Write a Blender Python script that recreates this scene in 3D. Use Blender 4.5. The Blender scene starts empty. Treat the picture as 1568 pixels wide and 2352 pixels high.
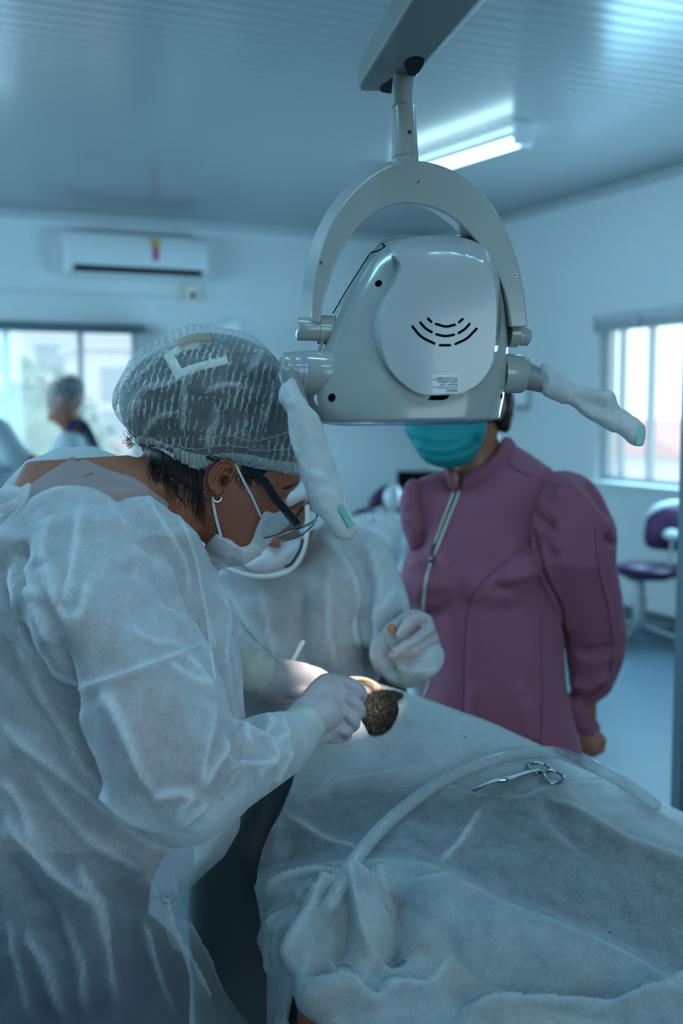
import bpy, math, random
import numpy as np
from mathutils import Vector, Matrix, noise
from mathutils.bvhtree import BVHTree

random.seed(7)
SC = bpy.context.scene
COL = SC.collection

# ------------------------------------------------------------------ camera
FPX, CX, CY = 2600.0, 784.0, 1176.0
EYE = Vector((0.0, 0.0, 1.5))
PITCH = math.atan(236.0 / FPX)
CR = Vector((1, 0, 0))
CF = Vector((0, math.cos(PITCH), -math.sin(PITCH)))
CU = Vector((0, math.sin(PITCH), math.cos(PITCH)))
cam_d = bpy.data.cameras.new('camera')
cam_d.sensor_fit = 'VERTICAL'
cam_d.sensor_height = 36.0
cam_d.lens = FPX / 2352.0 * 36.0
cam_d.clip_end = 400
cam_d.dof.use_dof = True
cam_d.dof.focus_distance = 1.37
cam_d.dof.aperture_fstop = 3.6
cam = bpy.data.objects.new('camera', cam_d)
COL.objects.link(cam)
cam.matrix_world = Matrix(((CR.x, CU.x, -CF.x, EYE.x), (CR.y, CU.y, -CF.y, EYE.y), (CR.z, CU.z, -CF.z, EYE.z), (0, 0, 0, 1)))
SC.camera = cam

# ------------------------------------------------------------------ exposure, sky, lights
SC.view_settings.view_transform = 'Standard'
SC.view_settings.look = 'None'
SC.view_settings.gamma = 1.0
SC.view_settings.use_curve_mapping = False
SC.view_settings.exposure = -0.25

try:
    SC.cycles.max_bounces = 6
    SC.cycles.adaptive_threshold = 0.025
    SC.cycles.diffuse_bounces = 3
    SC.cycles.glossy_bounces = 3
    SC.cycles.transmission_bounces = 4
    SC.cycles.transparent_max_bounces = 12
    SC.cycles.caustics_reflective = False
    SC.cycles.caustics_refractive = False
except AttributeError:
    pass

wd = bpy.data.worlds.new('sky')
SC.world = wd
wd.use_nodes = True
wn = wd.node_tree
wn.nodes['Background'].inputs[0].default_value = (0.70, 0.92, 1.0, 1)
wn.nodes['Background'].inputs[1].default_value = 2.8

# room frame: right wall runs along RU, back wall along RV, from the far corner RC
RC = Vector((0.83, 10.58, 0))
RU = Vector((0.4067, -0.9136, 0)).normalized()
RV = Vector((-0.9136, -0.4067, 0)).normalized()
CEIL = 3.06
RA, RB = 11.6, 8.2

def room(a, b, z=0.0):
    return RC + RU * a + RV * b + Vector((0, 0, z))

COOL = (0.31, 0.72, 1.0)

def area_light(name, loc, direction, sx, sy, power, color=COOL, spread=math.pi):
    ld = bpy.data.lights.new(name, 'AREA')
    ld.shape = 'RECTANGLE'
    ld.size, ld.size_y = sx, sy
    ld.energy = power
    ld.color = color
    ld.spread = spread
    o = bpy.data.objects.new(name, ld)
    COL.objects.link(o)
    o.location = loc
    o.rotation_euler = Vector(direction).to_track_quat('-Z', 'Y').to_euler()
    return o

# daylight by the two seen windows, then fill added at unseen ones (one light just inside each window)
area_light('daylight_right', room(3.95, 0.03, 1.58), RV + Vector((0, 0, -0.1)), 2.6, 1.1, 110)
area_light('daylight_back', room(0.03, 5.2, 1.6), RU, 3.0, 1.1, 48)
area_light('fill_left', room(3.6, RB - 0.1, 1.75), -RV, 3.4, 1.5, 180)
area_light('fill_rear', room(RA - 0.1, 4.4, 2.0), -RU, 3.0, 1.3, 9)
# overhead fill added to light from the top; no fittings are built here
area_light('overhead_fill_chair', (-0.55, 1.15, 2.93), (0.05, 0.12, -1), 1.25, 0.12, 15)
area_light('overhead_fill_behind', (0.6, -0.6, 2.93), (0, 0.25, -1), 1.25, 0.12, 15)
area_light('overhead_fill_right', (1.4, 3.0, 2.93), (0.1, 0.1, -1), 1.25, 0.12, 18)

# ------------------------------------------------------------------ helpers
def at(px, py, d):
    """point that the photograph shows at px,py, at the real distance d along the viewing axis"""
    return EYE + CF * d + CR * ((px - CX) / FPX * d) + CU * ((CY - py) / FPX * d)

def ray(px, py):
    return (CF + CR * ((px - CX) / FPX) + CU * ((CY - py) / FPX)).normalized()

def on_plane(px, py, p0, n):
    r = ray(px, py)
    t = (p0 - EYE).dot(n) / r.dot(n)
    return EYE + r * t

def on_right(px, py, off=0.0):
    return on_plane(px, py, RC + RV * off, RV)

def on_back(px, py, off=0.0):
    return on_plane(px, py, RC + RU * off, RU)

def on_z(px, py, z):
    return on_plane(px, py, Vector((0, 0, z)), Vector((0, 0, 1)))

def link(name, me, mat, parent=None, smooth=True, label=None):
    if mat is not None:
        me.materials.append(mat)
    if smooth:
        me.polygons.foreach_set('use_smooth', [True] * len(me.polygons))
    o = bpy.data.objects.new(name, me)
    COL.objects.link(o)
    if parent is not None:
        o.parent = parent
        if parent.type == 'EMPTY':
            o.matrix_parent_inverse = Matrix.Translation(parent.location).inverted()
    if label:
        o['label'] = label
    return o

def mk(name, geo, mat, parent=None, smooth=True, bevel=0.0, sub=0, label=None, segs=2):
    v, f = geo
    me = bpy.data.meshes.new(name)
    me.from_pydata([tuple(p) for p in v], [], [tuple(q) for q in f])
    me.update()
    o = link(name, me, mat, parent, smooth, label)
    if bevel:
        m = o.modifiers.new('bevel', 'BEVEL')
        m.width = bevel
        m.segments = segs
        m.limit_method = 'ANGLE'
        m.angle_limit = math.radians(35)
        m.harden_normals = False
    if sub:
        m = o.modifiers.new('sub', 'SUBSURF')
        m.levels = m.render_levels = sub
    if smooth and not sub:
        sharp(o)
    return o

def sharp(o, deg=42):
    me = o.data
    import bmesh
    bm = bmesh.new()
    bm.from_mesh(me)
    lim = math.radians(deg)
    for e in bm.edges:
        if len(e.link_faces) == 2:
            e.smooth = e.calc_face_angle(0.0) < lim
    bm.to_mesh(me)
    bm.free()

def thing(name, label, cat, loc, group=None):
    o = bpy.data.objects.new(name, None)
    COL.objects.link(o)
    o.empty_display_size = 0.05
    o.location = loc
    o['label'] = label
    o['category'] = cat
    if group:
        o['group'] = group
    return o

def tag(o, label, cat, group=None):
    o['label'] = label
    o['category'] = cat
    if group:
        o['group'] = group
    return o

def struct(o):
    o['kind'] = 'structure'
    return o

def join(*geos):
    V, F, n = [], [], 0
    for v, f in geos:
        V += [Vector(p) for p in v]
        F += [tuple(i + n for i in q) for q in f]
        n += len(v)
    return V, F

def box(c, ax, ay, az):
    """box about c with half-axis vectors"""
    c = Vector(c)
    v = [c + ax * i + ay * j + az * k for k in (-1, 1) for j in (-1, 1) for i in (-1, 1)]
    f = [(0, 2, 3, 1), (4, 5, 7, 6), (0, 1, 5, 4), (2, 6, 7, 3), (0, 4, 6, 2), (1, 3, 7, 5)]
    if ax.cross(ay).dot(az) < 0:
        f = [tuple(reversed(q)) for q in f]
    return v, f

def spline(pts, n):
    """Catmull-Rom through pts (any dimension), n samples"""
    P = np.array([list(p) for p in pts], float)
    m = len(P)
    if m == 2:
        t = np.linspace(0, 1, n)[:, None]
        return P[0] * (1 - t) + P[1] * t
    E = np.vstack([2 * P[0] - P[1], P, 2 * P[-1] - P[-2]])
    out = []
    for s in np.linspace(0, m - 1, n):
        i = min(int(s), m - 2)
        t = s - i
        a, b, c, d = E[i], E[i + 1], E[i + 2], E[i + 3]
        out.append(0.5 * ((2 * b) + (c - a) * t + (2 * a - 5 * b + 4 * c - d) * t * t + (3 * b - a - 3 * c + d) * t ** 3))
    return np.array(out)

def closed_spline(pts, per=6):
    P = np.array(pts, float)
    m = len(P)
    out = []
    for i in range(m):
        a, b, c, d = P[i - 1], P[i], P[(i + 1) % m], P[(i + 2) % m]
        for k in range(per):
            t = k / per
            out.append(0.5 * ((2 * b) + (c - a) * t + (2 * a - 5 * b + 4 * c - d) * t * t + (3 * b - a - 3 * c + d) * t ** 3))
    return np.array(out)

def rings_to_mesh(rings, closed=False, cap=True):
    n = len(rings[0])
    V = [p for r in rings for p in r]
    F = []
    k = len(rings)
    for i in range(k if closed else k - 1):
        a, b = i * n, ((i + 1) % k) * n
        for j in range(n):
            j2 = (j + 1) % n
            F.append((a + j, a + j2, b + j2, b + j))
    if cap and not closed:
        F.append(tuple(reversed(range(n))))
        F.append(tuple((k - 1) * n + j for j in range(n)))
    return V, F

def frames(P):
    """parallel-transport frames along points P"""
    P = [Vector(p) for p in P]
    T = []
    for i in range(len(P)):
        a, b = P[max(i - 1, 0)], P[min(i + 1, len(P) - 1)]
        T.append((b - a).normalized())
    u = T[0].cross(Vector((0, 0, 1)))
    if u.length < 1e-3:
        u = T[0].cross(Vector((1, 0, 0)))
    u.normalize()
    out = []
    for t in T:
        u = (u - t * u.dot(t)).normalized()
        out.append((t, u, t.cross(u)))
    return P, out

def tube(P, R, n=16, round_ends=True, samples=None, flat=None, closed=False):
    """tapered tube along world points P with radii R; ends rounded like a capsule"""
    R = [R] * len(P) if np.isscalar(R) else list(R)
    D = [list(p) + [r] for p, r in zip(P, R)]
    if samples:
        D = spline(D, samples)
    P = [Vector(d[:3]) for d in D]
    R = [float(d[3]) for d in D]
    P, FR = frames(P)
    rings = []

    def ring(c, r, fr):
        t, u, w = fr
        k = 1.0 if flat is None else flat
        return [c + (u * math.cos(2 * math.pi * j / n) + w * (k * math.sin(2 * math.pi * j / n))) * r for j in range(n)]
    if round_ends and not closed:
        for a in (1.5, 1.2, 0.85, 0.45):
            rings.append(ring(P[0] - FR[0][0] * (R[0] * math.sin(a)), max(R[0] * math.cos(a), 1e-4), FR[0]))
    for c, r, fr in zip(P, R, FR):
        rings.append(ring(c, r, fr))
    if round_ends and not closed:
        for a in (0.45, 0.85, 1.2, 1.5):
            rings.append(ring(P[-1] + FR[-1][0] * (R[-1] * math.sin(a)), max(R[-1] * math.cos(a), 1e-4), FR[-1]))
    return rings_to_mesh(rings, closed=closed, cap=not closed)

def pxtube(pts, n=16, samples=None, **kw):
    """pts: (px, py, d, radius in px)"""
    P = [at(p[0], p[1], p[2]) for p in pts]
    R = [p[3] * p[2] / FPX for p in pts]
    return tube(P, R, n=n, samples=samples or 6 * len(pts), **kw)

def lathe(p0, axis, prof, n=32):
    """prof: (distance along axis, radius)"""
    a = Vector(axis).normalized()
    u = a.cross(Vector((0, 0, 1)))
    if u.length < 1e-3:
        u = Vector((1, 0, 0))
    u.normalize()
    w = a.cross(u)
    rings = [[Vector(p0) + a * t + (u * math.cos(2 * math.pi * j / n) + w * math.sin(2 * math.pi * j / n)) * r for j in range(n)] for t, r in prof]
    return rings_to_mesh(rings)

def ellipsoid(c, ax, ay, az, nu=24, nv=16):
    rings = []
    for i in range(1, nv):
        t = math.pi * i / nv
        rings.append([Vector(c) + ax * (math.sin(t) * math.cos(2 * math.pi * j / nu)) + ay * (math.sin(t) * math.sin(2 * math.pi * j / nu)) + az * math.cos(t) for j in range(nu)])
    v, f = rings_to_mesh(rings)
    return v, f

def loft(rows, n=40, power=2.0):
    """rows: (pxL,pyL, pxR,pyR, depth, half thickness) -> closed body of (super)elliptic sections"""
    rings = []
    for (xl, yl, xr, yr, d, th) in rows:
        L, R = at(xl, yl, d), at(xr, yr, d)
        c = (L + R) / 2
        a = (R - L) / 2
        b = (c - EYE).normalized() * th
        ring = []
        for j in range(n):
            t = 2 * math.pi * j / n
            ct, st = math.cos(t), math.sin(t)
            q = 2.0 / power
            ring.append(c + a * (math.copysign(abs(ct) ** q, ct)) + b * (math.copysign(abs(st) ** q, st)))
        rings.append(ring)
    return rings_to_mesh(rings)

def inside(poly, X, Y):
    m = np.zeros(X.shape, bool)
    x, y = poly[:, 0], poly[:, 1]
    n = len(poly)
    j = n - 1
    for i in range(n):
        c = ((y[i] > Y) != (y[j] > Y)) & (X < (x[j] - x[i]) * (Y - y[i]) / (y[j] - y[i] + 1e-12) + x[i])
        m ^= c
        j = i
    return m

def dist_poly(poly, X, Y):
    best = np.full(X.shape, 1e9)
    bx, by = np.zeros(X.shape), np.zeros(X.shape)
    n = len(poly)
    for i in range(n):
        x0, y0 = poly[i]
        x1, y1 = poly[(i + 1) % n]
        dx, dy = x1 - x0, y1 - y0
        t = np.clip(((X - x0) * dx + (Y - y0) * dy) / (dx * dx + dy * dy + 1e-12), 0, 1)
        qx, qy = x0 + t * dx, y0 + t * dy
        dd = np.hypot(X - qx, Y - qy)
        k = dd < best
        best[k] = dd[k]
        bx[k] = qx[k]
        by[k] = qy[k]
    return best, bx, by

def inflate(outline, d, H, step=6.0, back=1.0, per=5, smooth=True, expo=0.5, front=1.0):
    """a rounded body with the given outline (px) at distance d (number or function) and half thickness H at its thickest"""
    poly = closed_spline(outline, per) if smooth else np.array(outline, float)
    x0, y0 = poly.min(0) - step
    x1, y1 = poly.max(0) + step
    xs = np.arange(x0, x1 + step, step)
    ys = np.arange(y0, y1 + step, step)
    X, Y = np.meshgrid(xs, ys)
    ins = inside(poly, X, Y)
    u = np.zeros(X.shape)
    # multigrid-free relaxation, enough sweeps for these sizes
    n_it = int(max(X.shape) * 6) + 60
    w = 1.0
    for it in range(n_it):
        un = 0.25 * (np.roll(u, 1, 0) + np.roll(u, -1, 0) + np.roll(u, 1, 1) + np.roll(u, -1, 1)) + 1.0
        u = np.where(ins, un, 0.0)
    h = (u / max(u.max(), 1e-9)) ** expo * H
    use = ins.copy()
    for ax in (0, 1):
        for s in (1, -1):
            use |= np.roll(ins, s, ax)
    for s in (1, -1):
        for t in (1, -1):
            use |= np.roll(np.roll(ins, s, 0), t, 1)
    edge = use & ~ins
    _, bx, by = dist_poly(poly, X[edge], Y[edge])
    X[edge], Y[edge] = bx, by
    df = d if callable(d) else (lambda a, b: d)
    idx = -np.ones(X.shape, int)
    V = []
    fr = np.zeros(X.shape, int)
    bk = np.zeros(X.shape, int)
    for i, j in zip(*np.nonzero(use)):
        dd = df(X[i, j], Y[i, j])
        if edge[i, j]:
            fr[i, j] = bk[i, j] = len(V)
            V.append(at(X[i, j], Y[i, j], dd))
        else:
            fr[i, j] = len(V)
            V.append(at(X[i, j], Y[i, j], dd - h[i, j] * front))
            bk[i, j] = len(V)
            V.append(at(X[i, j], Y[i, j], dd + h[i, j] * back))
    F = []
    ny, nx = X.shape
    for i in range(ny - 1):
        for j in range(nx - 1):
            if use[i, j] and use[i + 1, j] and use[i, j + 1] and use[i + 1, j + 1] and (ins[i, j] or ins[i + 1, j] or ins[i, j + 1] or ins[i + 1, j + 1]):
                F.append((fr[i, j], fr[i + 1, j], fr[i + 1, j + 1], fr[i, j + 1]))
                F.append((bk[i, j], bk[i, j + 1], bk[i + 1, j + 1], bk[i + 1, j]))
    return V, [tuple(int(a) for a in q) for q in F]

def prism(outer_pts, d0, d1, shift=(0, 0), smooth=False, per=4, inner=None):
    """flat-faced solid with an outline in px, from distance d0 (front) to d1 (back, outline shifted)"""
    p = closed_spline(outer_pts, per) if smooth else np.array(outer_pts, float)
    q = p + np.array(shift) if inner is None else (closed_spline(inner, per) if smooth else np.array(inner, float))
    rings = [[at(x, y, d0) for x, y in p], [at(x, y, d1) for x, y in q]]
    return rings_to_mesh(rings)

DG = None

def evaluated(me, mods):
    """apply modifiers given as (type, {settings}) to a mesh and return the new mesh"""
    o = bpy.data.objects.new('work', me)
    COL.objects.link(o)
    for t, s in mods:
        m = o.modifiers.new('m', t)
        for k, v in s.items():
            setattr(m, k, v)
    dg = bpy.context.evaluated_depsgraph_get()
    dg.update()
    out = bpy.data.meshes.new_from_object(o.evaluated_get(dg))
    COL.objects.unlink(o)
    bpy.data.objects.remove(o)
    return out

def fuse(name, geos, voxel=0.006, smooth=4, factor=0.5):
    """one continuous surface around overlapping closed bodies"""
    V, F = join(*geos)
    me = bpy.data.meshes.new(name)
    me.from_pydata([tuple(p) for p in V], [], F)
    me.update()
    import bmesh
    bm = bmesh.new()
    bm.from_mesh(me)
    bmesh.ops.recalc_face_normals(bm, faces=bm.faces)
    bm.to_mesh(me)
    bm.free()
    mods = [('REMESH', dict(mode='VOXEL', voxel_size=voxel, adaptivity=0.0))]
    if smooth:
        mods.append(('SMOOTH', dict(iterations=smooth, factor=factor)))
    out = evaluated(me, mods)
    out.name = name
    bpy.data.meshes.remove(me)
    return out

def arr(me):
    a = np.empty(len(me.vertices) * 3)
    me.vertices.foreach_get('co', a)
    return a.reshape(-1, 3)

def nrm(me):
    a = np.empty(len(me.vertices) * 3)
    me.vertices.foreach_get('normal', a)
    return a.reshape(-1, 3)

def put(me, a):
    me.vertices.foreach_set('co', a.ravel())
    me.update()

def bvh_of(me):
    return BVHTree.FromPolygons([v.co.copy() for v in me.vertices], [tuple(p.vertices) for p in me.polygons])

def bvh_geo(geo):
    return BVHTree.FromPolygons([Vector(p) for p in geo[0]], [tuple(q) for q in geo[1]])

def hit(bvh, px, py, off=0.0, fallback=1.4):
    r = ray(px, py)
    h = bvh.ray_cast(EYE, r)
    if h[0] is None:
        return at(px, py, fallback), -r
    return h[0] + h[1] * off * (1 if h[1].dot(r) < 0 else -1), h[1] * (1 if h[1].dot(r) < 0 else -1)

def creases(me, lines, fallback=1.4):
    """cloth folds: each line is (points px, width m, height m[, kind]); its points are dropped on the surface and the
    surface is raised or sunk around them in space"""
    bv = bvh_of(me)
    A, N = arr(me), nrm(me)
    D = np.zeros(len(A))
    at_ = me.attributes.get('fold') or me.attributes.new('fold', 'FLOAT', 'POINT')
    fold = np.zeros(len(A), np.float32)
    at_.data.foreach_get('value', fold)
    V = np.array(list(EYE))
    for ln in lines:
        pts, w, amp = ln[:3]
        kind = ln[3] if len(ln) > 3 else 'soft'
        P = spline(pts, 8 * len(pts))
        S = np.array([list(hit(bv, x, y, 0, fallback)[0]) for x, y in P])
        reach = 12 * w if kind == 'sharp' else 4 * w
        lo, hi = S.min(0) - reach, S.max(0) + reach
        k = np.nonzero(((A > lo) & (A < hi)).all(1))[0]
        if not len(k):
            continue
        B = A[k]
        best = np.full(len(k), 1e9)
        tpar = np.zeros(len(k))
        side = np.zeros(len(k))
        for i in range(len(S) - 1):
            e = S[i + 1] - S[i]
            t = np.clip(((B - S[i]) @ e) / (e @ e + 1e-12), 0, 1)
            q = S[i] + t[:, None] * e
            dd = np.linalg.norm(B - q, axis=1)
            m = dd < best
            best[m] = dd[m]
            tpar[m] = (i + t[m]) / (len(S) - 1)
            side[m] = ((B[m] - q[m]) * np.cross(e, N[k][m])).sum(1)
        x = best / w
        taper = np.clip(np.minimum(tpar, 1 - tpar) * 6, 0.12, 1)
        if kind == 'sharp':
            # a fold: drops away quickly on one side and slopes off gently on the other
            g = np.where(side > 0, np.exp(-x * 0.33), np.exp(-x * 1.0))
            fold[k] = np.maximum(fold[k], np.exp(-(best / 0.0034) ** 2) * taper * min(1.0, abs(amp) / 0.006))
        elif kind == 'soft':
            g = np.exp(-x * x)
        else:
            g = np.maximum(0, 1 - x * 0.7)
        D[k] += amp * g * taper
    me.attributes['fold'].data.foreach_set('value', fold)
    put(me, A + N * D[:, None])

def crumple(me, amp, scale, stretch=(1, 1, 1), seed=0.0, ridged=True):
    A, N = arr(me), nrm(me)
    st = Vector(stretch)
    D = np.empty(len(A))
    for i, p in enumerate(A):
        q = Vector((p[0] * st.x, p[1] * st.y, p[2] * st.z)) * scale + Vector((seed, seed * 2, -seed))
        if ridged:
            a = noise.noise(q)
            b = noise.noise(q * 2.1 + Vector((3, 1, 7)))
            D[i] = (1 - abs(a) * 2) * 0.7 + (1 - abs(b) * 2) * 0.3
        else:
            D[i] = noise.noise(q)
    put(me, A + N * (D * amp)[:, None])


def shell(outline, bvh, off, d_mid, step=4.0, per=4, relax=6, puff=0.0, smooth=True, edge_off=None):
    """a worn piece: lies a little outside the body that bvh holds, on both sides of the plane d_mid the body is symmetric about"""
    poly = closed_spline(outline, per) if smooth else np.array(outline, float)
    x0, y0 = poly.min(0) - step
    x1, y1 = poly.max(0) + step
    X, Y = np.meshgrid(np.arange(x0, x1 + step, step), np.arange(y0, y1 + step, step))
    ins = inside(poly, X, Y)
    use = ins.copy()
    for ax in (0, 1):
        for s in (1, -1):
            use |= np.roll(ins, s, ax)
    for s in (1, -1):
        for t in (1, -1):
            use |= np.roll(np.roll(ins, s, 0), t, 1)
    edge = use & ~ins
    _, bx, by = dist_poly(poly, X[edge], Y[edge])
    X[edge], Y[edge] = bx, by
    dist = np.zeros(X.shape)
    dist[ins] = dist_poly(poly, X[ins], Y[ins])[0]
    lim = np.full(X.shape, d_mid)
    has = np.zeros(X.shape, bool)
    for i, j in zip(*np.nonzero(use)):
        h = bvh.ray_cast(EYE, ray(X[i, j], Y[i, j]))
        if h[0] is not None:
            lim[i, j] = min(d_mid, (h[0] - EYE).dot(CF) - (off if not edge[i, j] or edge_off is None else edge_off))
            has[i, j] = True
    f = lim.copy()
    fixed = edge
    for it in range(60 if (~has & ins).any() else 0):
        a = 0.25 * (np.roll(f, 1, 0) + np.roll(f, -1, 0) + np.roll(f, 1, 1) + np.roll(f, -1, 1))
        m = ins & ~has
        f[m] = a[m]
    for it in range(relax):
        a = 0.25 * (np.roll(f, 1, 0) + np.roll(f, -1, 0) + np.roll(f, 1, 1) + np.roll(f, -1, 1))
        m = ins & np.roll(use, 1, 0) & np.roll(use, -1, 0) & np.roll(use, 1, 1) & np.roll(use, -1, 1)
        f[m] = np.minimum(a, lim + 0.0)[m]
    if puff:
        f[ins] -= puff * np.sqrt(np.clip(dist[ins] / (dist.max() + 1e-6), 0, 1))
    V, fr, bk = [], -np.ones(X.shape, int), -np.ones(X.shape, int)
    for i, j in zip(*np.nonzero(use)):
        fr[i, j] = len(V)
        V.append(at(X[i, j], Y[i, j], min(f[i, j], d_mid - 1e-4)))
        bk[i, j] = len(V)
        V.append(at(X[i, j], Y[i, j], 2 * d_mid - min(f[i, j], d_mid - 1e-4)))
    F, E = [], {}
    ny, nx = X.shape
    for i in range(ny - 1):
        for j in range(nx - 1):
            if use[i, j] and use[i + 1, j] and use[i, j + 1] and use[i + 1, j + 1]:
                q = (int(fr[i, j]), int(fr[i + 1, j]), int(fr[i + 1, j + 1]), int(fr[i, j + 1]))
                F.append(q)
                F.append((q[0] + 1, q[3] + 1, q[2] + 1, q[1] + 1))
                for a, b in zip(q, q[1:] + q[:1]):
                    E[(a, b)] = 1
    for (a, b) in list(E):
        if (b, a) not in E:
            F.append((b, a, a + 1, b + 1))
    return V, F

def facets(me, amp, scale, seed=0, patch=3.0, floor_=0.25):
    """paper-like crumples: straight creases in many directions, stronger in some patches than in others"""
    A, N = arr(me), nrm(me)
    r = np.random.RandomState(seed)
    W = A + np.stack([np.sin(A[:, 1] * 7 + 1) * .02, np.sin(A[:, 2] * 6 + 2) * .02, np.sin(A[:, 0] * 8) * .02], 1)
    D = np.zeros(len(A))
    for k in range(7):
        v = r.normal(size=3)
        v /= np.linalg.norm(v)
        ph, fr = r.uniform(0, 1), scale * r.uniform(0.6, 1.7)
        x = (W @ v) * fr + ph + 0.35 * np.sin((W @ r.normal(size=3)) * patch * 1.7 + r.uniform(0, 6))
        tri = np.abs((x % 1.0) - 0.5) * 2
        g = np.sin((A @ r.normal(size=3)) * patch + r.uniform(0, 6)) * np.sin((A @ r.normal(size=3)) * patch * 1.3 + r.uniform(0, 6))
        g = np.clip(g * 1.6, 0, 1) + floor_
        D += (tri - 0.5) * g / (fr / scale)
    put(me, A + N * (D * amp)[:, None])


def relax_mesh(me, n=2, f=0.5):
    """even out the surface a little (keeps open edges)"""
    E = np.empty(len(me.edges) * 2, int)
    me.edges.foreach_get('vertices', E)
    E = E.reshape(-1, 2)
    A = arr(me)
    cnt = np.bincount(E.ravel(), minlength=len(A))[:, None]
    for _ in range(n):
        S_ = np.zeros_like(A)
        np.add.at(S_, E[:, 0], A[E[:, 1]])
        np.add.at(S_, E[:, 1], A[E[:, 0]])
        m = (cnt[:, 0] >= 4)
        A[m] = A[m] * (1 - f) + (S_ / np.maximum(cnt, 1))[m] * f
    put(me, A)
# ------------------------------------------------------------------ materials
def nodes(name):
    m = bpy.data.materials.new(name)
    m.use_nodes = True
    nt = m.node_tree
    nt.nodes.clear()
    out = nt.nodes.new('ShaderNodeOutputMaterial')
    return m, nt, out

def N_(nt, t, **kw):
    n = nt.nodes.new(t)
    for k, v in kw.items():
        if k.startswith('i_'):
            key = k[2:]
            n.inputs[int(key) if key.isdigit() else key.replace('_', ' ')].default_value = v
        else:
            setattr(n, k, v)
    return n

def rgb(c):
    return (c[0], c[1], c[2], 1)

def noise_tex(nt, scale, detail=4, rough=0.6, stretch=None, distort=0.0):
    tc = N_(nt, 'ShaderNodeTexCoord')
    src = tc.outputs['Object']
    if stretch:
        mp = N_(nt, 'ShaderNodeMapping')
        mp.inputs['Scale'].default_value = stretch
        nt.links.new(src, mp.inputs['Vector'])
        src = mp.outputs['Vector']
    nz = N_(nt, 'ShaderNodeTexNoise')
    nz.inputs['Scale'].default_value = scale
    nz.inputs['Detail'].default_value = detail
    nz.inputs['Roughness'].default_value = rough
    nz.inputs['Distortion'].default_value = distort
    nt.links.new(src, nz.inputs['Vector'])
    return nz, src

def ramp(nt, src, stops):
    r = N_(nt, 'ShaderNodeValToRGB')
    e = r.color_ramp.elements
    while len(e) < len(stops):
        e.new(0.5)
    for k, (p, c) in enumerate(stops):
        e[k].position = p
        e[k].color = rgb(c) if not np.isscalar(c) else (c, c, c, 1)
    nt.links.new(src, r.inputs['Fac'])
    return r.outputs['Color']

def pbr(name, color, rough=0.5, metal=0.0, spec=0.5, coat=0.0, var=0.06, vscale=12.0, bump=0.0, bscale=200.0, sss=0.0, sheen=0.0, emit=None, trans=0.0, alpha=1.0, stretch=None):
    m, nt, out = nodes(name)
    b = N_(nt, 'ShaderNodeBsdfPrincipled')
    b.inputs['Roughness'].default_value = rough
    b.inputs['Metallic'].default_value = metal
    b.inputs['Specular IOR Level'].default_value = spec
    b.inputs['Coat Weight'].default_value = coat
    b.inputs['Coat Roughness'].default_value = 0.06
    b.inputs['Transmission Weight'].default_value = trans
    b.inputs['Alpha'].default_value = alpha
    if sheen:
        b.inputs['Sheen Weight'].default_value = sheen
    if sss:
        b.inputs['Subsurface Weight'].default_value = sss
        b.inputs['Subsurface Radius'].default_value = (0.012, 0.005, 0.003)
        b.inputs['Subsurface Scale'].default_value = 0.5
    nz, src = noise_tex(nt, vscale, stretch=stretch)
    c0 = [max(0, c * (1 - var)) for c in color]
    c1 = [min(1, c * (1 + var)) for c in color]
    nt.links.new(ramp(nt, nz.outputs['Fac'], [(0.3, c0), (0.7, c1)]), b.inputs['Base Color'])
    if bump:
        n2, _ = noise_tex(nt, bscale, 3, stretch=stretch)
        bp = N_(nt, 'ShaderNodeBump')
        bp.inputs['Strength'].default_value = bump
        bp.inputs['Distance'].default_value = 0.002
        nt.links.new(n2.outputs['Fac'], bp.inputs['Height'])
        nt.links.new(bp.outputs['Normal'], b.inputs['Normal'])
    if emit:
        b.inputs['Emission Color'].default_value = rgb(emit[0])
        b.inputs['Emission Strength'].default_value = emit[1]
    nt.links.new(b.outputs[0], out.inputs['Surface'])
    return m

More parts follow.
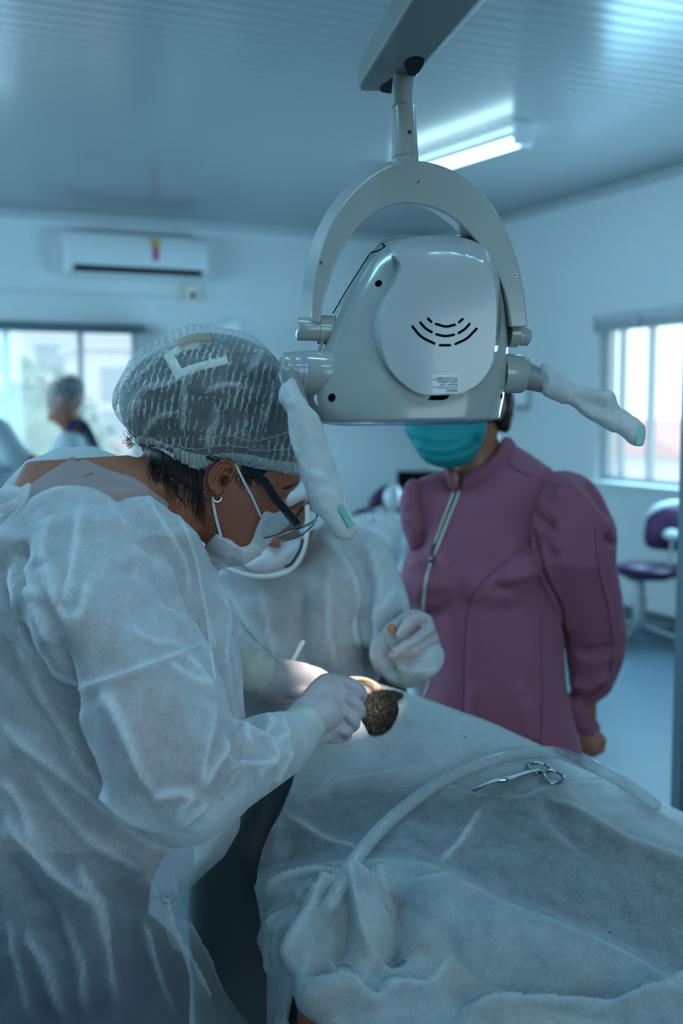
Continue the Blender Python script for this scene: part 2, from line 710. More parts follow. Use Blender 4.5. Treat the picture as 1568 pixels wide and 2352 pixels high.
def nonwoven(name, color, op_lo, op_hi, mott=45.0, transl=0.3, crumple_bump=0.25, cscale=14.0, dots=900.0, pleat=None, spec=0.25):
    """thin spun-bonded cloth: lets some of what lies behind through, more where its fibres thin out"""
    m, nt, out = nodes(name)
    L = nt.links
    nz, src = noise_tex(nt, mott, 3, 0.65)
    fib, _ = noise_tex(nt, mott * 9, 1, 0.7)
    mixf = N_(nt, 'ShaderNodeMath', operation='MULTIPLY_ADD')
    L.new(fib.outputs['Fac'], mixf.inputs[0])
    mixf.inputs[1].default_value = 0.45
    mm = N_(nt, 'ShaderNodeMath', operation='MULTIPLY')
    L.new(nz.outputs['Fac'], mm.inputs[0])
    mm.inputs[1].default_value = 0.6
    L.new(mm.outputs[0], mixf.inputs[2])
    op = N_(nt, 'ShaderNodeMapRange')
    op.inputs['From Min'].default_value = 0.28
    op.inputs['From Max'].default_value = 0.76
    op.inputs['To Min'].default_value = op_lo
    op.inputs['To Max'].default_value = op_hi
    L.new(mixf.outputs[0], op.inputs['Value'])
    opac = op.outputs[0]
    # embossed dots and crumples as relief
    vo = N_(nt, 'ShaderNodeTexVoronoi')
    vo.inputs['Scale'].default_value = dots
    L.new(src, vo.inputs['Vector'])
    b1 = N_(nt, 'ShaderNodeBump')
    b1.inputs['Strength'].default_value = 0.12
    b1.inputs['Distance'].default_value = 0.0006
    L.new(vo.outputs['Distance'], b1.inputs['Height'])
    cz, _ = noise_tex(nt, cscale, 1, 0.5, distort=0.6)
    rd = N_(nt, 'ShaderNodeMath', operation='SUBTRACT')
    L.new(cz.outputs['Fac'], rd.inputs[0])
    rd.inputs[1].default_value = 0.5
    ab = N_(nt, 'ShaderNodeMath', operation='ABSOLUTE')
    L.new(rd.outputs[0], ab.inputs[0])
    vc = N_(nt, 'ShaderNodeTexVoronoi', feature='F1')
    vc.inputs['Scale'].default_value = cscale * 0.8
    L.new(src, vc.inputs['Vector'])
    sm = N_(nt, 'ShaderNodeMath', operation='MULTIPLY_ADD')
    L.new(vc.outputs['Distance'], sm.inputs[0])
    sm.inputs[1].default_value = -0.35
    L.new(ab.outputs[0], sm.inputs[2])
    b2 = N_(nt, 'ShaderNodeBump')
    b2.invert = True
    b2.inputs['Strength'].default_value = crumple_bump
    b2.inputs['Distance'].default_value = 0.02
    L.new(sm.outputs[0], b2.inputs['Height'])
    L.new(b1.outputs['Normal'], b2.inputs['Normal'])
    nrmo = b2.outputs['Normal']
    if pleat:
        # close parallel pleats, a little wavy
        wv = N_(nt, 'ShaderNodeTexWave', wave_type='BANDS', bands_direction='X')
        wv.inputs['Scale'].default_value = pleat[0]
        wv.inputs['Distortion'].default_value = pleat[1]
        wv.inputs['Detail'].default_value = 3.0
        wv.inputs['Detail Scale'].default_value = pleat[2]
        wv.inputs['Detail Roughness'].default_value = 0.6
        rot = N_(nt, 'ShaderNodeMapping')
        rot.inputs['Rotation'].default_value = (0, pleat[5], 0)
        L.new(src, rot.inputs['Vector'])
        L.new(rot.outputs['Vector'], wv.inputs['Vector'])
        pk = N_(nt, 'ShaderNodeMapRange')
        pk.inputs['From Min'].default_value = pleat[3]
        pk.inputs['From Max'].default_value = 1.0
        pk.inputs['To Min'].default_value = 0.0
        pk.inputs['To Max'].default_value = pleat[4]
        L.new(wv.outputs['Fac'], pk.inputs['Value'])
        # the pleats bunch up in patches
        gate, _ = noise_tex(nt, 1.0, 3, 0.6, stretch=pleat[6], distort=0.6)
        gm = N_(nt, 'ShaderNodeMapRange')
        gm.inputs['From Min'].default_value = 0.42
        gm.inputs['From Max'].default_value = 0.58
        L.new(gate.outputs['Fac'], gm.inputs['Value'])
        gmul = N_(nt, 'ShaderNodeMath', operation='MULTIPLY')
        L.new(gm.outputs[0], gmul.inputs[0])
        L.new(pk.outputs[0], gmul.inputs[1])
        ad = N_(nt, 'ShaderNodeMath', operation='ADD', use_clamp=True)
        L.new(opac, ad.inputs[0])
        L.new(gmul.outputs[0], ad.inputs[1])
        opac = ad.outputs[0]
        b3 = N_(nt, 'ShaderNodeBump')
        b3.inputs['Strength'].default_value = 0.6
        b3.inputs['Distance'].default_value = 0.004
        L.new(gmul.outputs[0], b3.inputs['Height'])
        L.new(nrmo, b3.inputs['Normal'])
        nrmo = b3.outputs['Normal']
    # more fibre lies across the line of sight where the cloth turns away
    gz = N_(nt, 'ShaderNodeLayerWeight')
    gz.inputs['Blend'].default_value = 0.5
    gp = N_(nt, 'ShaderNodeMath', operation='POWER')
    L.new(gz.outputs['Facing'], gp.inputs[0])
    gp.inputs[1].default_value = 2.5
    ga = N_(nt, 'ShaderNodeMath', operation='MULTIPLY_ADD', use_clamp=True)
    L.new(gp.outputs[0], ga.inputs[0])
    ga.inputs[1].default_value = 0.55
    L.new(opac, ga.inputs[2])
    opac = ga.outputs[0]
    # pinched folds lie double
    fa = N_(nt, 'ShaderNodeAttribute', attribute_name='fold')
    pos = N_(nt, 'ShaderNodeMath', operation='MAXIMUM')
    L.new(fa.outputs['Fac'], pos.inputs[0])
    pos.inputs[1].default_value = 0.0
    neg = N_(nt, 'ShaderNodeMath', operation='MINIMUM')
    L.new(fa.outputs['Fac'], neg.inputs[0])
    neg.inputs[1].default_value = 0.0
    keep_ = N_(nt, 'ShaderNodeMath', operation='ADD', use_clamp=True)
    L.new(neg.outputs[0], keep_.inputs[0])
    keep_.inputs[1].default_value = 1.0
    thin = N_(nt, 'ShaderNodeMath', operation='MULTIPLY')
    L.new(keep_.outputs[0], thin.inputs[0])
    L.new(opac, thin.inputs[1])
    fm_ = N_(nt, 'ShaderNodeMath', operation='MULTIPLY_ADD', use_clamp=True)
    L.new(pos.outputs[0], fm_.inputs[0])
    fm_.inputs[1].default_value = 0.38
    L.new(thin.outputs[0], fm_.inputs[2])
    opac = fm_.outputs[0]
    bs = N_(nt, 'ShaderNodeBsdfPrincipled')
    bs.inputs['Base Color'].default_value = rgb(color)
    bs.inputs['Roughness'].default_value = 0.55
    bs.inputs['Specular IOR Level'].default_value = spec
    L.new(nrmo, bs.inputs['Normal'])
    tl = N_(nt, 'ShaderNodeBsdfTranslucent')
    tl.inputs['Color'].default_value = rgb(color)
    L.new(nrmo, tl.inputs['Normal'])
    mx = N_(nt, 'ShaderNodeMixShader')
    mx.inputs[0].default_value = transl
    L.new(bs.outputs[0], mx.inputs[1])
    L.new(tl.outputs[0], mx.inputs[2])
    tr = N_(nt, 'ShaderNodeBsdfTransparent')
    m2 = N_(nt, 'ShaderNodeMixShader')
    L.new(opac, m2.inputs[0])
    L.new(tr.outputs[0], m2.inputs[1])
    L.new(mx.outputs[0], m2.inputs[2])
    L.new(m2.outputs[0], out.inputs['Surface'])
    return m

def glass(name, tint=(1, 1, 1), mixf=0.12, rough=0.02):
    m, nt, out = nodes(name)
    tr = N_(nt, 'ShaderNodeBsdfTransparent')
    tr.inputs['Color'].default_value = rgb(tint)
    gl = N_(nt, 'ShaderNodeBsdfGlossy')
    gl.inputs['Roughness'].default_value = rough
    lw = N_(nt, 'ShaderNodeLayerWeight')
    lw.inputs['Blend'].default_value = 0.5
    pw = N_(nt, 'ShaderNodeMath', operation='POWER')
    nt.links.new(lw.outputs['Facing'], pw.inputs[0])
    pw.inputs[1].default_value = 5.0
    ad = N_(nt, 'ShaderNodeMath', operation='MULTIPLY_ADD', use_clamp=True)
    nt.links.new(pw.outputs[0], ad.inputs[0])
    ad.inputs[1].default_value = 0.6
    ad.inputs[2].default_value = mixf
    mx = N_(nt, 'ShaderNodeMixShader')
    nt.links.new(ad.outputs[0], mx.inputs[0])
    nt.links.new(tr.outputs[0], mx.inputs[1])
    nt.links.new(gl.outputs[0], mx.inputs[2])
    nt.links.new(mx.outputs[0], out.inputs['Surface'])
    return m

def emitter(name, color, strength):
    m, nt, out = nodes(name)
    e = N_(nt, 'ShaderNodeEmission')
    e.inputs['Color'].default_value = rgb(color)
    e.inputs['Strength'].default_value = strength
    nt.links.new(e.outputs[0], out.inputs['Surface'])
    return m

def ceiling_mat():
    """glossy white plastic boards with a groove every 10 cm, running along the back wall"""
    m, nt, out = nodes('plastic_ceiling_boards')
    L = nt.links
    tc = N_(nt, 'ShaderNodeTexCoord')
    dt = N_(nt, 'ShaderNodeVectorMath', operation='DOT_PRODUCT')
    L.new(tc.outputs['Object'], dt.inputs[0])
    dt.inputs[1].default_value = tuple(RU)
    sc = N_(nt, 'ShaderNodeMath', operation='MULTIPLY')
    L.new(dt.outputs['Value'], sc.inputs[0])
    sc.inputs[1].default_value = 1 / 0.10
    fr = N_(nt, 'ShaderNodeMath', operation='FRACT')
    L.new(sc.outputs[0], fr.inputs[0])
    pp = N_(nt, 'ShaderNodeMath', operation='PINGPONG')
    L.new(fr.outputs[0], pp.inputs[0])
    pp.inputs[1].default_value = 0.5
    gr = N_(nt, 'ShaderNodeMapRange')
    gr.inputs['From Min'].default_value = 0.0
    gr.inputs['From Max'].default_value = 0.09
    L.new(pp.outputs[0], gr.inputs['Value'])
    dome = N_(nt, 'ShaderNodeMath', operation='MULTIPLY_ADD')
    L.new(pp.outputs[0], dome.inputs[0])
    dome.inputs[1].default_value = 0.35
    L.new(gr.outputs[0], dome.inputs[2])
    bp = N_(nt, 'ShaderNodeBump')
    bp.inputs['Strength'].default_value = 0.55
    bp.inputs['Distance'].default_value = 0.004
    L.new(dome.outputs[0], bp.inputs['Height'])
    b = N_(nt, 'ShaderNodeBsdfPrincipled')
    L.new(ramp(nt, gr.outputs[0], [(0.0, (0.20, 0.21, 0.22)), (1.0, (0.33, 0.34, 0.35))]), b.inputs['Base Color'])
    b.inputs['Roughness'].default_value = 0.2
    b.inputs['Specular IOR Level'].default_value = 0.5
    L.new(bp.outputs['Normal'], b.inputs['Normal'])
    L.new(b.outputs[0], out.inputs['Surface'])
    return m

def hair_mat(name, c0, c1, scale=(220, 220, 12)):
    m, nt, out = nodes(name)
    nz, src = noise_tex(nt, 1.0, 3, 0.6, stretch=scale, distort=0.4)
    b = N_(nt, 'ShaderNodeBsdfPrincipled')
    nt.links.new(ramp(nt, nz.outputs['Fac'], [(0.35, c0), (0.75, c1)]), b.inputs['Base Color'])
    b.inputs['Roughness'].default_value = 0.5
    b.inputs['Specular IOR Level'].default_value = 0.35
    bp = N_(nt, 'ShaderNodeBump')
    bp.inputs['Strength'].default_value = 0.7
    bp.inputs['Distance'].default_value = 0.003
    nt.links.new(nz.outputs['Fac'], bp.inputs['Height'])
    nt.links.new(bp.outputs['Normal'], b.inputs['Normal'])
    nt.links.new(b.outputs[0], out.inputs['Surface'])
    return m

M = {}
M['wall'] = pbr('painted_wall', (0.74, 0.77, 0.78), 0.6, var=0.02, bump=0.05, bscale=60)
M['ceiling'] = ceiling_mat()
M['floor'] = pbr('polished_floor', (0.13, 0.19, 0.24), 0.42, var=0.06, vscale=4, spec=0.12)
M['base_dark'] = pbr('dark_skirting', (0.10, 0.13, 0.14), 0.5)
M['alu'] = pbr('window_aluminium', (0.52, 0.57, 0.60), 0.4, metal=0.2)
M['slate'] = pbr('slate_paint', (0.10, 0.15, 0.18), 0.45)
M['window_glass'] = glass('window_glass', (0.97, 0.99, 1.0), 0.02)
M['lamp'] = pbr('lamp_plastic', (0.355, 0.375, 0.36), 0.18, spec=0.5, coat=0.5, var=0.01)
M['lamp_panel'] = pbr('lamp_panel_plastic', (0.48, 0.51, 0.52), 0.14, spec=0.5, coat=0.4, var=0.01)
M['lamp_arm'] = pbr('lamp_arm_plastic', (0.135, 0.14, 0.13), 0.45, spec=0.4, coat=0.0, var=0.02)
M['lamp_dark'] = pbr('black_recess', (0.003, 0.003, 0.004), 0.9, var=0, spec=0.05)
M['lamp_blue'] = pbr('grey_blue_ring', (0.34, 0.37, 0.42), 0.2, coat=0.4)
M['lamp_grey'] = pbr('grey_handle', (0.25, 0.26, 0.27), 0.35)
M['lamp_lens'] = glass('clear_lens', (0.75, 0.82, 1.0), 0.15)
M['screw'] = pbr('steel_screw', (0.35, 0.36, 0.36), 0.3, metal=0.9)
M['steel'] = pbr('polished_steel', (0.40, 0.41, 0.42), 0.12, metal=1.0, var=0.05)
M['label'] = pbr('label_paper', (0.86, 0.88, 0.9), 0.4)
M['ink'] = pbr('black_ink', (0.03, 0.03, 0.035), 0.6, var=0)
M['wrap'] = nonwoven('handle_wrap_cloth', (0.80, 0.82, 0.82), 0.78, 0.97, 60, 0.35, 0.25, 22)
M['tape'] = pbr('green_tape', (0.16, 0.50, 0.40), 0.35)
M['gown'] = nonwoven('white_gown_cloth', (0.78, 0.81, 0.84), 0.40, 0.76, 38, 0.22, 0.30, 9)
M['gown2'] = nonwoven('grey_gown_cloth', (0.74, 0.79, 0.82), 0.60, 0.95, 34, 0.2, 0.35, 9)
M['drape'] = nonwoven('drape_cloth', (0.68, 0.73, 0.75), 0.18, 0.54, 36, 0.2, 0.22, 9)
M['drape2'] = nonwoven('drape_cloth_doubled', (0.62, 0.68, 0.70), 0.26, 0.58, 36, 0.2, 0.22, 9)
M['drape3'] = nonwoven('drape_underlay_cloth', (0.80, 0.84, 0.86), 0.74, 0.97, 36, 0.2, 0.22, 9)
M['cap'] = nonwoven('cap_cloth', (0.78, 0.82, 0.83), 0.07, 0.30, 60, 0.25, 0.3, 30, pleat=(38.0, 3.6, 3.2, 0.62, 0.66, -0.2, (22, 22, 50)))
M['capband'] = nonwoven('cap_band_cloth', (0.70, 0.74, 0.75), 0.25, 0.6, 60, 0.25, 0.3, 40, pleat=(46.0, 3.0, 1.5, 0.6, 0.4, 0.0, (8, 8, 8)))
M['mask'] = nonwoven('white_mask_cloth', (0.82, 0.82, 0.84), 0.96, 1.0, 60, 0.1, 0.2, 20)
M['teal'] = pbr('teal_mask_cloth', (0.003, 0.28, 0.31), 0.7, var=0.05, bump=0.1, bscale=90)
M['skin'] = pbr('brown_skin', (0.36, 0.118, 0.068), 0.55, sss=0.12, var=0.09, vscale=30, bump=0.12, bscale=350)
M['skin2'] = pbr('light_brown_skin', (0.36, 0.155, 0.09), 0.45, sss=0.12, var=0.08, vscale=30, bump=0.1, bscale=350)
M['skin3'] = pbr('pale_skin', (0.74, 0.48, 0.36), 0.45, sss=0.15, var=0.08, vscale=40, bump=0.08, bscale=350)
M['hair'] = hair_mat('black_hair', (0.006, 0.005, 0.005), (0.035, 0.03, 0.028))
M['hair_short'] = hair_mat('cropped_dark_hair', (0.003, 0.0025, 0.002), (0.022, 0.015, 0.010), (260, 260, 40))
M['glove'] = pbr('latex_glove', (0.56, 0.49, 0.52), 0.42, spec=0.4, sss=0.05, var=0.05, vscale=50, bump=0.06, bscale=120)
M['glovecuff'] = pbr('latex_cuff', (0.60, 0.595, 0.53), 0.4, spec=0.4, var=0.05, vscale=40)
M['stained'] = pbr('stained_latex', (0.50, 0.22, 0.10), 0.4, var=0.4, vscale=90)
M['pink'] = pbr('plum_blouse_cloth', (0.30, 0.088, 0.15), 0.75, sheen=0.12, var=0.05, vscale=18, bump=0.06, bscale=500)
M['pinkdark'] = pbr('plum_seam', (0.13, 0.04, 0.08), 0.8)
M['zip'] = pbr('zip_tape', (0.62, 0.58, 0.52), 0.5, metal=0.2)
M['trousers'] = pbr('dark_trousers', (0.05, 0.05, 0.07), 0.8)
M['shirt'] = pbr('dusty_pink_shirt', (0.36, 0.26, 0.255), 0.85, var=0.05, bump=0.08, bscale=400)
M['shirt_dark'] = pbr('dark_blue_shirt', (0.025, 0.035, 0.06), 0.85)
M['black'] = pbr('black_plastic', (0.010, 0.011, 0.012), 0.28, spec=0.5)
M['lens'] = glass('spectacle_lens', (0.93, 0.95, 0.97), 0.06)
M['tube'] = pbr('milky_tube', (0.54, 0.61, 0.63), 0.2, spec=0.5, alpha=0.45, coat=0.3)
M['white'] = pbr('white_plastic', (0.78, 0.80, 0.82), 0.3, coat=0.3, var=0.02)
M['cream'] = pbr('cream_plastic', (0.82, 0.78, 0.64), 0.35, var=0.03)
M['purple'] = pbr('purple_vinyl', (0.055, 0.012, 0.065), 0.35, var=0.1)
M['greymetal'] = pbr('grey_metal', (0.30, 0.34, 0.36), 0.35, metal=0.4)
M['chair_green'] = pbr('grey_green_vinyl', (0.06, 0.085, 0.09), 0.5)
M['yellow'] = pbr('yellow_sticker', (0.55, 0.40, 0.02), 0.5)
M['red'] = pbr('red_sticker', (0.50, 0.03, 0.10), 0.5)
M['navy'] = pbr('navy_cloth', (0.02, 0.03, 0.10), 0.8)
M['pale_cloth'] = pbr('pale_coat_cloth', (0.50, 0.58, 0.62), 0.8)
M['tube_light'] = emitter('fluorescent_tube', (0.55, 0.92, 1.0), 8.0)
M['bld'] = pbr('facade_plaster', (0.78, 0.78, 0.80), 0.8)
M['bldwin'] = pbr('facade_window', (0.40, 0.46, 0.52), 0.3)
M['leaf'] = pbr('tree_leaves', (0.30, 0.42, 0.36), 0.8, var=0.4, vscale=2)
M['bark'] = pbr('tree_bark', (0.2, 0.15, 0.11), 0.9)
M['roof'] = pbr('red_roof_tiles', (0.66, 0.42, 0.42), 0.8)
M['ground'] = pbr('pale_paving', (0.72, 0.71, 0.72), 0.9)
M['gown_seam'] = nonwoven('doubled_gown_cloth', (0.74, 0.755, 0.76), 0.9, 1.0, 60, 0.15, 0.1, 30)
M['navy_trousers'] = pbr('dark_blue_trousers', (0.010, 0.026, 0.06), 0.85)
# ------------------------------------------------------------------ room shell
UP = Vector((0, 0, 1))

def wall_geo(origin, along, out, length, height, holes, t=0.16):
    us = sorted(set([0, length] + [h[0] for h in holes] + [h[1] for h in holes]))
    zs = sorted(set([0, height] + [h[2] for h in holes] + [h[3] for h in holes]))
    gs = []
    for u0, u1 in zip(us, us[1:]):
        for z0, z1 in zip(zs, zs[1:]):
            uc, zc = (u0 + u1) / 2, (z0 + z1) / 2
            if any(h[0] < uc < h[1] and h[2] < zc < h[3] for h in holes):
                continue
            gs.append(box(origin + along * uc + UP * zc + out * (t / 2), along * ((u1 - u0) / 2), out * (t / 2), UP * ((z1 - z0) / 2)))
    return join(*gs)

W2A0, W2A1 = (on_right(1372, 900) - RC).dot(RU), (on_right(1372, 900) - RC).dot(RU) + 2.7
W2Z0, W2Z1 = on_right(1420, 1113).z, on_right(1385, 735).z
W1B0 = (on_back(322, 900) - RC).dot(RV)
W1B1 = W1B0 + 3.0
W1Z0, W1Z1 = 0.95, on_back(250, 752).z

struct(mk('wall_right', wall_geo(RC, RU, -RV, RA, CEIL, [(W2A0, W2A1, W2Z0, W2Z1)]), M['wall'], smooth=False))
struct(mk('wall_back', wall_geo(RC - RV * 0.16, RV, -RU, RB + 0.32, CEIL, [(W1B0 + 0.16, W1B1 + 0.16, W1Z0, W1Z1)]), M['wall'], smooth=False))
struct(mk('wall_left', wall_geo(RC + RV * RB, RU, RV, RA, CEIL, [(1.9, 5.3, 0.95, 2.5)]), M['wall'], smooth=False))
struct(mk('wall_rear', wall_geo(RC + RU * RA - RV * 0.16, RV, RU, RB + 0.32, CEIL, [(3.0, 5.9, 1.1, 2.6)]), M['wall'], smooth=False))
mid = room(RA / 2, RB / 2)
struct(mk('floor', box(mid - UP * 0.06, RU * (RA / 2 + 0.2), RV * (RB / 2 + 0.2), UP * 0.06), M['floor'], smooth=False))
struct(mk('ceiling', box(mid + UP * (CEIL + 0.05), RU * (RA / 2 + 0.2), RV * (RB / 2 + 0.2), UP * 0.05), M['ceiling'], smooth=False))
struct(mk('baseboard_right', box(room(RA / 2, 0.012, 0.06), RU * RA / 2, RV * 0.012, UP * 0.06), M['base_dark'], smooth=False))
struct(mk('baseboard_back', box(room(0.012, RB / 2, 0.06), RV * RB / 2, RU * 0.012, UP * 0.06), M['base_dark'], smooth=False))
struct(mk('trim_1', box(room(RA / 2, 0.02, CEIL - 0.025), RU * RA / 2, RV * 0.02, UP * 0.025), M['alu'], smooth=False))
struct(mk('trim_2', box(room(0.02, RB / 2, CEIL - 0.03), RV * RB / 2, RU * 0.02, UP * 0.03), M['alu'], smooth=False))

# windows
def window(name, org, along, out, u0, u1, z0, z1, mull, fw=0.05):
    gs = []
    uc, zc = (u0 + u1) / 2, (z0 + z1) / 2
    o = org + out * 0.09
    for u in (u0 + fw / 2, u1 - fw / 2):
        gs.append(box(o + along * u + UP * zc, along * fw / 2, out * 0.035, UP * (z1 - z0) / 2))
    for z in (z0 + fw / 2, z1 - fw / 2):
        gs.append(box(o + along * uc + UP * z, along * ((u1 - u0) / 2 - fw), out * 0.034, UP * fw / 2))
    root = struct(mk(name, join(*gs), M['alu'], smooth=False))
    for u in mull:
        mk('mullion', box(o + along * u + UP * zc, along * (0.022 if name == 'window_1' else 0.012), out * 0.03, UP * ((z1 - z0) / 2 - fw)), M['alu'], root, smooth=False)
    mk('window_pane', box(o + along * uc + UP * zc, along * ((u1 - u0) / 2 - fw), out * 0.003, UP * ((z1 - z0) / 2 - fw)), M['window_glass'], root, smooth=False)
    mk('window_sill', box(org - out * 0.01 + along * uc + UP * (z0 + 0.005), along * (u1 - u0) / 2, out * 0.07, UP * 0.012), M['wall'], root, smooth=False)
    return root

b_of = lambda px, py: (on_back(px, py) - RC).dot(RV)
a_of = lambda px, py: (on_right(px, py) - RC).dot(RU)
window('window_1', RC, RV, -RU, W1B0, W1B1, W1Z0, W1Z1, [b_of(190, 860), b_of(18, 860)])
window('window_2', RC, RU, -RV, W2A0, W2A1, W2Z0, W2Z1, [a_of(1406, 900), a_of(1472, 900), a_of(1472, 900) + 1.0])

# lowered blind of the left window: thin open slats, a head rail and two ladder tapes
t = thing('venetian_blind', 'pale venetian blind lowered with open slats over the left window', 'blind', RC + RV * ((W1B0 + W1B1) / 2) + UP * W1Z0 + RU * 0.06)
uc = (W1B0 + W1B1) / 2
mk('head_rail', box(RC + RU * 0.05 + RV * uc + UP * (W1Z1 - 0.015), RV * ((W1B1 - W1B0) / 2 + 0.03), RU * 0.03, UP * 0.035), M['slate'], t, smooth=False)
gs = []
z = W1Z0 + 0.03
while z < W1Z1 - 0.06:
    gs.append(box(RC + RU * 0.05 + RV * uc + UP * z, RV * (W1B1 - W1B0) / 2, RU * 0.011 - UP * 0.0045, UP * 0.0005 + RU * 0.0002))
    z += 0.024
mk('slats', join(*gs), M['white'], t, smooth=False)
mk('bottom_rail', box(RC + RU * 0.05 + RV * uc + UP * (W1Z0 + 0.02), RV * (W1B1 - W1B0) / 2, RU * 0.014, UP * 0.008), M['white'], t, smooth=False)

# raised blind of the right window, its slats stacked under the head rail
t = thing('venetian_blind', 'grey venetian blind drawn up to the top of the right window', 'blind', RC + RU * ((W2A0 + W2A1) / 2) + UP * (W2Z1 - 0.1) + RV * 0.06)
uc = (W2A0 + W2A1) / 2 + 0.02
mk('head_rail', box(RC + RV * 0.045 + RU * uc + UP * (W2Z1 + 0.0), RU * ((W2A1 - W2A0) / 2 - 0.01), RV * 0.03, UP * 0.03), M['alu'], t, smooth=False)
gs = [box(RC + RV * 0.045 + RU * uc + UP * (W2Z1 - 0.04 - 0.007 * k), RU * ((W2A1 - W2A0) / 2 - 0.015), RV * 0.026, UP * 0.0025) for k in range(8)]
mk('slats', join(*gs), M['alu'], t, smooth=False)
for u in (W2A0 + 0.06, W2A0 + 0.55, W2A0 + 1.6):
    mk('ladder_tape', box(RC + RV * 0.074 + RU * u + UP * (W2Z1 - 0.045), RU * 0.012, RV * 0.001, UP * 0.05), M['greymetal'], t, smooth=False)

# dark post at the right edge, floor to ceiling
p0 = on_z(1567, 1130, 0)
pc = at(1561, 1700, 2.9)
edge_px = at(1554, 1855, 2.9)
struct(mk('trim_3', box(Vector((edge_px.x + 0.045, edge_px.y, CEIL / 2)), Vector((0.05, 0, 0)), Vector((0, 0.04, 0)), UP * (CEIL / 2 - 0.002)), M['slate'], smooth=False))

# ------------------------------------------------------------------ outside
def facade(name, label, c, w, dp, z0, z1, cols, rowsz, m, face, side):
    t = thing(name, label, 'building', c + UP * z0, 'buildings outside the left window')
    mk('wall', box(c + UP * (z0 + z1) / 2, side * w / 2, face * dp / 2, UP * (z1 - z0) / 2), m, t, smooth=False)
    for rz in rowsz:
        for k in range(cols):
            u = -w / 2 + w * (k + 0.5) / cols
            mk('window', box(c + face * (dp / 2) + side * u + UP * rz, side * w / cols * 0.27, face * 0.04, UP * 0.55), M['bldwin'], t, smooth=False)
    mk('roof_edge', box(c + UP * (z1 + 0.12), side * (w / 2 + 0.2), face * (dp / 2 + 0.2), UP * 0.12), m, t, smooth=False)
    return t

FACE, SIDE = RU, RV
def ground_at(px, dd):
    c = at(px, 940, dd)
    return Vector((c.x, c.y, 0))
facade('apartment_building', 'white apartment block outside the left window, wide front with window rows', ground_at(90, 50), 24, 6, -3.2, 7.4, 11, [-0.9, 1.6, 3.6, 5.6], M['bld'], FACE, SIDE)
facade('apartment_building', 'smaller white block outside at the right end of the left window', ground_at(345, 39), 5.0, 4, -3.2, 3.4, 3, [-0.8, 0.9, 2.3], M['bld'], FACE, SIDE)

def tree(label, c, h, r, seed):
    t = thing('tree', label, 'tree', c, 'trees outside the windows')
    mk('trunk', lathe(c, UP, [(0, r * 0.09), (h * 0.5, r * 0.06), (h * 0.8, r * 0.03)], 10), M['bark'], t)
    rr = random.Random(seed)
    gs = []
    for k in range(260):
        u = Vector((rr.gauss(0, 1), rr.gauss(0, 1), rr.gauss(0, 1))).normalized()
        p = c + UP * (h * 0.68) + Vector((u.x * r, u.y * r, u.z * h * 0.34)) * rr.uniform(0.45, 1)
        a = Vector((rr.gauss(0, 1), rr.gauss(0, 1), rr.gauss(0, 1))).normalized() * 0.22 * r
        b = a.cross(u).normalized() * 0.15 * r
        gs.append(([p - a, p - b, p + a, p + b], [(0, 1, 2, 3)]))
    gs.append(ellipsoid(c + UP * (h * 0.68), Vector((r * 0.7, 0, 0)), Vector((0, r * 0.7, 0)), UP * h * 0.26, 16, 10))
    mk('crown', join(*gs), M['leaf'], t, smooth=False)

for lab, px, dd, h, r, s in (('broad green tree outside the left window, before the white block', 75, 25, 5.7, 1.2, 1), ('low round tree outside the left window beside the hair-capped person in the distance', 190, 27, 4.9, 0.9, 2),
                             ('slim green tree outside at the right end of the left window', 285, 24, 4.0, 0.7, 3)):
    c = at(px, 940, dd)
    tree(lab, Vector((c.x, c.y, -3.2)), h, r, s)

def house(label, px, dd, w, z_eave, z_ridge, ang):
    c = at(px, 940, dd)
    c = Vector((c.x, c.y, 0))
    f = Vector((math.cos(ang), math.sin(ang), 0))
    s = Vector((-f.y, f.x, 0))
    t = thing('house', label, 'house', c - UP * 3.2, 'red roofed houses outside')
    mk('wall', box(c + UP * (z_eave - 3.2) / 2, s * w / 2, f * 2.6, UP * (z_eave + 3.2) / 2), M['bld'], t, smooth=False)
    v = [c + s * (w / 2 + .3) * i + f * 3 * j + UP * z_eave for i in (-1, 1) for j in (-1, 1)] + [c + s * (w / 2) * i + UP * z_ridge for i in (-1, 1)]
    mk('roof', (v, [(0, 1, 4), (2, 5, 3), (0, 4, 5, 2), (1, 3, 5, 4), (0, 2, 3, 1)]), M['roof'], t, smooth=False)
    for k in (-0.3, 0.25):
        mk('window', box(c - f * 2.62 + s * (w * k) + UP * (z_eave - 1.1), s * 0.5, f * 0.04, UP * 0.5), M['bldwin'], t, smooth=False)

house('red roofed house outside the right window, left of two', 1490, 42, 7, 0.25, 1.15, 1.4)
house('red roofed house outside the right window, further right', 1640, 31, 5, 0.3, 1.0, 1.9)
house('red roofed house outside the left window below the trees', 20, 33, 7, 0.2, 0.7, 1.2)
struct(mk('ground', box(Vector((0, 40, -3.3)), Vector((90, 0, 0)), Vector((0, 75, 0)), UP * 0.08), M['ground'], smooth=False))

